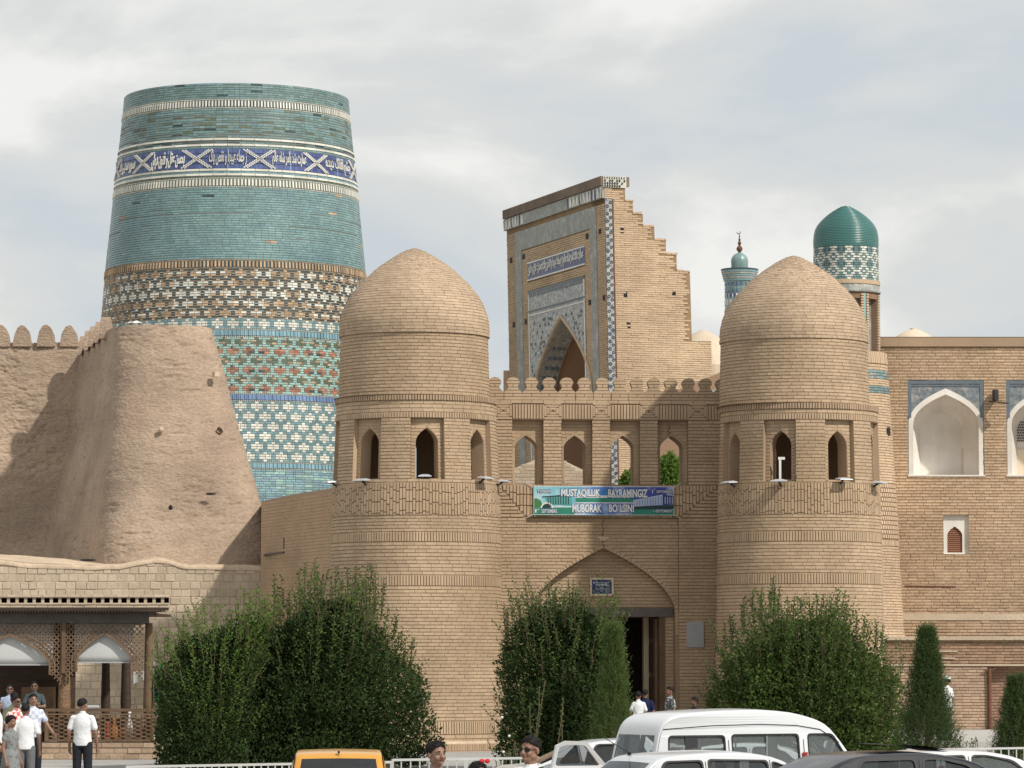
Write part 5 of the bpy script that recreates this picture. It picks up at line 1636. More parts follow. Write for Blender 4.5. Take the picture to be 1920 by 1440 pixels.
for idx, (a, b, t, bt) in enumerate(niches_px):
    ua, ub, vt, vb = mu(a), mu(b), mv(t), mv(bt); uc_ = (ua + ub) / 2; hw_ = (ub - ua) / 2 - .03
    vs_, va_ = mv(797), mv(728)
    pi_ = 2.3
    mb = MB(); mb.prism([(ua, vb)] + [(u, max(v, vb + .0)) for u, v in arch_line(uc_, hw_, vb + .001, vs_, va_, pi_, 12)] + [(ub, vb), (ub, vt), (ua, vt)], [], lambda q, r, d: MW.pt(q, r, d), -.12, -.03)
    tp = mb.build('tile_spandrel', M['majolica_b'] if 'majolica_b' in M else M.setdefault('majolica_b', mat('majolica_b', (.18, .21, .225), .4, .15, .1, 3, .01, 8, spec=.5, stain=(.33, .32, .31), stain_scale=1.6, fine=.35)), MD)
    mb = MB()
    for (x0, x1, y0, y1) in ((ua, ub, vt - .16, vt), (ua, ua + .14, vs_ + .3, vt - .17), (ub - .14, ub, vs_ + .3, vt - .17), (ua + .14, ub - .14, vt - .26, vt - .2)):
        mb.prism([(x0, y0), (x1, y0), (x1, y1), (x0, y1)], [], lambda q, r, d: MW.pt(q, r, d), -.05, .0)
    mb.build('tile_border', M.setdefault('tile_slate', mat('tile_slate', (.135, .165, .19), .4, .12, .1, 3)), tp, kind='stuff')
    # white band round the arch, then the deep niche
    outer = arch_line(uc_, hw_, vb, vs_, va_, pi_, 12); inner = arch_line(uc_, hw_ - .18, vb, vs_ - .02, va_ - .24, pi_, 12)
    mb = MB(); mb.grid([[MW.pt(u, v, -.02) for u, v in outer], [MW.pt(u, v, .0) for u, v in inner]])
    sweep(mb, MW, outer, -.12, -.02); 
    ns = mb.build('niche_rim', M['plaster_white'], MD, recalc=False)
    mb = MB()
    f1 = arch_line(uc_, hw_ - .18, vb, vs_ - .02, va_ - .24, pi_, 12); f2 = arch_line(uc_, hw_ - .62, vb, vs_ - .2, va_ - .75, pi_, 12)
    mb.grid([[MW.pt(u, v, 0) for u, v in f1], [MW.pt(u, v, -.7) for u, v in f1], [MW.pt(u, v, -1.55) for u, v in f2]])
    f2p = [MW.pt(u, v, -1.55) for u, v in f2]; base = [MW.pt(u, vb, -1.55) for u, v in f2]
    mb.grid([f2p, base])
    mb.poly([MW.pt(ua, vb, .02), MW.pt(ub, vb, .02), MW.pt(ub, vb, -1.6), MW.pt(ua, vb, -1.6)])
    mb.build('niche', M['plaster_white'], MD, recalc=False)
    mb = MB()
    x0 = mu(1812 if idx == 0 else 1905); x1 = x0 + .38; fr_ = lambda q, r, d: MW.pt(q, r, d)
    if idx == 0: mb.prism([(x0, vb), (x1, vb), (x1, mv(836)), (x0, mv(836))], [], fr_, -1.6, -1.50)
    else:
        mb.prism([(x0, vb), (x1 + .6, vb), (x1 + .6, mv(838)), (x0, mv(838))], [], fr_, -1.6, -1.50)
    mb.build('wall_recess', M['plaster_pale'], ns)
    if idx == 1:
        mb = MB()
        gx0, gx1, gy0, gy1 = mu(1909), mu(1950), mv(822), mv(782)
        for i in range(9):
            for j in range(8):
                xx = gx0 + (gx1 - gx0) * (i + .5 * (j % 2)) / 9; yy = gy0 + (gy1 - gy0) * j / 8
                mb.box(MW.pt(xx, yy, -1.5), (.05, .05, .05), .3)
        mb.build('grille', M['metal_dark'], ns, kind='stuff')
    mb = MB(); mb.prism([(ua - .02, vb - .05), (ub + .02, vb - .05), (ub + .02, vb + .01), (ua - .02, vb + .01)], [], fr_, -.3, .06); mb.build('sill', M['plaster_white'], ns)
# small barred window
mb = MB(); fr_ = lambda q, r, d: MW.pt(q, r, d)
ucw = mu(1790); hww = mu(1804) - ucw; awl = arch_line(ucw, hww, mv(1036), mv(1003), mv(987), 1.8, 8)
awl_s = arch_line(ucw, hww + .03, mv(1036), mv(1003), mv(985), 1.8, 8)
arch_panel(mb, MW, wa_, wb_, wbt_, wt_, ucw, hww, mv(1036), mv(1003), mv(987), 1.8, -.12, n=8)
sweep(mb, MW, [(wa_, wbt_), (wa_, wt_), (wb_, wt_), (wb_, wbt_)], .03, -.12, close=True); sweep(mb, MW, awl, -.12, -.4, close=True)
wn_ = mb.build('small_window', M['plaster_white'], MD, recalc=False)
mb = MB(); rect_s(mb, MW, wa_, wb_, wbt_, wt_, -.41); mb.build('window_dark', M['black'], wn_, recalc=False)
mb = MB(); f_ = arch_w(hww, mv(1003), mv(987), 1.8)
sp_ = .082
for j in range(14):
    v = mv(1036) + j * .078
    w_ = f_(v)
    if w_ < .05: continue
    for i in range(-4, 5):
        u = ucw + i * sp_ + (sp_ / 2 if j % 2 else 0)
        if abs(u - ucw) < w_: mb.prism([(u - .04, v), (u, v - .028), (u + .04, v), (u, v + .028)], [], fr_, -.24, -.18)
        u2 = u + sp_ / 2
        if abs(u2 - ucw) < w_: mb.prism([(u2 - .02, v - .03), (u2 + .012, v - .03), (u2 + .02, v + .045), (u2 - .012, v + .045)], [], fr_, -.235, -.19)
mb.build('clay_grille', M['tile_red'], wn_, kind='stuff')
# bracket lamp with its board
mb = MB(); q = MW.pt(mu(1866), mv(742), .3); mb.box(q, (.16, .3, .42), .2); mb.bar(q + Vector((-.25, -.1, -.26)), q + Vector((.45, -.4, -.34)), .2, .04); mb.bar(MW.pt(mu(1866), mv(752), 0), q + Vector((0, 0, -.2)), .05)
o = mb.build('wall_floodlight', M['metal_dark'], None); tag(o, 'dark floodlight on a bracket between the two white niches', 'floodlight')
mb = MB(); q = P(1713, 640, 152); mb.lathe((q.x, 152), [(.95, Zat(645, 152)), (.80, Zat(634, 152)), (.56, Zat(626, 152)), (.28, Zat(619.5, 152)), (.12, Zat(617.5, 152)), (.15, Zat(616, 152)), (.03, Zat(614.5, 152))], 24)
o = mb.build('roof_dome', M['plaster_pale'], None, smooth=True, recalc=False); tag(o, 'low pale dome just showing above the madrasa wall', 'dome')
# terrace and low walls in front
T1 = Flat(X(1600, 1200, 128), 128, .9)
TW = thing('terrace_wall', 'reddish brown terrace wall with a pale ledge below the madrasa', 'wall', (T1.pt(4, 0)[0], 128, 0))
t1 = lambda px, py: T1.px(px, py)
te = t1(2080, 1200)[0]; tz = t1(1800, 1197)[1]
mb = MB(); mb.prism([(0, 0), (te, 0), (te, tz), (0, tz)], [], lambda a, b, d: T1.pt(a, b, d), -14.6, 0); mb.build('wall_core', M['madrasa_mortar'], TW)
bricks('brick_courses', T1, lay(T1, 0, te, 0.4, tz - .05, .30, .1, jit=.012, w=.02), [M['rust_brick']], TW)
mb = MB(); mb.prism([(0, tz - .06), (te, tz - .06), (te, tz + .06), (0, tz + .06)], [], lambda a, b, d: T1.pt(a, b, d), -.4, .14); mb.build('ledge', M['mudbrick'], TW)
mb = MB()
for a, b, y in ((1757, 1795, 1221), (1745, 1790, 1234)): 
    x0, yy = t1(a, y); x1, _ = t1(b, y); mb.prism([(x0, yy - .03), (x1, yy - .03), (x1, yy + .02), (x0, yy + .02)], [], lambda q, r, d: T1.pt(q, r, d), 0, .06)
mb.build('pale_repair', M['mudbrick'], TW, kind='stuff')
T2 = Flat(X(1600, 1300, 117), 117, .8)
LW = thing('low_brick_wall', 'low reddish brick wall with a pale top line and a rusty drainpipe at the right edge', 'wall', (T2.pt(4, 0)[0], 117, 0))
t2 = lambda px, py: T2.px(px, py)
ue = t2(2080, 1300)[0]; uc1 = t2(1852, 1300)[0]; z2 = t2(1800, 1247)[1]
mb = MB(); mb.prism([(0, 0), (uc1, 0), (uc1, z2), (0, z2)], [], lambda a, b, d: T2.pt(a, b, d), -3, 0); mb.prism([(uc1, 0), (ue, 0), (ue, z2), (uc1, z2)], [], lambda a, b, d: T2.pt(a, b, d), -3, -.35)
mb.build('wall_core', M['madrasa_mortar'], LW)
mb = MB(); mb.prism([(0, z2 - .03), (ue, z2 - .03), (ue, z2 + .03), (0, z2 + .03)], [], lambda a, b, d: T2.pt(a, b, d), -.6, .05); mb.build('ledge', M['mudbrick'], LW)
M['low_brick'] = mat('low_brick', (.42, .30, .215), .9, .12, .12, .5, .008, 22, col2=(.46, .33, .24), fine=.12)
M['low_brick_red'] = mat('low_brick_red', (.31, .19, .135), .9, .12, .1, .5, .008, 22, col2=(.35, .22, .16), fine=.12)
rows = lay(T2, 0, uc1 - .01, 0, z2 - .05, .28, .092, jit=.008)
rows2 = [(r[0], r[1], r[2], r[3], -.37, -.335, 1, r[7]) for r in lay(T2, uc1 + .01, ue, 0, z2 - .05, .28, .092)]
bricks('brick_courses', T2, rows + rows2, [M['low_brick'], M['low_brick_red']], LW, 300, (1780, 1240, 1920, 1390))
mb = MB(); mb.tube([T2.pt(uc1 + .05, z2 - .1, .08), T2.pt(uc1 + .05, .1, .08)], .06, 10); mb.tube([T2.pt(uc1 - .15, z2 - .18, .1), T2.pt(uc1 + .25, z2 - .12, .12)], .02, 6)
mb.build('drainpipe', M['rust'], LW)

# =================================================================== lamps on the sills
def floodlight(fr, u, v, w, label, yaw=0, size=.40, low=False, grp='floodlights on the tower sills'):
    q = fr.pt(u, v, w)
    T = thing('sill_floodlight', label, 'floodlight', q, grp, world_kids=False)
    T.rotation_euler = (0, 0, yaw)
    mb = MB(); s = size / 2
    rows = [[(-s, -.14, .0), (s, -.14, 0), (s, .14, 0.02), (-s, .14, 0.02)], [(-s * .95, -.13, .025), (s * .95, -.13, .025), (s * .95, .14, .045), (-s * .95, .14, .045)], [(-s * .45, -.06, .06), (s * .45, -.06, .06), (s * .45, .1, .075), (-s * .45, .1, .075)]]
    mb.grid(rows, close=True); mb.poly(rows[0][::-1]); mb.poly(rows[-1]); mb.build('housing', M['metal_lamp'], T)
    mb = MB(); mb.box((0, .0, -.006), (size * .86, .2, .012)); mb.build('lens', M['glass_dark'], T)
    mb = MB(); mb.bar((0, .05, 0), (0, .22, -.10), .04); mb.build('bracket', M['metal_dark'], T)
    return T
M['metal_lamp'] = mat('metal_lamp', (.50, .52, .54), .45, .06, .03, 3, metal=.2)
m, nt, b = new_mat('glass_dark'); b.inputs['Base Color'].default_value = (.03, .035, .04, 1); b.inputs['Roughness'].default_value = .08; M['glass_dark'] = m
def lamp_at(cyl, z, px, axis, R0, label, **k):
    u = math.asin(max(-1, min(1, (px - axis) / (R0 + 9)))); return floodlight(cyl, u, z['niche_bot'] + k.get('dz', -.02), .22, label, yaw=u, size=k.get('size', .40))
lamp_at(cylL, zL, 688, 780, 153, 'pale floodlight under the left arched window of the left gate tower')
lamp_at(cylL, zL, 905, 780, 153, 'pale floodlight under the right arched window of the left gate tower', dz=.06)
lamp_at(cylL, zL, 627, 780, 156, 'pale floodlight on the outer left edge of the left gate tower')
lamp_at(cylL, zL, 938, 780, 153, 'pale floodlight on the right edge of the left gate tower', dz=.02, size=.3)
lamp_at(cylR, zR, 1365, 1498, 151, 'pale floodlight near the left edge of the right gate tower')
lamp_at(cylR, zR, 1450, 1498, 151, 'pale floodlight under the second window of the right gate tower')
lamp_at(cylR, zR, 1567, 1498, 151, 'pale floodlight under the third window of the right gate tower', dz=.03)
lamp_at(cylR, zR, 1637, 1498, 151, 'pale floodlight at the right edge of the right gate tower')
floodlight(cylL, nichL[2] - .03, zL['niche_bot'] + .09, -.1, 'dark small floodlight standing inside the middle window of the left gate tower', size=.36)
mb = MB(); u = nichR[1] + .0; q = cylR.pt(u, zR['niche_bot'], -.1); mb.bar(q, q + Vector((0, 0, .62)), .06); mb.bar(q + Vector((-.05, 0, .62)), q + Vector((.13, 0, .62)), .07)
o = mb.build('lamp_post', M['off_white'], None); tag(o, 'short white lamp post with bent arm standing in a right gate tower window', 'lamp')

# =================================================================== banner
fg = lambda a, b, d: G.pt(a, b, d)
bu0, bv1 = g(1000.5, 911, .08); bu1, bv0 = g(1263.5, 966.5, .08)
BW, BH = bu1 - bu0, bv1 - bv0
BN = thing('banner', 'blue and green independence day banner hanging under the gate windows', 'banner', G.pt((bu0 + bu1) / 2, bv0, .08))
def prt(name, col, r=.6): 
    if name not in M: M[name] = mat(name, col, r, .05, 0, 6)
    return M[name]
def bq(mb, pts, w, m): mb.poly([G.pt(bu0 + a * BW, bv0 + b * BH, w) for a, b in pts], m)
mb = MB(); mb.prism([(bu0, bv0), (bu1, bv0), (bu1, bv1), (bu0, bv1)], [], fg, .055, .08)
# print: sky that runs from turquoise to blue, clouds, flag stripes, two buildings
m, nt, b = new_mat('banner_print'); N, Lk = nt.nodes.new, nt.links.new
geo = N('ShaderNodeNewGeometry'); sx = N('ShaderNodeSeparateXYZ'); Lk(geo.outputs['Position'], sx.inputs[0])
r0 = N('ShaderNodeMapRange'); x0, x1 = G.pt(bu0, 0)[0], G.pt(bu1, 0)[0]; r0.inputs[1].default_value = x0; r0.inputs[2].default_value = x1; Lk(sx.outputs[0], r0.inputs[0])
cr = N('ShaderNodeValToRGB'); cr.color_ramp.elements[0].color = (.20, .50, .53, 1); cr.color_ramp.elements[1].color = (.035, .05, .28, 1); cr.color_ramp.elements[1].position = .85
e = cr.color_ramp.elements.new(.28); e.color = (.14, .40, .50, 1); e = cr.color_ramp.elements.new(.45); e.color = (.05, .17, .46, 1); Lk(r0.outputs[0], cr.inputs[0])
nn_ = N('ShaderNodeTexNoise'); nn_.inputs['Scale'].default_value = 2.2; nn_.inputs['Detail'].default_value = 5; Lk(geo.outputs['Position'], nn_.inputs['Vector'])
r1 = N('ShaderNodeMapRange'); r1.inputs[1].default_value = .5; r1.inputs[2].default_value = .72; Lk(nn_.outputs['Fac'], r1.inputs[0])
mx = N('ShaderNodeMix'); mx.data_type = 'RGBA'; Lk(r1.outputs[0], mx.inputs[0]); Lk(cr.outputs[0], mx.inputs[6]); mx.inputs[7].default_value = (.55, .62, .70, 1); Lk(mx.outputs[2], b.inputs['Base Color']); b.inputs['Roughness'].default_value = .55
bn = mb.build('cloth', m, BN)
mb = MB(); pm = [prt('pr_white', (.68, .70, .70)), prt('pr_green', (.03, .22, .15)), prt('pr_teal', (.10, .34, .32)), prt('pr_dark', (.02, .05, .05)), prt('pr_blue', (.05, .20, .48)), prt('pr_lilac', (.42, .46, .60)), prt('pr_leaf', (.06, .20, .06)), prt('pr_navy', (.03, .05, .20))]
w0 = .0825
bq(mb, [(.47, .66), (.70, .66), (.70, .82), (.47, .82)], w0, 4)
bq(mb, [(.29, .60), (.71, .60), (.71, .68), (.29, .68)], w0 + .001, 0); bq(mb, [(.30, .45), (.71, .45), (.71, .59), (.30, .59)], w0 + .001, 1); bq(mb, [(.30, .41), (.71, .41), (.71, .44), (.30, .44)], w0 + .001, 0)
bq(mb, [(.0, .0), (.29, .0), (.29, .28), (0, .26)], w0, 1); bq(mb, [(0, .26), (.07, .28), (.05, .5), (.02, .58), (0, .56)], w0, 6)
bq(mb, [(.06, .64), (.27, .72), (.27, .66), (.06, .60)], w0, 3); bq(mb, [(.08, .60), (.27, .66), (.27, .34), (.10, .36)], w0, 2)
for k in range(9):
    a = .10 + k * .018; bq(mb, [(a, .36), (a + .007, .36), (a + .007, .60 + k * .006), (a, .60 + k * .006)], w0 + .002, 3)
bq(mb, [(.12, .26), (.28, .27), (.28, .30), (.12, .29)], w0 + .003, 0)
arc = [(.095 + .045 * math.cos(math.pi * k / 10), .24 + .2 * math.sin(math.pi * k / 10)) for k in range(11)]; bq(mb, arc, w0 + .002, 0)
arc = [(.095 + .035 * math.cos(math.pi * k / 10), .24 + .15 * math.sin(math.pi * k / 10)) for k in range(11)]; bq(mb, arc, w0 + .003, 3)
bq(mb, [(.70, .0), (1, .0), (1, .20), (.70, .22)], w0, 1); bq(mb, [(.71, .30), (1, .36), (1, .22), (.71, .20)], w0 + .001, 3)
bq(mb, [(.71, .52), (.92, .72), (.92, .36), (.71, .30)], w0 + .001, 5); bq(mb, [(.92, .72), (1, .66), (1, .37), (.92, .36)], w0 + .001, 7)
for k in range(10):
    a = .735 + k * .019; bq(mb, [(a, .34), (a + .005, .34), (a + .005, .50 + k * .018), (a, .50 + k * .018)], w0 + .002, 4)
for k in range(4):
    a = .935 + k * .017; bq(mb, [(a, .40), (a + .006, .40), (a + .006, .64), (a, .64)], w0 + .002, 5)
for (x0, x1, y0, y1) in ((0, 1, .975, .995), (0, 1, .005, .02), (0.0, .003, 0, 1), (.997, 1, 0, 1)): bq(mb, [(x0, y0), (x1, y0), (x1, y1), (x0, y1)], w0 + .001, 0)
mb.build('printed_picture', pm, bn, recalc=False, kind='stuff')
def btext(s, a, b_, c, d, w, m, bold=.0, dark=True):
    fn = lambda u, v, q: G.pt(u, v, q)
    if dark:
        t = MB(); e_ = .0035; fit_text(t, s, fn, bu0 + (a - e_) * BW, bu0 + (b_ + e_) * BW, bv0 + (c - .02) * BH, bv0 + (d + .02) * BH, w - .004, w - .002, bold=bold + .035); t.build('lettering_outline', M['pr_navy'], bn, recalc=False, kind='stuff')  # dark printed outline behind the white letters
    t = MB(); fit_text(t, s, fn, bu0 + a * BW, bu0 + b_ * BW, bv0 + c * BH, bv0 + d * BH, w, w + .002, bold=bold); t.build('lettering', m, bn, recalc=False, kind='stuff')
def serif(s, a, b_, c, d, w, m):
    """adds slab feet under and over the strokes of capital letters"""
    t = MB(); n = len(s)
    t.build('x', m, None) if False else None
WHT = M['pr_white']
btext('MUSTAQILLIK', .195, .475, .60, .90, .092, WHT, .036); btext('BAYRAMINGIZ', .53, .812, .61, .90, .092, WHT, .036)
btext('MUBORAK', .275, .485, .09, .38, .092, WHT, .036); btext('BO`LSIN!', .535, .715, .10, .38, .092, WHT, .036)
btext('1-SENTABR', .03, .122, .77, .87, .090, WHT, .005); btext('1', .845, .850, .76, .88, .090, WHT, .01, False); btext('ST', .855, .868, .86, .92, .090, WHT, .0, False); btext('SEPTEMBER', .875, .985, .77, .86, .090, WHT, .005)
btext('1-SEPTEMBER', .855, .985, .10, .20, .090, WHT, .005); btext('1', .01, .02, .08, .20, .090, WHT, .01, False); btext('ER', .025, .04, .16, .22, .09, WHT, 0, False); btext('SEPTEMBRE', .055, .168, .07, .20, .090, WHT, .008)
for cx_, cz_, dx_, dz_ in ((bu0, bv1, -.22, .10), (bu1, bv1, .22, .10), (bu0, bv0, -.2, -.08), (bu1, bv0, .2, -.08)):
    rp = MB(); rp.tube([G.pt(cx_ + dx_ * .06, cz_ - dz_ * .2, .085), G.pt(cx_ + dx_, cz_ + dz_, .04)], .008, 5); rp.build('rope', M['off_white'], BN)
# blue enamel plaque over the arch
pu0_, pv1_ = g(1106, 1083.5, TD); pu1_, pv0_ = g(1150, 1117, TD)
PQ = thing('blue_plaque', 'blue enamel plaque in a pale frame above the gate doorway', 'plaque', G.pt((pu0_ + pu1_) / 2, pv0_, TD + .02))
mb = MB()
for (x0, x1, y0, y1) in ((pu0_, pu1_, pv0_, pv0_ + .05), (pu0_, pu1_, pv1_ - .05, pv1_), (pu0_, pu0_ + .05, pv0_ + .05, pv1_ - .05), (pu1_ - .05, pu1_, pv0_ + .05, pv1_ - .05)):
    mb.prism([(x0, y0), (x1, y0), (x1, y1), (x0, y1)], [], fg, TD, TD + .07)
mb.build('frame', M['plaster_pale'], PQ)
mb = MB(); mb.prism([(pu0_ + .05, pv0_ + .05), (pu1_ - .05, pv0_ + .05), (pu1_ - .05, pv1_ - .05), (pu0_ + .05, pv1_ - .05)], [], fg, TD + .02, TD + .04)
pb = mb.build('panel', prt('enamel', (.025, .03, .16), .3), PQ)
def ptext(s, a, b_, c, d, bold=.01):
    t = MB(); w_, h_ = pu1_ - pu0_, pv1_ - pv0_
    fit_text(t, s, fg, pu0_ + a * w_, pu0_ + b_ * w_, pv0_ + c * h_, pv0_ + d * h_, TD + .041, TD + .045, bold=bold); t.build('lettering', WHT, pb, recalc=False, kind='stuff')
ptext('MADANIY MEROS', .25, .82, .70, .76); ptext('OTADARVOZA', .23, .78, .56, .67, .03); ptext('XIX ASR', .44, .58, .46, .50); ptext('QAL\'A DARVOZASI', .24, .78, .34, .41); ptext('XIVA', .43, .57, .24, .30)
t = MB(); t.prism([(pu0_ + .115 + .03 * math.cos(q * .785), pv1_ - .135 + .03 * math.sin(q * .785)) for q in range(8)], [], fg, TD + .041, TD + .045); t.build('emblem', M['pr_lilac'], pb)
# grey stone plaque
a, b = g(1287, 1166); c, d = g(1319.5, 1214)
mb = MB(); mb.prism([(a, d), (c, d), (c, b), (a, b)], [], fg, .0, .06)
o = mb.build('stone_plaque', prt('plaque_grey', (.36, .37, .38), .5), None); tag(o, 'blank grey stone plaque on the brick wall right of the doorway', 'plaque')
bv = o.modifiers.new('b', 'BEVEL'); bv.width = .008
# =================================================================== wooden pavilion on the left
PV = Flat(X(0, 1300, 92.0), 92.0, 0.0)
vu = lambda px, w=0: PV.px(px, 1300, w)[0]
vv = lambda py, w=0: PV.px(140, py, w)[1]
PG = thing('pavilion', 'open wooden pavilion with lattice arches, brick parapet and white roller blinds', 'pavilion', (PV.pt(2, 0)[0], 94, 0))
pf = lambda a, b, d: PV.pt(a, b, d)
def bar2(mb, a, b, w, d0, d1, m=None):
    """flat strip from a to b in the plane of the front"""
    dx, dy = b[0] - a[0], b[1] - a[1]; l = math.hypot(dx, dy)
    if l < 1e-4: return
    nx, ny = -dy / l * w / 2, dx / l * w / 2
    mb.prism([(a[0] + nx, a[1] + ny), (b[0] + nx, b[1] + ny), (b[0] - nx, b[1] - ny), (a[0] - nx, a[1] - ny)], [], pf, d0, d1, m)
uA, uR = vu(-140), vu(318)
yt, yb = vv(1115), vv(1140)
DEP = -6.0
mb = MB(); mb.prism([(uA, yb - .03), (uR, yb - .03), (uR, yt - .05), (uA, yt - .05)], [], pf, .05, .32); mb.prism([(uA, yb - .03), (uR - 1.15, yb - .03), (uR - 1.15, yt - .05), (uA, yt - .05)], [], pf, DEP - .3, .05)
rf = mb.build('roof_slab', M['mud_mortar'], PG)
rows = []
h1 = (yt - yb)
fr2 = Flat(PV.pt(0, 0, .32)[0], PV.pt(0, 0, .32)[1], 0)
rows += lay(fr2, uA, uR, yt - .075, yt, .3, .075, j=.012, w=.05)
rows += lay(fr2, uA, uR, yb, yb + .075, .3, .075, j=.012, w=.03)
rows += lay(fr2, uA, uR, yb + .075, yb + .11, .3, .035, j=.008, w=.05)
u = uA; k = 0
while u < uR:
    rows.append((u, min(u + .135, uR), yb + .115, yt - .08, -.06, .0, 0, random.random())); u += .21
bricks('parapet_bricks', fr2, rows, [M['mudbrick']], PG)
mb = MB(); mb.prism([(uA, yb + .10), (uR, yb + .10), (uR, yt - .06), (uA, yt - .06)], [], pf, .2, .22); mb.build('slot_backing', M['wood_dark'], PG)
# saw toothed eave board and its slanting soffit
mb = MB(); ez0, ez1 = vv(1147), vv(1139.5)
mb.prism([(uA, ez0 + .03), (uR, ez0 + .03), (uR, ez1), (uA, ez1)], [], pf, .38, .42)
n = int((uR - uA) / .075)
for k in range(n):
    a = uA + k * .075; mb.prism([(a, ez0 + .04), (a + .037, ez0 - .03), (a + .075, ez0 + .04)], [], pf, .385, .415)
uP = vu(283)
mb.poly([pf(uA, ez0 + .02, .38), pf(uR, ez0 + .02, .38), pf(uP, vv(1150), .0), pf(uA, vv(1150), .0)])
mb.poly([pf(uR, ez0 + .02, .38), pf(uR - 1.15, ez0 + .02, DEP), pf(uP - 1.15, vv(1150), DEP), pf(uP, vv(1150), .0)])
mb.build('eave', M['wood_dark'], PG)
bm0, bm1 = vv(1168), vv(1150)
mb = MB(); mb.prism([(uA, bm0), (vu(277), bm0), (vu(277), bm1), (uA, bm1)], [], pf, -.2, .02); mb.build('beam', M['wood_grey'], PG)
for side, (x0, y0, x1, y1) in enumerate(((vu(277), 0, None, DEP),)):
    mb = MB(); mb.bar(pf(vu(270) , (bm0 + bm1) / 2, 0), pf(vu(207), (bm0 + bm1) / 2, DEP), .22, .25); mb.build('beam', M['wood_grey'], PG)
# ceiling
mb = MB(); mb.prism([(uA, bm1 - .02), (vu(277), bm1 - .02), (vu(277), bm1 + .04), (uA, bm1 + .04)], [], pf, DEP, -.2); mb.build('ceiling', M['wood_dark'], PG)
# turned posts
def post(u, d, r=.13, top=None, mname='wood'):
    z0 = vv(1330) - .2 if d > -.5 else .6
    top = top or bm0
    if d == 0: d = -.32
    q = pf(u, 0, d); mb = MB()
    prof = [(r * 1.25, .35), (r * 1.25, .75), (r * .95, .8), (r * .8, .95), (r * 1.05, 1.15), (r * 1.15, 1.35), (r * 1.05, 1.7), (r * .95, 2.3), (r * .85, 2.8), (r * .8, top)]
    mb.lathe((q.x, q.y), [(.01, .35)] + prof, 14)
    o = mb.build('post', M[mname], PG, smooth=True)
    return q
M['wood_carved'] = mat('wood_carved', (.19, .115, .065), .7, .25, .1, 5, .03, 22, col2=(.25, .155, .09), fine=.35)
for u, d, r, mn in ((vu(118), 0, .14, 'wood_carved'), (vu(276), 0, .115, 'wood'), (vu(-38), 0, .14, 'wood_carved'), (vu(236, -3), -3, .12, 'wood_dark'), (vu(198, DEP), DEP, .11, 'wood_dark'), (vu(55, DEP), DEP, .11, 'wood_dark')):
    post(u, d, r, mname=mn)
mb = MB(); a, b = vu(117), vu(121); mb.prism([(a - .02, vv(1262)), (b + .02, vv(1262)), (b + .02, bm0), (a - .02, bm0)], [], pf, -.02, .06); mb.build('mullion', M['wood'], PG)
mb = MB(); a, b = vu(128, -.4), vu(141, -.4); mb.prism([(a, .6), (b, .6), (b, bm0), (a, bm0)], [], pf, -.45, -.35); mb.build('shutter', M['wood_dark'], PG)
# lattice spandrels: diagonal laths cut by a pointed arch
def lattice(ul, ur, uc, hw, apex, foot, low):
    f = arch_w(hw, foot, apex, 1.75)
    rim = MB(); al = [(uc - f(v), v) for v in np.linspace(foot - .25, apex, 12)] + [(uc + f(v), v) for v in np.linspace(apex, foot - .25, 12)][1:]
    for a, b in zip(al[:-1], al[1:]):
        bar2(rim, a, b, .045, -.03, .03)
    al2 = [(uc + (x - uc) * 1.0 + (.12 if x > uc else -.12 if x < uc else 0), y + (.13 if abs(x - uc) < hw * .8 else .03)) for x, y in al]
    for a, b in zip(al2[:-1], al2[1:]): bar2(rim, a, b, .028, -.02, .025)
    for (x0, y0), (x1, y1) in zip(al[::1], al2[::1]): bar2(rim, (x0, y0), (x1, y1), .02, -.02, .02)
    rim.build('arch_rim', M['wood'], PG)
    def inside(u, v):
        if not (ul < u < ur and low - .35 < v < bm0): return False
        if v < apex + .02 and abs(u - uc) < f(v): return False
        if v < low:
            edge = ul if u < uc else ur
            if abs(u - edge) > (v - (low - .35)) * 1.0: return False
        return True
    parts_l = []
    step = .135
    for s in (1, -1):
        c0 = int((ul - 3) / step)
        for k in range(0, 90):
            c = (ul - 2.2) + k * step if s == 1 else (ul - .2) + k * step
            # line u = c + s*(v-low)... walk along and keep runs inside
            run = None; vprev = None; v = low - .36
            while v < bm0 + .02:
                u = c + s * (v - low) + (0 if s == 1 else 0)
                if inside(u, v):
                    if run is None: run = (u, v)
                    last = (u, v)
                else:
                    if run is not None and last[1] - run[1] > .04: parts_l.append((run, last))
                    run = None
                v += .02
            if run is not None and last[1] - run[1] > .04: parts_l.append((run, last))
    m1 = MB()
    for a, b in parts_l: bar2(m1, a, b, .024, -.012, .012)
    # tiny second layer of short laths, seen as a finer net near the posts
    m1.build('lattice', M['wood_lath'], PG, kind='stuff')
M['wood_lath'] = mat('wood_lath', (.23, .15, .095), .75, .2, .1, 4)
apx = vv(1187); ft_ = vv(1240)
lattice(vu(121), vu(268), vu(195), vu(247) - vu(195), apx, ft_, vv(1256))
lattice(vu(-40), vu(116), vu(17), vu(93) - vu(17), vv(1190), vv(1246), vv(1262))
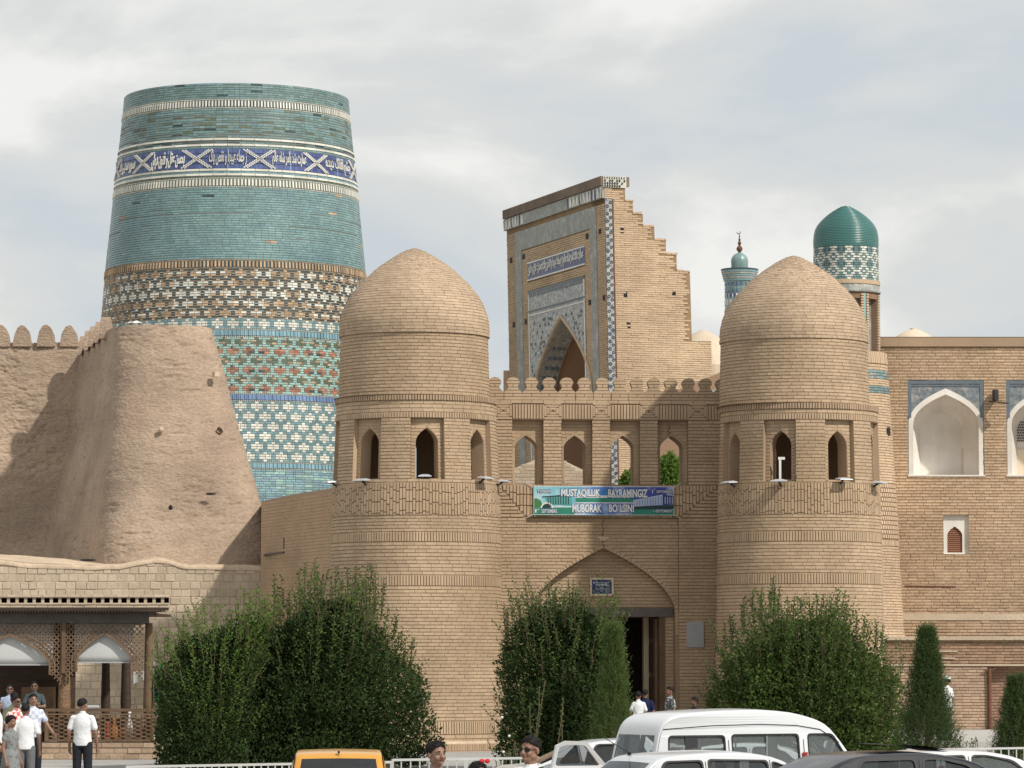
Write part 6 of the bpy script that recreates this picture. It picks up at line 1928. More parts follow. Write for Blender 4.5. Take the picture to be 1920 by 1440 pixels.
# roller blinds
for a, b, t, y in ((vu(138, -.12), vu(250, -.12), vv(1168), vv(1242)), (vu(-70, -.12), vu(100, -.12), vv(1168), vv(1246.5))):
    mb = MB(); rows = []
    for i in range(11):
        rows.append([pf(a + (b - a) * i / 10, t + (y - t) * j / 6, -.12 - .02 * math.sin(j * 1.1) - .01 * math.sin(i * .9)) for j in range(7)])
    mb.grid(rows); o = mb.build('roller_blind', M['blind_white'] if 'blind_white' in M else M.setdefault('blind_white', mat('blind_white', (.56, .57, .56), .85, .04, .02, 1.5)), PG, smooth=True, recalc=False)
    sm = o.modifiers.new('s', 'SOLIDIFY'); sm.thickness = .01
    mb = MB(); bar2(mb, (a, y), (b, y), .03, -.15, -.1); mb.build('blind_rail', M['blind'], o)
mb = MB(); rows = [[pf(vu(250 + 22 * i / 6, -3.6), vv(1258 + 24 * j / 4 - (9 * i / 6 if j == 4 else 0), -3.6), -3.6 - .03 * math.sin(i)) for j in range(5)] for i in range(7)]
mb.grid(rows); o = mb.build('cloth_screen', M['blind'], PG, recalc=False)
# dark room wall behind the left half
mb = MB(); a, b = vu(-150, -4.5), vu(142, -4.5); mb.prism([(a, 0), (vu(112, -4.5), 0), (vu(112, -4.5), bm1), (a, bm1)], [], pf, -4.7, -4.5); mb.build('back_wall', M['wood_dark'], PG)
mb = MB(); mb.prism([(vu(40, -3.8), .6), (vu(100, -3.8), .6), (vu(100, -3.8), vv(1290)), (vu(40, -3.8), vv(1290))], [], pf, -4.3, -3.8); mb.build('cupboard', M['wood'], PG)
# platform with brick base
pb0, pb1 = vu(78), vu(302)
zp = vv(1392)
mb = MB(); mb.prism([(pb0, 0), (pb1, 0), (pb1, zp), (pb0, zp)], [], pf, -5.5, 0); mb.build('platform', M['mud_mortar'], PG)
rows = []
nr = 3; hh = (zp - .12) / nr
rows += lay(PV, pb0, pb1, 0, zp - .13, .34, .115, j=.02, w=.02, jit=.014)
rows += [(r[0], r[1], r[2], r[3], -.02, .035, 0, r[7]) for r in lay(PV, pb0, pb1, zp - .13, zp, .5, .13, j=.01)]
bricks('platform_bricks', PV, rows, [M['mudbrick_brown'] if 'mudbrick_brown' in M else M.setdefault('mudbrick_brown', mat('mudbrick_brown', (.40, .29, .20), .95, .12, .1, .6, .012, 16, col2=(.46, .34, .24), fine=.12))], PG)
# balustrade of small staggered blocks
RL = thing('balustrade', 'carved wooden balustrade of staggered little blocks along the pavilion platform', 'railing', (PV.pt(2, 0)[0], 92, zp))
r0, r1 = vu(85), vu(304); rz0, rz1 = zp + .03, vv(1329)
mb = MB(); bar2(mb, (r0, rz1 - .03), (r1, rz1 - .03), .07, -.08, .08); mb.build('top_rail', M['wood'], RL)
mb = MB(); bar2(mb, (r0, rz1 - .13), (r1, rz1 - .13), .035, -.03, .04); mb.build('middle_rail', M['wood'], RL)
mb = MB(); bar2(mb, (r0, rz0 + .02), (r1, rz0 + .02), .05, -.04, .05); mb.build('bottom_rail', M['wood'], RL)
mb = MB(); mb.prism([(r0, rz0), (r0 + .08, rz0), (r0 + .08, rz1), (r0, rz1)], [], pf, -.06, .07); mb.build('end_post', M['wood'], RL)
nb = 22; st = (r1 - r0 - .1) / nb; hb = (rz1 - .15 - rz0 - .05) / 6
slat = MB(); slat.prism([(-.011, 0), (.011, 0), (.011, rz1 - .15 - rz0 - .04), (-.011, rz1 - .15 - rz0 - .04)], [], lambda a, b, d: (a, -d, b), -.02, .02)
so_ = None
blk = MB(); blk.prism([(-st / 2 + .012, -.018), (st / 2 - .012, -.018), (st / 2 - .012, .018), (-st / 2 + .012, .018)], [], lambda a, b, d: (a, -d, b), -.015, .03)
bo_ = None
for k in range(nb + 1):
    u = r0 + .09 + k * st
    if so_ is None: so_ = slat.build('baluster', M['wood'], RL); o = so_
    else: o = bpy.data.objects.new('baluster', so_.data); link(o, RL)
    o.location = PV.pt(u, rz0 + .04, 0)
    if k < nb:
        for j in range(6):
            if bo_ is None: bo_ = blk.build('block', M['wood'], RL); o = bo_
            else: o = bpy.data.objects.new('block', bo_.data); link(o, RL)
            o.location = PV.pt(u + st / 2, rz0 + .04 + hb * (j + (.35 if k % 2 else .75)), 0)
mb = MB(); a, b = vu(100, -1.6), vu(300, -1.6); mb.prism([(a, .02), (b, .02), (b, rz1 - .25), (a, rz1 - .25)], [], pf, -1.9, -1.3); o = mb.build('dark_backing', M['wood_dark'], None); tag(o, 'dark counter behind the carved balustrade added to darken its gaps', 'backing')  # dark block added so that the balustrade gaps read dark
# goods on the platform: small pots glimpsed through the balustrade, rolled cloth, hanging clothes
rn = random.Random(21)
cols = [('goods_red', (.30, .04, .03)), ('goods_orange', (.42, .17, .04)), ('goods_cream', (.62, .56, .45)), ('goods_brown', (.16, .09, .05)), ('goods_white', (.7, .7, .68))]
for n_, c in cols: prt(n_, c, .5)
names = ['red', 'orange', 'cream coloured', 'brown', 'white']
ORD = 'first second third fourth fifth sixth seventh eighth ninth tenth eleventh twelfth thirteenth fourteenth fifteenth'.split()
for k in range(15):
    u = r0 + .3 + k * .19 + rn.uniform(-.03, .03); ci = rn.randrange(5); h = rn.uniform(.25, .75); d = -.45 - rn.random() * .5
    q = PV.pt(u, zp, d); mb = MB(); r = rn.uniform(.05, .10)
    mb.lathe((0, 0), [(.01, 0), (r * .7, 0), (r, h * .3), (r * .9, h * .6), (r * .4, h * .8), (r * .5, h), (.01, h)], 12)
    o = mb.build('vase', M[cols[ci][0]], None, smooth=True); o.location = q
    tag(o, f'small {names[ci]} vase, {ORD[k]} from the left behind the carved balustrade', 'vase', 'souvenirs behind the balustrade')
mb = MB(); q0, q1 = PV.pt(vu(155), vv(1327), -.1), PV.pt(vu(182), vv(1326), -.1)
mb.capsule(q0 + Vector((0, 0, .0)), q1, .07, .05, 10); o = mb.build('rolled_cloth', M['blind'], None, smooth=True); tag(o, 'grey rolled cloth lying on the balustrade behind the man in white', 'cloth')
def garment(px0, px1, py0, py1, Y, m, label, seed):
    rn = random.Random(seed); rows = []
    n = 12; 
    for i in range(n + 1):
        t = i / n; row = []
        for j in range(9):
            s = j / 8
            wtop = .45 + .55 * min(1, s * 2.2)
            px = (px0 + px1) / 2 + (px1 - px0) / 2 * (2 * t - 1) * wtop
            row.append(P(px, py0 + (py1 - py0) * s, Y + .05 * math.sin(t * 17 + seed) * (.3 + s)))
        rows.append(row)
    mb = MB(); mb.grid(rows); o = mb.build('garment', m, None, smooth=True, recalc=False)
    sm = o.modifiers.new('s', 'SOLIDIFY'); sm.thickness = .015
    tag(o, label, 'garment'); return o
garment(283, 292, 1238, 1280, 92.5, prt('cl_white', (.62, .62, .62), .9), 'white garment hanging at the end of the pavilion', 1)
garment(289, 299, 1248, 1318, 92.3, prt('cl_navy', (.02, .035, .13), .9), 'long dark blue garment hanging beside the green one', 2)
garment(296, 309, 1243, 1318, 92.1, prt('cl_green', (.03, .26, .11), .9), 'bright green garment hanging behind the bush', 3)
mb = MB(); mb.tube([P(280, 1210, 92.3), P(284, 1236, 92.3), P(300, 1243, 92.2), P(312, 1247, 92)], .015, 6); o = mb.build('clothes_line', M['metal_dark'], None); tag(o, 'thin dark line from the pavilion post carrying the hanging garments', 'rope')

# =================================================================== white railing
def fence(px0, py0, Y0, px1, py1, Y1, n, label):
    a, b = P(px0, py0, Y0), P(px1, py1, Y1)
    F = thing('railing', label, 'railing', (a.x, a.y, -.2))
    mb = MB(); mb.bar(a, b, .038, .038); mb.build('top_rail', M['white_paint'], F)
    mb = MB(); mb.bar(a - Vector((0, 0, .72)), b - Vector((0, 0, .72)), .04, .04); mb.build('bottom_rail', M['white_paint'], F)
    me = None
    for k in range(n + 1):
        q = a.lerp(b, k / n)
        if me is None:
            mb = MB(); mb.box((0, 0, -.36), (.022, .022, .70)); o = mb.build('bar', M['white_paint'], F); me = o.data
        else: o = bpy.data.objects.new('bar', me); link(o, F)
        o.location = q
    for k in range(0, n + 1, 8):
        q = a.lerp(b, k / n); mb = MB(); mb.box((q.x, q.y, (q.z - .2) / 2 - .0), (.06, .06, q.z + .16)); mb.build('fence_post', M['white_paint'], F)
fence(236, 1438, 58, 735, 1429, 60, 38, 'white metal railing in front of the large left bush behind the yellow car')
fence(735, 1425, 60, 1010, 1421, 61, 16, 'white metal railing stretch between the yellow car and the man in sunglasses')
fence(1700, 1406, 68, 2020, 1401, 70, 22, 'white metal railing at the right edge behind the dark saloon')

# =================================================================== bushes and trees
def leaf_mat(name, col, col2, trans=.35):
    m = bpy.data.materials.new(name); m.use_nodes = True; nt = m.node_tree; nt.nodes.clear(); N, Lk = nt.nodes.new, nt.links.new
    out = N('ShaderNodeOutputMaterial'); at = N('ShaderNodeAttribute'); at.attribute_name = 'tint'
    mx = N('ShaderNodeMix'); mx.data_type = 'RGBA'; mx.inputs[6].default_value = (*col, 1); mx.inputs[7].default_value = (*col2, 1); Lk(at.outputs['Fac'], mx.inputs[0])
    p = N('ShaderNodeBsdfPrincipled'); p.inputs['Roughness'].default_value = .6; p.inputs['Specular IOR Level'].default_value = .18; Lk(mx.outputs[2], p.inputs['Base Color'])
    t = N('ShaderNodeBsdfTranslucent'); hs = N('ShaderNodeHueSaturation'); hs.inputs['Value'].default_value = 1.5; hs.inputs['Hue'].default_value = .48; Lk(mx.outputs[2], hs.inputs['Color']); Lk(hs.outputs[0], t.inputs[0])
    s = N('ShaderNodeMixShader'); s.inputs[0].default_value = trans; Lk(p.outputs[0], s.inputs[1]); Lk(t.outputs[0], s.inputs[2]); Lk(s.outputs[0], out.inputs[0]); return m
M['leaf_dark'] = leaf_mat('leaf_dark', (.020, .036, .013), (.060, .100, .028), .28)
M['leaf_mid'] = leaf_mat('leaf_mid', (.040, .072, .020), (.115, .175, .042))
M['leaf_bright'] = leaf_mat('leaf_bright', (.07, .14, .025), (.15, .24, .05), .45)
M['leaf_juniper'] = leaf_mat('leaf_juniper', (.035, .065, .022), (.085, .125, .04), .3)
M['leaf_juniper_pale'] = leaf_mat('leaf_juniper_pale', (.06, .10, .03), (.12, .17, .05), .3)  # paler green for the feathery juniper by the doorway
M['bark'] = mat('bark', (.13, .095, .065), .9, .2, .1, 5, .01, 20)
def leaves(name, C, D, size, m, parent, seed=0, ratio=.5, kind='stuff', tb=None):
    """C centres (n,3), D main directions (n,3); each leaf is a folded four cornered blade"""
    r = np.random.default_rng(seed); n = len(C)
    if n == 0: return
    D = D / (np.linalg.norm(D, axis=1, keepdims=True) + 1e-9)
    A = r.normal(size=(n, 3)); S = np.cross(D, A); S /= (np.linalg.norm(S, axis=1, keepdims=True) + 1e-9)
    Nn = np.cross(D, S)
    L = size * r.uniform(.65, 1.3, (n, 1)); W = L * ratio
    base = C; tip = C + D * L; mid = C + D * L * .5 + Nn * L * r.uniform(-.12, .2, (n, 1))
    l = mid + S * W * .5 + Nn * W * .18; q = mid - S * W * .5 + Nn * W * .18
    V = np.stack([base, l, tip, q], 1).reshape(-1, 3)
    F = np.arange(n * 4).reshape(-1, 4)
    t = r.random(n) if tb is None else np.clip(tb + r.uniform(-.25, .25, n), 0, 1)
    return np_mesh(name, V, F, [m], parent, None, np.repeat(t, 4), False, kind)
def shoot(base, d, length, r, step=.045, wob=.12):
    n = max(3, int(length / .12)); p = np.array(base, float); dd = np.array(d, float); dd /= np.linalg.norm(dd); pts = [p.copy()]
    for k in range(n):
        dd = dd + r.normal(size=3) * wob * .5 + np.array([0, 0, .06]); dd /= np.linalg.norm(dd); p = p + dd * length / n; pts.append(p.copy())
    pts = np.array(pts); d_ = np.concatenate([[0], np.cumsum(np.linalg.norm(np.diff(pts, axis=0), axis=1))]); t = np.arange(step * 2, d_[-1], step)
    Cc = np.stack([np.interp(t, d_, pts[:, i]) for i in range(3)], 1)
    Td = np.stack([np.interp(t, d_[:-1], np.diff(pts, axis=0)[:, i]) for i in range(3)], 1)
    Td /= np.linalg.norm(Td, axis=1, keepdims=True) + 1e-9
    a = np.arange(len(t)) * 2.4; side = np.stack([np.cos(a), np.sin(a), np.zeros(len(t))], 1)
    return pts, Cc, Td * .55 + side * .9 + r.normal(size=(len(t), 3)) * .2
def bush(name, label, outline, Y, depth, nleaf, nshoot, m, mtop, seed, size=.085, shoots_px=(), cat='bush', group=None, trunks=5):
    """outline: list of (py, px_left, px_right) from the foot up; leaves fill a rough shell, shoots stand out of it"""
    r = np.random.default_rng(seed)
    ol = sorted(outline, key=lambda o: -o[0]); py = np.array([o[0] for o in ol], float); L_ = np.array([o[1] for o in ol], float); R_ = np.array([o[2] for o in ol], float)
    zs = np.array([Zat(p, Y) for p in py]); xl = np.array([Xat(a, p, Y) for a, p in zip(L_, py)]); xr = np.array([Xat(a, p, Y) for a, p in zip(R_, py)])
    zmin, zmax = 0.02, zs[-1]
    cx = float((xl + xr).mean() / 2)
    T = thing(name, label, cat, (cx, Y, 0), group)
    # clumps: lump noise also paints light on bulges and shade in hollows
    ncl = 260; zc = r.uniform(zmin, zmax, ncl); 
    def half(z): 
        a = np.interp(z, zs, xl); b = np.interp(z, zs, xr); return (a + b) / 2, (b - a) / 2
    tries = nleaf
    z = r.uniform(zmin, zmax, tries * 3)
    c_, h_ = half(z)
    keep = r.random(len(z)) < h_ / h_.max(); z, c_, h_ = z[keep][:tries], c_[keep][:tries], h_[keep][:tries]
    th = r.uniform(0, 2 * math.pi, len(z)); front = r.random(len(z)) < .35; th = np.where(front & (np.sin(th) > 0), -th, th)
    rad = 1.04 - np.abs(r.normal(size=len(z))) * .22
    lump = np.array(fbm(th * 1.9 + 20, z * 2.0 + 7, seed, 4)) * .55
    lump2 = np.array(fbm(th * 4.5 + 40, z * 5.0 + 3, seed + 50, 3)) * .5
    rad = np.clip(rad, .25, 1) * (1 + lump * .85 + lump2 * .35)
    dh = np.interp(z, [zmin, zmax * .5, zmax], [depth, depth, depth * .55])
    x = c_ + np.cos(th) * rad * h_; y = Y + np.sin(th) * rad * dh
    z = z * (1 + .30 * np.array(fbm(x * 1.5 + 31, y * .8 + 11, seed + 70, 3)) * np.clip(z / zmax, 0, 1) ** 2)
    out = np.stack([np.cos(th), np.sin(th), .55 + 0 * th], 1) + r.normal(size=(len(z), 3)) * .75
    o = leaves('foliage', np.stack([x, y, z], 1), out, size, m, T, seed + 1, .55, tb=np.clip(.45 + lump * 1.2, 0, 1))  # tint follows the lumps, so light and dark masses are painted in
    # inner fill of bigger leaves
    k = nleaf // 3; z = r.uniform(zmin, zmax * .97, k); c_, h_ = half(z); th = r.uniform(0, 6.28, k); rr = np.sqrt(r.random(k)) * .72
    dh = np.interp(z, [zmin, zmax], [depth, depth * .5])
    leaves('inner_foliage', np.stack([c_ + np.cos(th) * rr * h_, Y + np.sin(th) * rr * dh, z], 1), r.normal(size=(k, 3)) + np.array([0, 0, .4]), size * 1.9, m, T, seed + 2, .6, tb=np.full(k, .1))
    # shoots
    SC_, SD_, tw = [], [], MB()
    for k in range(nshoot):
        z = zmin + (zmax - zmin) * (r.random() ** .6) * .98; c_, h_ = half(z); a = r.uniform(0, 2 * math.pi); a = -a if math.sin(a) > 0 and r.random() < .5 else a
        p = (float(c_ + math.cos(a) * h_ * .88), Y + math.sin(a) * depth * .8, z)
        up = .7 + 1.2 * z / zmax
        pts, cc, dd = shoot(p, (math.cos(a) * .8, math.sin(a) * .6, up), r.uniform(.3, 1.0), r)
        SC_.append(cc); SD_.append(dd)
        if k % 2 == 0: tw.tube(pts[::2] if len(pts) > 4 else pts, .006, 4, cap=False)
    for sx_, sy0, sy1, dx in shoots_px:
        q = P(sx_, sy0, Y + r.uniform(-.5, .5)); ln = Zat(sy1, Y) - Zat(sy0, Y)
        for j in range(2):
            pts, cc, dd = shoot((q.x + r.uniform(-.06, .06), q.y + r.uniform(-.1, .1), q.z), (dx * .25 + r.normal() * .06, r.normal() * .1, 1), ln * (1 - .22 * j), r, step=.028, wob=.07)
            SC_.append(cc); SD_.append(dd); tw.tube(pts, [.012] * (len(pts) - 1) + [.004], 4, cap=False)
    if SC_:
        leaves('shoot_leaves', np.concatenate(SC_), np.concatenate(SD_), size * .9, mtop, T, seed + 3, .5)
        tw.build('twigs', M['bark'], T, recalc=False, kind='stuff')
    # stems
    for k in range(trunks):
        a = 2 * math.pi * k / trunks; mb = MB()
        c0, h0 = half(.3); c1, h1 = half(zmax * .75)
        p0 = Vector((float(c0) + math.cos(a) * .15, Y + math.sin(a) * .15, -.02)); p2 = Vector((float(c1) + math.cos(a) * float(h1) * .5, Y + math.sin(a) * depth * .4, zmax * .75)); p1 = p0.lerp(p2, .45) + Vector((0, 0, .2))
        mb.tube([p0, p1, p2], [.06, .04, .015], 7); mb.build('stem', M['bark'], T, recalc=False)
    return T
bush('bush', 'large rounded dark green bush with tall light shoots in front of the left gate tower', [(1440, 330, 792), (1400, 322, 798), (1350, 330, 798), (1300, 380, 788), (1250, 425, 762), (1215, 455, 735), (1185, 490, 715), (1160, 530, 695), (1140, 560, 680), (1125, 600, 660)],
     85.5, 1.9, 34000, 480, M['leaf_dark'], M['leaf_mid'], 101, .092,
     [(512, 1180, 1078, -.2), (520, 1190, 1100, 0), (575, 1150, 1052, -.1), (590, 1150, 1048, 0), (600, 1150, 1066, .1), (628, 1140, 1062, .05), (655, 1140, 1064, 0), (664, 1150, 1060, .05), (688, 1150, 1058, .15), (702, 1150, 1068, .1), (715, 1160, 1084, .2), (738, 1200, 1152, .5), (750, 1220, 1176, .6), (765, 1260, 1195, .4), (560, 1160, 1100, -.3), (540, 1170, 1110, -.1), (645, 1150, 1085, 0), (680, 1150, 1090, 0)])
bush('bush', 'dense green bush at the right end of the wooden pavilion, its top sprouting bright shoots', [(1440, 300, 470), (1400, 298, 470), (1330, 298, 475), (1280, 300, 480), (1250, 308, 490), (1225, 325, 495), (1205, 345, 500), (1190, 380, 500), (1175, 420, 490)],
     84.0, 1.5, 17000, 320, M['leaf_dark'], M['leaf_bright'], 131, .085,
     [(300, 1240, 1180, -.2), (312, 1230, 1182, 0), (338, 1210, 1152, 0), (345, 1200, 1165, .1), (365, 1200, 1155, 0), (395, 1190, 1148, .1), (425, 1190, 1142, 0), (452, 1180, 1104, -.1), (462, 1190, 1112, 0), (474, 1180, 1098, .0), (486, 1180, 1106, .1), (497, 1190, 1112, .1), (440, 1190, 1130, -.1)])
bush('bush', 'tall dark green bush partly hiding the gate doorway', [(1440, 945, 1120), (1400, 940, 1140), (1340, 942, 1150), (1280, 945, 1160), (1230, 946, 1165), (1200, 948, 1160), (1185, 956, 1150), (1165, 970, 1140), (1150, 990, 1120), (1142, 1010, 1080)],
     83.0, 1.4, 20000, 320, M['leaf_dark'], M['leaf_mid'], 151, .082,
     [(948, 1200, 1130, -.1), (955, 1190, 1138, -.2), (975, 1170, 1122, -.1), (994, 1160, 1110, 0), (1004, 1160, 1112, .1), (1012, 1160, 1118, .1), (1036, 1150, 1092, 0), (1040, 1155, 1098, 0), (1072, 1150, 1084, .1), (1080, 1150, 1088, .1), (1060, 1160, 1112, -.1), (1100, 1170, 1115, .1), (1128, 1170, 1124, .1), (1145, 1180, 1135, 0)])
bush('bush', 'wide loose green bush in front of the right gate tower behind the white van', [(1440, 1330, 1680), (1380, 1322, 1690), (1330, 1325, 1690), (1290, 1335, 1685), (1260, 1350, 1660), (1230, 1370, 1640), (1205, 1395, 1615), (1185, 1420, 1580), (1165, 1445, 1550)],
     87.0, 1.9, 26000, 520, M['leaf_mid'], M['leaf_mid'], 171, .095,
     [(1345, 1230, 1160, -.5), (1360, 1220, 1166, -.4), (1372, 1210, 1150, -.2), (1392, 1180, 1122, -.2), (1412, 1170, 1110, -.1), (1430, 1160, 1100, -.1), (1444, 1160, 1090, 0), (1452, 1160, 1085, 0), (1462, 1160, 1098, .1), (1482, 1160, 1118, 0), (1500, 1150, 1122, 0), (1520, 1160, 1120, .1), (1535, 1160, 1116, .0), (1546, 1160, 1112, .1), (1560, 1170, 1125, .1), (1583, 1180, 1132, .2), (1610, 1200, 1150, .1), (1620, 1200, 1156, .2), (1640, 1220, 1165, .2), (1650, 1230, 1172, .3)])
def juniper(label, px, py0, py1, hw_px, Y, nspray, m, seed, lean=0.0):
    r = np.random.default_rng(seed)
    a = P(px, py1, Y); H = a.z; hw = hw_px * Y / FPX
    T = thing('juniper', label, 'conifer', (a.x, Y, 0))
    mb = MB(); mb.tube([(a.x, Y, -.02), (a.x + .02, Y, H * .5), (a.x + lean * .5, Y, H * .97)], [.09, .05, .01], 8); mb.build('trunk', M['bark'], T, recalc=False)
    C, D, tb = [], [], []
    for k in range(nspray):
        t = r.random() ** .8; z = .1 + (H - .15) * t
        w = hw * (1 - t) ** 1.05 * (1.0 if t > .08 else .85) + .04
        th = r.uniform(0, 2 * math.pi); rad = w * r.uniform(.25, 1.0)
        base = np.array([a.x + math.cos(th) * rad * .75, Y + math.sin(th) * rad * .75, z - .1])
        d = np.array([math.cos(th) * .75, math.sin(th) * .75, .9 + .3 * t]) + r.normal(size=3) * .22; d /= np.linalg.norm(d)
        ln = r.uniform(.18, .42) * (.7 + .4 * (1 - t)); n = 16; s = np.linspace(0, 1, n)[:, None]
        C.append(base + d * ln * s + r.normal(size=(n, 3)) * .012); D.append(np.repeat(d[None], n, 0) + r.normal(size=(n, 3)) * .55); tb.append(np.full(n, r.random() * .6 + (rad / w) * .3))
    leaves('foliage', np.concatenate(C), np.concatenate(D), .055, m, T, seed + 1, .22, tb=np.concatenate(tb))
    return T
juniper('feathery light green juniper growing against the dark bush by the doorway', 1150, 1430, 1170, 50, 80.5, 2800, M['leaf_juniper_pale'], 201)
juniper('upright dark juniper at the right end of the wide bush', 1738, 1425, 1176, 82, 82.0, 5000, M['leaf_juniper'], 203)
juniper('dark conical juniper at the far right edge behind the white railing', 1905, 1425, 1268, 62, 80.0, 3200, M['leaf_juniper'], 205)
# rose bush sprigs by the railing
def sprigs(label, pts, Y, seed, m, flowers=()):
    r = np.random.default_rng(seed); T = thing('rose_bush', label, 'shrub', P(pts[0][0], 1440, Y)); T.location.z = 0
    SCc, SDd = [], []; tw = MB()
    for px, py0, py1 in pts:
        q = P(px, py0, Y + r.uniform(-.3, .3)); p_, cc, dd = shoot((q.x, q.y, max(q.z, .02)), (r.normal() * .15, r.normal() * .1, 1), Zat(py1, Y) - q.z, r, .05, .1)
        SCc.append(cc); SDd.append(dd); tw.tube(p_, .008, 4, cap=False)
    leaves('foliage', np.concatenate(SCc), np.concatenate(SDd), .07, m, T, seed, .55); tw.build('twigs', M['bark'], T, recalc=False, kind='stuff')
    for fx, fy in flowers:
        mb = MB(); mb.ball(P(fx, fy, Y - .1), (.035, .035, .03), 8, 5); mb.build('flower', M['off_white'], T, smooth=True)
sprigs('thin rose bush with small white flowers in front of the doorway bush', [(936 + k * 4.2, 1455, 1385 + (k * 37 % 40)) for k in range(16)] + [(993, 1440, 1272), (997, 1440, 1290), (1050, 1440, 1305), (1042, 1440, 1330), (1006, 1440, 1310)], 80.0, 301, M['leaf_mid'], ((944, 1410), (941, 1345), (955, 1380)))
sprigs('sparse thin weeds beside the juniper at the right', [(1795 + k * 6, 1420, 1380 + (k * 13 % 18)) for k in range(8)], 84, 311, M['leaf_mid'])
sprigs('green weeds on the terrace ledge', [(1680 + k * 5, 1222, 1196 + (k * 7 % 12)) for k in range(9)] + [(1730, 1222, 1180), (1734, 1222, 1168)], 120, 321, M['leaf_bright'])
sprigs('weed tuft on the brown terrace wall at the far right', [(1880 + k * 5, 1212, 1198 + (k * 5 % 6)) for k in range(7)], 126, 331, M['leaf_mid'])
# greenery seen through the gate windows
def small_tree(label, px, py0, py1, hw_px, Y, n, m, seed):
    r = np.random.default_rng(seed); a = P(px, (py0 + py1) / 2, Y); h = (Zat(py1, Y) - Zat(py0, Y)) / 2; hw = hw_px * Y / FPX
    T = thing('tree', label, 'tree', (a.x, Y, 0)); mb = MB(); mb.tube([(a.x, Y, 0), (a.x + .1, Y, a.z - h * .4), (a.x, Y, a.z + h * .5)], [.14, .09, .03], 8); mb.build('trunk', M['bark'], T, recalc=False)
    d = r.normal(size=(n, 3)); d /= np.linalg.norm(d, axis=1, keepdims=True); rr = r.random((n, 1)) ** .4
    lump = np.array(fbm(d[:, 0] * 2 + 9, d[:, 2] * 2 + 9, seed, 3))[:, None]
    C = np.array([a.x, Y, a.z]) + d * rr * (1 + lump) * np.array([hw, hw, h]); leaves('crown', C, d + r.normal(size=(n, 3)), .14, m, T, seed, .5)
small_tree('light green tree seen through the right hand gate window', 1257, 935, 848, 17, 118, 2600, M['leaf_bright'], 401)
small_tree('small green treetop seen low in the third gate window', 1176, 930, 884, 10, 119, 700, M['leaf_bright'], 403)
# =================================================================== vehicles
def paint(name, col, rough=.28):
    M[name] = mat(name, col, rough, .03, 0, .6, coat=.6, spec=.5); return M[name]
paint('paint_white', (.70, .72, .74)); paint('paint_black', (.008, .010, .018), .2); paint('paint_yellow', (.62, .30, .035)); paint('paint_white_b', (.60, .62, .64))
def glass(name, col, rough=.02, tr=.85):
    m, nt, b = new_mat(name); b.inputs['Base Color'].default_value = (*col, 1); b.inputs['Roughness'].default_value = rough; b.inputs['Transmission Weight'].default_value = tr
    b.inputs['IOR'].default_value = 1.45; b.inputs['Specular IOR Level'].default_value = .6; M[name] = m; return m
glass('car_glass', (.50, .56, .56)); glass('car_glass_dark', (.16, .18, .19)); 
M['seat'] = mat('seat', (.05, .05, .055), .9, .1, 0, 3)
M['seat_grey'] = mat('seat_grey', (.16, .16, .17), .9, .1, 0, 3)
M['lamp_red'] = mat('lamp_red', (.35, .02, .015), .25, .05, 0, 3)
M['lamp_clear'] = mat('lamp_clear', (.6, .6, .6), .15, .05, 0, 3)
M['chrome'] = mat('chrome', (.55, .55, .56), .2, .03, 0, 3, metal=.9)
def rounded(poly, r=.05, n=3):
    out = []; N_ = len(poly)
    for i in range(N_):
        p, a, b = Vector(poly[i]), Vector(poly[i - 1]), Vector(poly[(i + 1) % N_])
        va, vb = (a - p), (b - p); rr = min(r, va.length * .4, vb.length * .4)
        s, e = p + va.normalized() * rr, p + vb.normalized() * rr
        for k in range(n + 1):
            t = k / n; out.append(tuple((s * (1 - t) ** 2 + p * 2 * t * (1 - t) + e * t * t)))
    return out
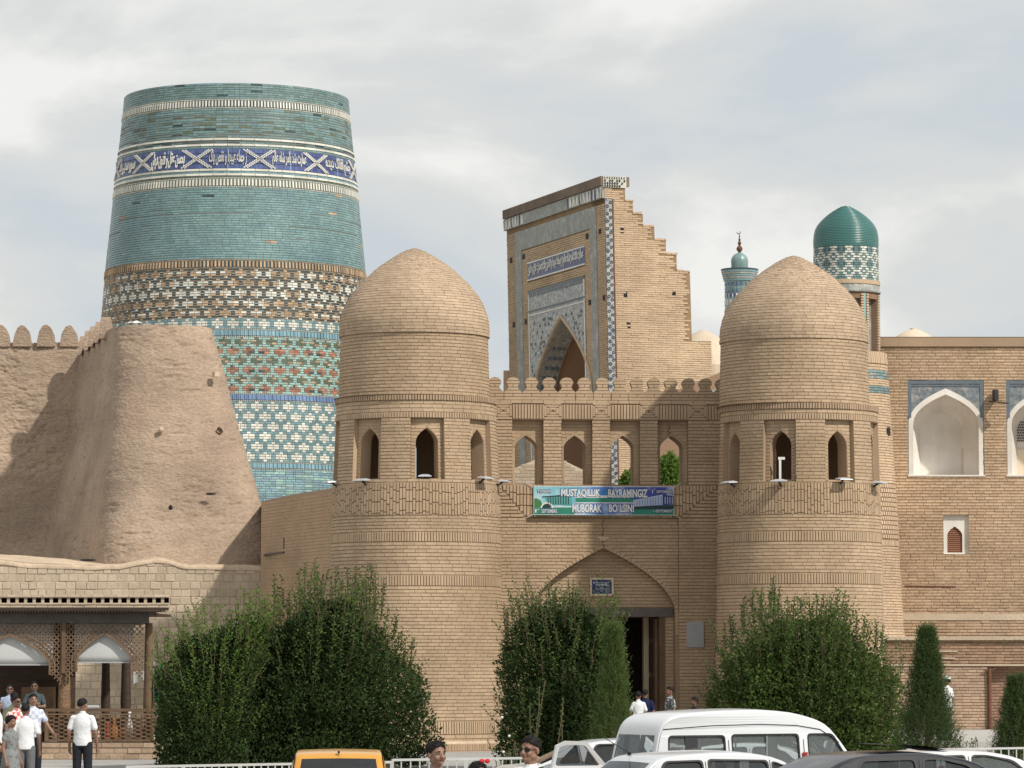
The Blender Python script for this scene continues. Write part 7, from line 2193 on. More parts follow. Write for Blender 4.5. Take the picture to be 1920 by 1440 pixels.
def vehicle(label, cat, name, loc, yaw, W, belt, prof, wins, body, lean=.34, gl='car_glass', wheels=(-1.3, 1.3), wr=.29, crown=.03, sill=.22, side_top=None, seats=(-.75, .3), extra=None, group=None):
    """prof: outline from the rear foot over the roof to the front foot: (x, z, kind of the strip to the next point: 'b' body, 'g' glass)"""
    T = thing(name, label, cat, loc, group, world_kids=False); T.rotation_euler = (0, 0, math.radians(yaw))
    def yh(x, z):
        y = W / 2 - .02 * max(0, (.6 - z)) ** 2
        if z > belt: y = W / 2 - .015 - (z - belt) * lean
        # narrow towards nose and tail
        xe = max(abs(x) - (abs(prof[0][0]) - .5), 0); y -= xe * xe * .35
        return y
    dz = .035
    xs = [p[0] for p in prof]
    # --- top and end strips
    mb = MB(); mg = MB(); mgr = MB()
    def sect(p):
        h = yh(p[0], p[1]); 
        flat_ = .0
        return h
    fine = []
    for i in range(len(prof) - 1):
        (x0, z0, k0), (x1, z1, _) = prof[i], prof[i + 1]
        for j in range(3):
            t = j / 3; fine.append((x0 + (x1 - x0) * t, z0 + (z1 - z0) * t, k0, i))
    fine.append((prof[-1][0], prof[-1][1], 'b', len(prof)))
    # smooth the outline a little
    P2 = [[f[0], f[1]] for f in fine]
    for _ in range(1):
        Q = [p[:] for p in P2]
        for i in range(1, len(P2) - 1):
            for c in (0, 1): Q[i][c] = P2[i][c] * .5 + (P2[i - 1][c] + P2[i + 1][c]) * .25
        P2 = Q
    rows = []
    for (x, z) in P2:
        h = yh(x, z); e = .09
        # outward direction of the outline
        rows.append([(-h, 0), (-h + .012, .6), (-h + .045, .93), (-h + e, 1.0), (-h * .45, 1.25), (0, 1.35), (h * .45, 1.25), (h - e, 1.0), (h - .045, .93), (h - .012, .6), (h, 0)])
    def nrm(i):
        a, b = P2[max(i - 1, 0)], P2[min(i + 1, len(P2) - 1)]; dx, dz_ = b[0] - a[0], b[1] - a[1]; l = math.hypot(dx, dz_) or 1; return (-dz_ / l, dx / l)
    pts = []
    for i, r in enumerate(rows):
        nx, nz = nrm(i); pts.append([(P2[i][0] + nx * (q * dz - dz), y, P2[i][1] + nz * (q * dz - dz)) for y, q in r])
    for i in range(len(pts) - 1):
        g_ = fine[i][2] == 'g'
        for j in range(10):
            quad = [pts[i][j], pts[i + 1][j], pts[i + 1][j + 1], pts[i][j + 1]]
            ((mg if P2[i][0] > 0 else mgr) if g_ and 3 <= j <= 6 else mb).poly(quad)
    o = mb.build('body_top', body, T, smooth=True); shade_auto(o, 40)
    if mg.f:
        o = mg.build('windscreen', M[gl], T, smooth=True)
    if mgr.f: mgr.build('rear_window', M[gl], T, smooth=True)
    # --- sides
    top = [(p[0] + nrm(i)[0] * -dz, p[1] + nrm(i)[1] * -dz) for i, p in enumerate(P2)]
    green = [p for p in top if p[1] >= belt]
    lowr = [p for p in top if p[1] < belt]
    rear = [p for p in lowr if p[0] < 0]; frnt = [p for p in lowr if p[0] > 0]
    arcs = []
    for wx in sorted(wheels, reverse=True):
        arcs += [(wx + (wr + .06) * math.cos(a), max(sill, .29 + (wr + .05) * math.sin(a))) for a in np.linspace(.0, math.pi, 9)]
    gr, gf = green[0], green[-1]
    mids = [(gr[0] + (gf[0] - gr[0]) * t / 8, belt) for t in range(9)]
    lower = rear + mids + frnt + [(frnt[-1][0], sill)] if frnt else []
    lower = [(rear[0][0], sill)] + rear + mids + frnt + [(frnt[-1][0] if frnt else gf[0], sill)]
    if not rear: lower = [(gr[0], sill)] + mids + frnt + [(frnt[-1][0], sill)]
    lower = lower + arcs
    for s in (1, -1):
        mb = MB()
        fn = lambda a, b, d: (a, s * (yh(a, b) + d), b)
        mb.prism(lower, [], fn, None, 0, 0)
        holes = [rounded(w, .06) for w in wins]
        grp_ = [(gf[0], belt)] + [(gf[0] + (gr[0] - gf[0]) * t / 8, belt) for t in range(1, 8)] + [(gr[0], belt)] + green
        mb.prism(grp_, holes, fn, None, 0, 0)
        for hl in holes:
            mb.grid([[fn(a, b, 0) for a, b in hl + [hl[0]]], [fn(a, b, -.03) for a, b in hl + [hl[0]]]], 1)
        sd = mb.build('side_panel', [body, M['rubber']], T); 
        for hl in holes:
            m2 = MB(); m2.poly([fn(a, b, -.022) for a, b in hl]); w_ = m2.build('side_window', M[gl], T, recalc=False)
            m3 = MB(); big = [(sum(p[0] for p in hl) / len(hl), sum(p[1] for p in hl) / len(hl))] * 1
            cx_, cz_ = big[0]; outer_ = [(cx_ + (a - cx_) * 1.0 + .022 * (1 if a > cx_ else -1), cz_ + (b - cz_) + .022 * (1 if b > cz_ else -1)) for a, b in hl]
            m3.grid([[fn(a, b, .004) for a, b in hl + [hl[0]]], [fn(a, b, .004) for a, b in outer_ + [outer_[0]]]]); m3.build('window_seal', M['rubber'], w_, recalc=False)
        # door seams and handles
        m4 = MB()
        for a, b in zip(wins[:-1], wins[1:]):
            xa = (max(p[0] for p in a) + min(p[0] for p in b)) / 2
            for z0, z1 in ((sill + .05, belt), (belt, min(belt + .45, max(p[1] for p in a)))):
                m4.poly([fn(xa - .005, z0, .003), fn(xa + .005, z0, .003), fn(xa + .005, z1, .003), fn(xa - .005, z1, .003)])
        m4.build('door_seam', M['black'], T, recalc=False, kind='stuff')
        for w in wins[:2]:
            xa = min(p[0] for p in w) + .1; m5 = MB(); m5.box(fn(xa, belt - .08, .02), (.16, .03, .03)); m5.build('door_handle', M['black'], T)
    # --- floor, wheels, seats, lamps
    m6 = MB(); m6.box((0, 0, sill + .04), (abs(prof[0][0]) * 1.85, W * .86, .06)); m6.build('floor_pan', M['black'], T)
    for wx in wheels:
        for s in (1, -1):
            m7 = MB(); y0 = s * (W / 2 - .11)
            rows = [[(wx + rr * math.cos(2 * math.pi * k / 24), y0 + dy, .29 + rr * math.sin(2 * math.pi * k / 24)) for k in range(24)] for rr, dy in ((wr * .62, -.09), (wr * .95, -.09), (wr, -.06), (wr, .06), (wr * .95, .09), (wr * .62, .09))]
            m7.grid(rows, close=True); wh = m7.build('wheel', M['rubber'], T, smooth=True)
            m8 = MB(); rows = [[(wx + rr * math.cos(2 * math.pi * k / 20), y0 + s * dy, .29 + rr * math.sin(2 * math.pi * k / 20)) for k in range(20)] for rr, dy in ((wr * .64, .085), (wr * .5, .07), (wr * .2, .085), (.01, .09))]
            m8.grid(rows, close=True); m8.build('rim', M['metal_grey'], wh, smooth=True)
    for sx in seats:
        for s in (1, -1):
            m9 = MB(); m9.box((sx, s * W * .23, .48), (.5, W * .32, .22)); m9.box((sx - .24, s * W * .23, .80), (.13, W * .32, .55), R=Matrix.Rotation(-.15, 3, 'Y')); m9.box((sx - .30, s * W * .23, 1.13), (.08, W * .16, .15)); st_ = m9.build('seat', M['seat_grey'], T, kind='stuff')
    m10 = MB(); fx = frnt[0][0] if frnt else gf[0]
    m10.box((fx - .18, 0, belt - .08), (.35, W * .86, .2)); m10.build('dashboard', M['seat'], T)
    for s in (1, -1):
        ya = s * (W / 2 - .2)
        ml = MB(); ml.box((prof[0][0] - .0, ya, .72), (.06, .26, .2)); ml.build('tail_lamp', M['lamp_red'], T)
        ml = MB(); ml.box((prof[-1][0] - .01, ya, .62), (.08, .3, .16)); ml.build('headlight', M['lamp_clear'], T)
        ml = MB(); ml.box((gf[0] - .22, s * (W / 2 + .07), belt + .06), (.09, .16, .11)); ml.bar((gf[0] - .22, s * (W / 2 - .03), belt + .02), (gf[0] - .22, s * (W / 2 + .04), belt + .04), .04); ml.build('wing_mirror', body, T)
    ml = MB(); ml.box((prof[0][0] - .03, 0, .42), (.12, W * .94, .2)); ml.build('rear_bumper', body, T); ml = MB(); ml.box((prof[-1][0] + .02, 0, .40), (.12, W * .94, .2)); ml.build('front_bumper', body, T)
    return T, yh, fine
def at(px, Y, z=-.2):
    return (Xat(px, 1300, Y), Y, z)
# white minibus
vprof = [(-1.74, .3, 'b'), (-1.76, .95, 'b'), (-1.74, 1.10, 'g'), (-1.63, 1.60, 'b'), (-1.54, 1.76, 'b'), (-1.36, 1.86, 'b'), (-.8, 1.905, 'b'), (0, 1.925, 'b'), (.55, 1.885, 'b'), (.95, 1.79, 'b'), (1.18, 1.68, 'g'), (1.62, 1.14, 'b'), (1.75, .95, 'b'), (1.78, .3, 'b')]
vwin = [[(-1.50, 1.10), (-.60, 1.10), (-.60, 1.55), (-1.47, 1.55)], [(-.46, 1.10), (.62, 1.10), (.62, 1.56), (-.46, 1.56)], [(.80, 1.10), (1.52, 1.12), (1.18, 1.56), (.80, 1.56)]]
VT, vyh, _ = vehicle('white minibus with a high rounded roof standing behind the white hatchback', 'van', 'minibus', at(1380, 53.4), 28, 1.46, 1.05, vprof, vwin, M['paint_white'], lean=.13, gl='car_glass', wheels=(-1.1, 1.15), crown=.04, seats=(-.9, -.1, .75))
mb = MB()
for s in (1, -1):
    L0 = [(x, z) for x, z in ((-1.56, 1.655), (-.8, 1.70), (0, 1.715), (.6, 1.695), (1.0, 1.635), (1.3, 1.45))]
    for a, b in zip(L0[:-1], L0[1:]):
        mb.poly([(a[0], s * (vyh(*a) + .006), a[1] - .008), (b[0], s * (vyh(*b) + .006), b[1] - .008), (b[0], s * (vyh(*b) + .014), b[1] + .006), (a[0], s * (vyh(*a) + .014), a[1] + .006)])
mb.build('roof_gutter', M['rubber'], VT, recalc=False)
for s in (1, -1):
    mb = MB(); mb.box((.71, s * (vyh(.71, 1.2) + .012), 1.27), (.075, .02, .095)); mb.build('side_marker', M['lamp_red'], VT)
    mb = MB(); mb.box((.1, s * (vyh(.1, 1.3) - .02), 1.33), (.025, .012, .44)); mb.build('sliding_bar', M['metal_grey'], VT)
    mb = MB(); mb.box((-1.12, s * (vyh(.1, 1.3) - .05), 1.33), (.2, .012, .44)); mb.build('curtain', M['seat'], VT)
# white hatchback in front
hprof = [(-1.78, .3, 'b'), (-1.82, .85, 'b'), (-1.70, .99, 'g'), (-1.28, 1.36, 'b'), (-1.1, 1.42, 'b'), (-.4, 1.465, 'b'), (.1, 1.455, 'b'), (.55, 1.37, 'g'), (1.05, .99, 'b'), (1.6, .86, 'b'), (1.82, .65, 'b'), (1.86, .3, 'b')]
hwin = [[(-1.35, 1.02), (-.62, 1.02), (-.62, 1.35), (-1.12, 1.34)], [(-.52, 1.02), (.30, 1.02), (.30, 1.34), (-.52, 1.36)], [(.38, 1.02), (.86, 1.03), (.50, 1.30), (.38, 1.33)]]
HT, hyh, _ = vehicle('small white hatchback with a thin roof aerial in front of the white minibus', 'car', 'parked_car', at(1352, 47.8), 24, 1.6, .97, hprof, hwin, M['paint_white_b'], lean=.32, gl='car_glass_dark')
mb = MB(); mb.lathe((-1.13, .35), [(.028, 1.41), (.022, 1.445), (.006, 1.455)], 8); mb.tube([(-1.13, .35, 1.44), (-1.5, .42, 1.66)], .005, 5); mb.build('aerial', M['black'], HT)
# dark saloon at the right
M['paint_black'].node_tree.nodes['Principled BSDF'].inputs['Coat Weight'].default_value = .05
M['paint_black'].node_tree.nodes['Principled BSDF'].inputs['Specular IOR Level'].default_value = .2
sprof = [(-2.2, .3, 'b'), (-2.26, .85, 'b'), (-2.1, 1.02, 'b'), (-1.62, 1.05, 'g'), (-.95, 1.40, 'b'), (-.65, 1.46, 'b'), (-.1, 1.485, 'b'), (.35, 1.46, 'b'), (.75, 1.38, 'g'), (1.35, 1.05, 'b'), (1.9, .92, 'b'), (2.2, .75, 'b'), (2.28, .3, 'b')]
swin = [[(-1.28, 1.07), (-.98, 1.08), (-.98, 1.33)], [(-.90, 1.07), (-.05, 1.07), (-.05, 1.40), (-.72, 1.385)], [(.07, 1.07), (.98, 1.07), (.62, 1.33), (.30, 1.40), (.07, 1.40)]]
ST_, syh, _ = vehicle('glossy black saloon car with its sunroof flap tilted up, nearest at the right', 'car', 'parked_car', at(1672, 45.0, -.16), 19, 1.74, 1.03, sprof, swin, M['paint_black'], lean=.36, gl='car_glass_dark')
mb = MB(); rows = [[(x, y, 1.50 + .075 * t + .012 * math.sin(3.1 * t)) for x, t in ((.55, .0), (.25, .55), (-.15, .95), (-.32, 1.0))] for y in (-.42, 0, .42)]
mb.grid(rows); mb.grid([[(a, b, c - .02) for a, b, c in r] for r in rows]); mb.build('sunroof_flap', M['black'], ST_, recalc=False)
# white saloon behind it, white saloon with open door at the left, yellow taxi
_, _, _ = vehicle('white saloon car mostly hidden behind the black saloon at the right', 'car', 'parked_car', at(1786, 52.5, -.31), 10, 1.7, 1.0, sprof, swin, M['paint_white_b'], lean=.36)
OT, oyh, _ = vehicle('white saloon car with one door standing open, behind the minibus on its left', 'car', 'parked_car', at(1190, 59.5), 8, 1.7, .945, [(a, b * .93, c) for a, b, c in sprof], [[(a, b * .93) for a, b in w] for w in swin], M['paint_white'], lean=.36, gl='car_glass_dark')
D = thing('x', 'x', 'x', world_kids=False); bpy.data.objects.remove(D)
def door_obj(parent, hinge, ang):
    R = Matrix.Rotation(math.radians(ang), 3, 'Z'); h = Vector(hinge)
    fn = lambda a, b, d: h + R @ Vector((a, d - max(0, b - 1.0) * .3, b))
    outer = [(0, .3), (-.92, .3), (-.95, .92), (-.9, 1.30), (-.74, 1.37), (-.40, 1.36), (.0, .97)]
    hole = rounded([(-.88, .98), (-.85, 1.27), (-.72, 1.31), (-.42, 1.30), (-.12, .98)], .05)
    mb = MB(); mb.prism(outer, [hole], fn, -.04, .02); d = mb.build('door', M['paint_white'], parent)
    mb = MB(); mb.poly([fn(a, b, -.01) for a, b in hole]); mb.build('window', M['car_glass_dark'], d, recalc=False)
    mb = MB(); mb.box(fn(-.85, .9, .03), (.14, .03, .03)); mb.build('door_handle', M['black'], d)
door_obj(OT, (-.60, -.86, 0), 14)
tprof = [(-1.62, .3, 'b'), (-1.68, .88, 'b'), (-1.62, .99, 'g'), (-1.36, 1.39, 'b'), (-1.22, 1.445, 'b'), (-.5, 1.47, 'b'), (.1, 1.45, 'b'), (.4, 1.38, 'g'), (.95, .99, 'b'), (1.4, .86, 'b'), (1.6, .65, 'b'), (1.64, .3, 'b')]
twin = [[(-1.30, 1.02), (-.60, 1.02), (-.60, 1.35), (-1.13, 1.34)], [(-.50, 1.02), (.72, 1.03), (.35, 1.33), (-.50, 1.36)]]
TT, tyh, _ = vehicle('yellow car seen from behind with a dark tinted rear window', 'car', 'parked_car', (Xat(628, 1420, 51.4), 52.6, -.29), 92.5, 1.5, .97, tprof, twin, M['paint_yellow'], lean=.30, gl='car_glass_dark', wheels=(-1.05, 1.1))
mb = MB(); mb.box((-1.33, 0, 1.452), (.06, .03, .03)); mb.build('brake_lamp', M['black'], TT)
mb = MB(); rows = [[(-1.655 + .26 * (t) - .018, y, 1.01 + .38 * t) for y in (-.55 + .07 * t, .55 - .07 * t)] for t in (0, 1)]
# =================================================================== people
def cloth_mat(name, col, kind=None, col2=(.8, .8, .8)):
    m, nt, b = new_mat(name); N, Lk = nt.nodes.new, nt.links.new
    tc = N('ShaderNodeTexCoord'); b.inputs['Roughness'].default_value = .9; b.inputs['Specular IOR Level'].default_value = .15
    n = N('ShaderNodeTexNoise'); n.inputs['Scale'].default_value = 9; n.inputs['Detail'].default_value = 3; Lk(tc.outputs['Object'], n.inputs['Vector'])
    bp = N('ShaderNodeBump'); bp.inputs['Distance'].default_value = .02; Lk(n.outputs['Fac'], bp.inputs['Height']); Lk(bp.outputs[0], b.inputs['Normal'])
    b.inputs['Base Color'].default_value = (*col, 1)
    if kind:
        mx = N('ShaderNodeMix'); mx.data_type = 'RGBA'; mx.inputs[6].default_value = (*col, 1); mx.inputs[7].default_value = (*col2, 1)
        if kind == 'plaid':
            w = N('ShaderNodeTexChecker'); w.inputs['Scale'].default_value = 14; Lk(tc.outputs['Object'], w.inputs['Vector']); Lk(w.outputs['Fac'], mx.inputs[0])
        else:
            w = N('ShaderNodeTexVoronoi'); w.inputs['Scale'].default_value = 16; Lk(tc.outputs['Object'], w.inputs['Vector']); r = N('ShaderNodeMapRange'); r.inputs[1].default_value = .32; r.inputs[2].default_value = .42; Lk(w.outputs['Distance'], r.inputs[0]); Lk(r.outputs[0], mx.inputs[0])
        Lk(mx.outputs[2], b.inputs['Base Color'])
    M[name] = m; return m
for nm, c in (('skin_a', (.235, .125, .08)), ('skin_b', (.185, .098, .063)), ('skin_c', (.255, .145, .095))):
    m, nt, b = new_mat(nm); b.inputs['Base Color'].default_value = (*c, 1); b.inputs['Roughness'].default_value = .5; b.inputs['Subsurface Weight'].default_value = .12; b.inputs['Subsurface Radius'].default_value = (.02, .008, .004); M[nm] = m
M['hair'] = mat('hair', (.010, .008, .007), .7, .3, 0, 30, .004, 90, stretch=(1, 1, .2))
M['lips'] = mat('lips', (.22, .07, .06), .5, .05, 0, 3); M['eye_white'] = mat('eye_white', (.30, .28, .26), .3, .02, 0, 3)
cloth_mat('c_white', (.68, .69, .70)); cloth_mat('c_blue', (.36, .42, .56)); cloth_mat('c_polo', (.06, .08, .085)); cloth_mat('c_plaid_red', (.55, .12, .14), 'plaid', (.66, .60, .55)); cloth_mat('c_plaid_blue', (.42, .46, .58), 'plaid', (.62, .63, .68))
cloth_mat('c_dark', (.02, .022, .028)); cloth_mat('c_grey', (.13, .135, .14)); cloth_mat('c_greydress', (.13, .14, .14), 'spot', (.20, .21, .21)); cloth_mat('c_floral', (.40, .42, .42), 'spot', (.09, .10, .10)); cloth_mat('c_bw', (.02, .02, .02), 'spot', (.28, .27, .25)); cloth_mat('c_olive', (.12, .13, .09)); cloth_mat('c_khaki', (.10, .14, .12)); cloth_mat('c_pink', (.55, .35, .38)); cloth_mat('c_navy', (.015, .02, .06))
def remesh(o, vox, smooth=4):
    r = o.modifiers.new('r', 'REMESH'); r.mode = 'VOXEL'; r.voxel_size = vox; r.use_smooth_shade = True
    s = o.modifiers.new('s', 'SMOOTH'); s.iterations = smooth; s.factor = .5
def person(label, px, Y, z0, H, yaw, shirt='c_white', legs='c_dark', skin='skin_a', hair='short', arms=None, glasses=False, female=False, cap=None, vox=.009, skirt=False, head_yaw=0, lean=0, bow=False, sleeve=.62, group=None, child=False):
    k = H / 1.75
    T = thing('person', label, 'person', (Xat(px, 1350, Y), Y, z0), group, world_kids=False)
    T.rotation_euler = (lean, 0, math.radians(yaw)); 
    sw = .165 if female else .19
    cw = .92 if female else 1.0
    V = lambda x, y, z: Vector((x * k, y * k, z * k))
    A = arms or {}
    J = {}
    for s in (1, -1):
        e, w = A.get(s, ((s * (sw + .055), .02, 1.13), (s * (sw + .065), -.06, .88)))
        J[s] = (V(s * sw, .012, 1.385), V(*e), V(*w))
    # body: one surface made of overlapping limbs, unified by the voxel remesh
    b = MB()
    b.ball(V(0, 0, .96), (.150 * k, .10 * k, .11 * k)); b.ball(V(0, 0, 1.11), (.125 * k * cw, .088 * k, .14 * k)); b.ball(V(0, .0, 1.28), (.150 * k * cw, .10 * k, .17 * k))
    b.capsule(V(-sw + .04, .012, 1.375), V(sw - .04, .012, 1.375), .046 * k, .046 * k); b.capsule(V(0, .015, 1.42), V(0, .0, 1.56), .056 * k, .05 * k)
    for s in (1, -1):
        hip, kn, an = V(s * .09, 0, .93), V(s * .10, -.01, .50), V(s * .105, .02, .09)
        b.capsule(hip, kn, .082 * k, .055 * k); b.capsule(kn, an, .052 * k, .036 * k); b.capsule(an + V(0, .01, -.03), V(s * .12, -.14, .035), .038 * k, .03 * k)
        sh, el, wr = J[s]
        b.capsule(sh + Vector((0, 0, -.02 * k)), el, .041 * k, .038 * k); b.capsule(el, wr, .038 * k, .025 * k)
        d = (wr - el).normalized(); side = d.cross(Vector((0, 1, 0))) ; side = side.normalized() if side.length > .1 else Vector((1, 0, 0)); fw = side.cross(d).normalized()
        pc = wr + d * .05 * k
        b.capsule(wr, wr + d * .075 * k + fw * .006 * k, .026 * k, .033 * k, 8)
        for i, (off, ln) in enumerate(((-.036, .058), (-.012, .068), (.012, .063), (.036, .05))):
            ax = fw if abs(d.z) > .5 else side
            oth = side if abs(d.z) > .5 else fw
            r0 = wr + d * .085 * k + ax * off * k; r1 = r0 + d * ln * .55 * k + oth * (-s) * .010 * k; r2 = r1 + d * ln * .4 * k + oth * (-s) * .022 * k
            b.capsule(r0, r1, .0105 * k, .0095 * k, 6); b.capsule(r1, r2, .0095 * k, .008 * k, 6)
        ax = -fw if abs(d.z) > .5 else side
        t0 = wr + d * .03 * k + ax * .026 * k; t1 = t0 + d * .035 * k + ax * .024 * k; b.capsule(t0, t1, .013 * k, .011 * k, 6); b.capsule(t1, t1 + d * .028 * k, .011 * k, .009 * k, 6)
    Hz = Matrix.Rotation(math.radians(head_yaw), 3, 'Z')
    hk = k * (1.12 if child else 1.0)
    hc = V(0, 0, 1.50)
    hp = lambda x, y, z: hc + Hz @ (Vector((x, y, z - 1.50)) * hk)
    def ell(c, r): b.ball(hp(*c), [q * hk for q in r], 14, 10, R=Hz)
    ell((0, .012, 1.655), (.074, .094, .092)); ell((0, -.028, 1.612), (.060, .064, .082)); ell((0, -.046, 1.562), (.040 if not female else .034, .044, .036)); ell((0, -.078, 1.552), (.020, .018, .018))
    for s in (1, -1):
        ell((s * .036, -.062, 1.600), (.024, .026, .026)); ell((s * .028, -.078, 1.652), (.026, .014, .010)); ell((s * .077, .008, 1.622), (.010, .019, .031)); ell((s * .048, -.005, 1.575), (.022, .04, .03))
        ell((s * .012, -.101, 1.602), (.009, .010, .008))
    b.capsule(hp(0, -.086, 1.648), hp(0, -.108, 1.606), .009 * hk, .013 * hk, 8); ell((0, -.085, 1.583), (.022, .013, .006)); ell((0, -.083, 1.573), (.019, .014, .007))
    body = b.build('body', M[skin], T); remesh(body, vox, 3)
    # face details
    for s in (1, -1):
        e = MB(); e.ball(hp(s * .030, -.0795, 1.636), (.0125 * hk, .0075 * hk, .0055 * hk), 10, 6, R=Hz); eo = e.build('eye', M['eye_white'], T, smooth=True)
        e = MB(); e.ball(hp(s * .030, -.0865, 1.636), (.006 * hk, .003 * hk, .0065 * hk), 8, 5); e.build('iris', M['hair'], eo)
        e = MB(); e.tube([hp(s * .014, -.093, 1.655), hp(s * .030, -.096, 1.660), hp(s * .048, -.083, 1.654)], [.003 * hk, .004 * hk, .002 * hk], 5); e.build('eyebrow', M['hair'], T)
    e = MB(); e.tube([hp(-.022, -.090, 1.578), hp(-.008, -.0985, 1.581), hp(.008, -.0985, 1.581), hp(.022, -.090, 1.578)], [.002 * hk, .0055 * hk, .0055 * hk, .002 * hk], 6); e.build('lips', M['lips'], T, smooth=True)
    # hair: shell whose lower edge runs from the forehead over the ears to the nape
    hb = MB(); rows = []
    rx, ry, rz = (.0775, .099, .092) if hair != 'big' else (.092, .112, .106)
    for a in range(11):
        row = []
        for j in range(24):
            az = 2 * math.pi * j / 24; fr = (math.cos(az) + 1) / 2            # 1 at the front
            mx_ = math.radians(126 - 68 * fr ** 1.2 + 4 * math.sin(j * 2.3)) if not female else math.radians(134 - 74 * fr ** 1.8 + 3 * math.sin(j * 1.7))
            th = mx_ * a / 10 + 1e-3
            rr = 1 + .02 * math.sin(j * 3.1 + a) + (.02 if a == 10 else 0)
            row.append(hp(rx * rr * math.sin(th) * math.sin(az), .014 - ry * rr * math.sin(th) * math.cos(az), 1.662 + rz * rr * math.cos(th)))
        rows.append(row)
    hb.grid(rows, close=True)
    if female and hair == 'bun': hb.ball(hp(0, .12, 1.69), (.045 * hk, .04 * hk, .045 * hk), 10, 8)
    if female and hair == 'tail': hb.capsule(hp(0, .10, 1.66), hp(0, .12, 1.48), .04 * hk, .025 * hk)
    r_ = np.random.default_rng(int(abs(px)) + 3); ns_ = 900
    az = r_.uniform(0, 2 * math.pi, ns_); fr_ = (np.cos(az) + 1) / 2; mxa = np.radians(126 - 68 * fr_ ** 1.2) * 1.04; th = mxa * np.sqrt(r_.random(ns_)) * .93
    Cn_ = np.stack([rx * np.sin(th) * np.sin(az), .014 - ry * np.sin(th) * np.cos(az), 1.662 + rz * np.cos(th) - 1.50], 1) * hk * 1.0
    Dn_ = np.stack([np.cos(th) * np.sin(az), -np.cos(th) * np.cos(az), -np.sin(th)], 1) + r_.normal(size=(ns_, 3)) * .28
    Hm = np.array(Hz); Cn_ = Cn_ @ Hm.T + np.array(hc); Dn_ = Dn_ @ Hm.T
    ho = hb.build('hair', M['hair'], T, smooth=True); leaves('strands', Cn_, Dn_, .026 * hk, M['hair'], ho, int(abs(px)) + 5, .16); sl = ho.modifiers.new('s', 'SOLIDIFY'); sl.thickness = .005 * hk; sl.offset = 0
    if glasses:
        e = MB()
        for s in (1, -1):
            pts = [(s * (.033 + .027 * math.cos(t)), -.0955 + .020 * (abs(.033 + .027 * math.cos(t)) / .06) ** 2, 1.634 + .0195 * math.sin(t)) for t in np.linspace(0, 2 * math.pi, 14, endpoint=False)]
            e.poly([hp(*p) for p in pts]); e.bar(hp(s * .060, -.075, 1.642), hp(s * .080, .01, 1.638), .005 * hk)
        e.bar(hp(-.01, -.097, 1.642), hp(.01, -.097, 1.642), .005 * hk); g_ = e.build('sunglasses', M['sun_lens'], T, recalc=False)
        sl = g_.modifiers.new('s', 'SOLIDIFY'); sl.thickness = .004
    if cap:
        e = MB(); rows = [[hp(.094 * r * math.sin(t), .01 - .112 * r * math.cos(t), z) for t in np.linspace(0, 2 * math.pi, 20, endpoint=False)] for r, z in ((.98, 1.69), (1.0, 1.715), (.93, 1.75), (.7, 1.775), (.3, 1.785), (.02, 1.787))]
        e.grid(rows, close=True); rows = [[hp(r * math.sin(t), .01 - r * 1.25 * math.cos(t) , 1.695 - (r - .09) * .3) for t in np.linspace(-1.1, 1.1, 9)] for r in (.09, .15)]
        e.grid(rows); co = e.build('cap', M[cap], T, smooth=True, recalc=False)
    if bow:
        e = MB()
        for s in (1, -1): e.ball(hp(.05 + s * .03, -.03, 1.755), (.03 * hk, .015 * hk, .022 * hk), 8, 6)
        e.build('hair_bow', M['bow_red'], T, smooth=True)
    # clothes
    c = MB(); ea = .014
    tr = [(.90, .168, .118), (.96, .172, .122), (1.03, .166, .118), (1.10, .160 * cw, .114), (1.18, .164 * cw, .118), (1.26, .174 * cw, .124), (1.33, .180 * cw, .122), (1.39, .172 * cw, .108), (1.44, .135, .088), (1.475, .085, .070), (1.485, .03, .03)]
    rows = [[V(a * math.sin(t) * (1 + .018 * math.sin(5 * t + z * 9)), b_ * -math.cos(t) * (1 + .02 * math.sin(4 * t + z * 14)), z) for t in np.linspace(0, 2 * math.pi, 26, endpoint=False)] for z, a, b_ in tr]
    c.grid(rows, close=True); c.poly(rows[0][::-1]); c.poly(rows[-1])
    c.capsule(V(-sw + .02, .012, 1.392), V(sw - .02, .012, 1.392), .060 * k, .060 * k, 12); c.capsule(V(0, .014, 1.43), V(0, .008, 1.487), .068 * k, .060 * k, 12)
    for s in (1, -1):
        sh, el, wr = J[s]; c.capsule(sh + Vector((-s * .01, 0, -.02)) * k, sh.lerp(el, sleeve), .058 * k, .060 * k, 12)
    co = c.build('shirt' if not skirt else 'dress', M[shirt], T); remesh(co, max(vox, .009), 3)
    if not skirt:
        c = MB(); c.ball(V(0, 0, .95), ((.158 + ea) * k, (.108 + ea) * k, .11 * k))
        for s in (1, -1):
            hip, kn, an = V(s * .092, 0, .92), V(s * .102, -.01, .50), V(s * .107, .02, .10); c.capsule(hip, kn, .098 * k, .078 * k, 12); c.capsule(kn, an, .078 * k, .066 * k, 12)
        co = c.build('trousers', M[legs], T); remesh(co, max(vox, .010), 2)
    else:
        c = MB(); rows = [[V(r * math.sin(t) * (1 + .05 * math.sin(7 * t)), r * .75 * math.cos(t) * (1 + .05 * math.sin(7 * t)), z) for t in np.linspace(0, 2 * math.pi, 28, endpoint=False)] for r, z in ((.15, 1.12), (.185, .98), (.22, .8), (.25, .6), (.27, .45))]
        c.grid(rows, close=True); co = c.build('skirt', M[shirt if legs == 'same' else legs], T, smooth=True, recalc=False); sl = co.modifiers.new('s', 'SOLIDIFY'); sl.thickness = .01
    for s in (1, -1):
        c = MB(); c.capsule(V(s * .108, .03, .035), V(s * .122, -.15, .03), .045 * k, .038 * k, 10); c.build('shoe', M['black'], T, smooth=True)
    return T
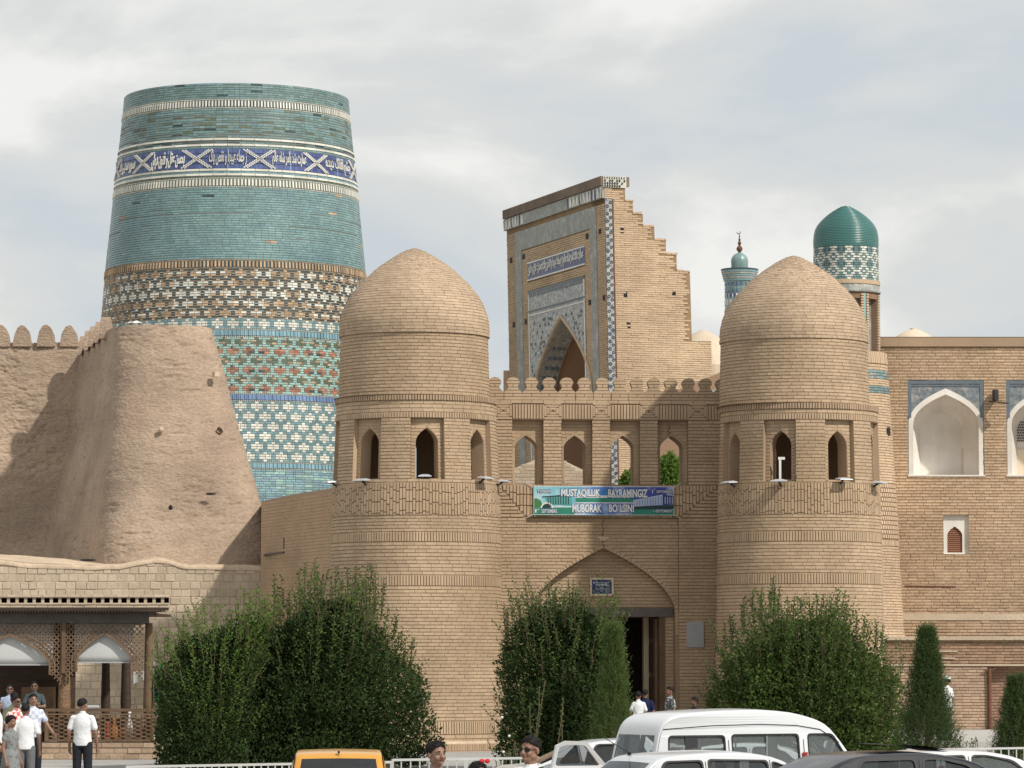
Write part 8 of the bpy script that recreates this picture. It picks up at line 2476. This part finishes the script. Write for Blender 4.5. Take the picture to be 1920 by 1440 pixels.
M['sun_lens'] = mat('sun_lens', (.008, .008, .009), .12, .02, 0, 3, spec=.6); M['bow_red'] = mat('bow_red', (.55, .02, .03), .6, .05, 0, 3)
B_ = 180
HIP = {1: ((.27, .0, 1.15), (.245, -.02, .90)), -1: ((-.27, .0, 1.15), (-.245, -.02, .90))}
person('man in a white short sleeved shirt and dark trousers seen from behind before the balustrade', 155, 67.0, 0, 1.74, B_ - 8, 'c_white', 'c_dark', 'skin_a', head_yaw=-28)
person('man seen from behind in a white shirt and grey trousers in the left group', 48, 66.0, 0, 1.66, B_ + 4, 'c_white', 'c_grey', 'skin_b', head_yaw=-10)
person('dark haired woman in a grey dress at the front of the left group', 21, 62.0, 0, 1.50, 60, 'c_greydress', 'same', 'skin_a', hair='big', female=True, skirt=True, sleeve=.3)
person('smiling man in a pale blue checked shirt stretching one hand to the right', 62, 74.0, 0, 1.76, 28, 'c_plaid_blue', 'c_dark', 'skin_c', arms={-1: ((-.245, .02, 1.13), (-.22, -.1, .9)), 1: ((.27, -.05, 1.15), (.34, -.22, .98))}, head_yaw=-10)
person('man in a red and pink checked shirt and sunglasses in the left group', 31, 72.0, 0, 1.74, 48, 'c_plaid_red', 'c_dark', 'skin_b', glasses=True)
person('dark haired man half hidden behind the man in the red checked shirt', 26, 76.0, 0, 1.78, B_ + 30, 'c_olive', 'c_dark', 'skin_b')
person('man in a pale blue shirt and sunglasses standing in the pavilion shade', 18, 88.5, .10, 1.76, -5, 'c_blue', 'c_dark', 'skin_b', glasses=True, head_yaw=12)
person('man in a dark polo shirt and sunglasses with folded arms in the pavilion shade', 64, 89.0, .17, 1.76, 0, 'c_polo', 'c_dark', 'skin_b', glasses=True, arms={1: ((.25, -.05, 1.15), (-.02, -.19, 1.16)), -1: ((-.25, -.05, 1.15), (.02, -.18, 1.20))})
person('man in a white shirt cut by the left edge of the picture', -7, 69.0, 0, 1.74, 90, 'c_white', 'c_dark', 'skin_a', arms={1: ((.25, .0, 1.13), (.22, -.06, .86)), -1: ((-.25, 0, 1.13), (-.25, -.08, .88))})
person('man in a black and white patterned shirt standing beside the gate doorway', 1256, 95.5, 0, 1.76, -70, 'c_floral', 'c_dark', 'skin_b')
person('boy in dark clothes walking left in front of the gate wall', 1302, 96.0, 0, 1.46, -80, 'c_dark', 'c_dark', 'skin_b', child=True)
person('woman in white clothes walking into the gate doorway', 1197, 98.0, 0, 1.62, B_, 'c_white', 'c_white', 'skin_b', female=True, skirt=True)
person('person in navy clothes walking into the gate doorway', 1210, 98.8, 0, 1.66, B_ - 15, 'c_navy', 'c_navy', 'skin_b')
person('man in a white shirt and pale cap standing by the low wall at the right', 1776, 101.0, .28, 1.70, B_ + 50, 'c_white', 'c_khaki', 'skin_a', cap='c_khaki_cap' if 'c_khaki_cap' in M else cloth_mat('c_khaki_cap', (.45, .52, .46)).name)
person('woman with tied back black hair and a dark patterned top, nearest to the camera', 819, 33.0, 0, 1.70, 28, 'c_bw', 'c_dark', 'skin_c', hair='bun', female=True, vox=.006, head_yaw=4)
person('man in dark sunglasses and a white open necked shirt, nearest to the camera', 994, 32.4, 0, 1.755, -30, 'c_white', 'c_dark', 'skin_a', glasses=True, vox=.006, head_yaw=-8)
person('small child with a red bow in black hair beside the man in sunglasses', 897, 33.2, 0, 1.49, 30, 'c_pink', 'c_dark', 'skin_a', female=True, bow=True, child=True)
# near pavement and raised walk
mb = MB(); mb.box((0, 27, -.1), (200, 18, .2)); o = mb.build('near_pavement', M['paving']); o['kind'] = 'structure'
a = Xat(1690, 1390, 99.5)
mb = MB(); mb.box((a + 10, 108.2, .14), (20, 17.4, .28)); o = mb.build('raised_walk', M['kerb']); o['kind'] = 'structure'

# =================================================================== tidy up
for o in bpy.data.objects:
    if '_worldkids' in o: del o['_worldkids']
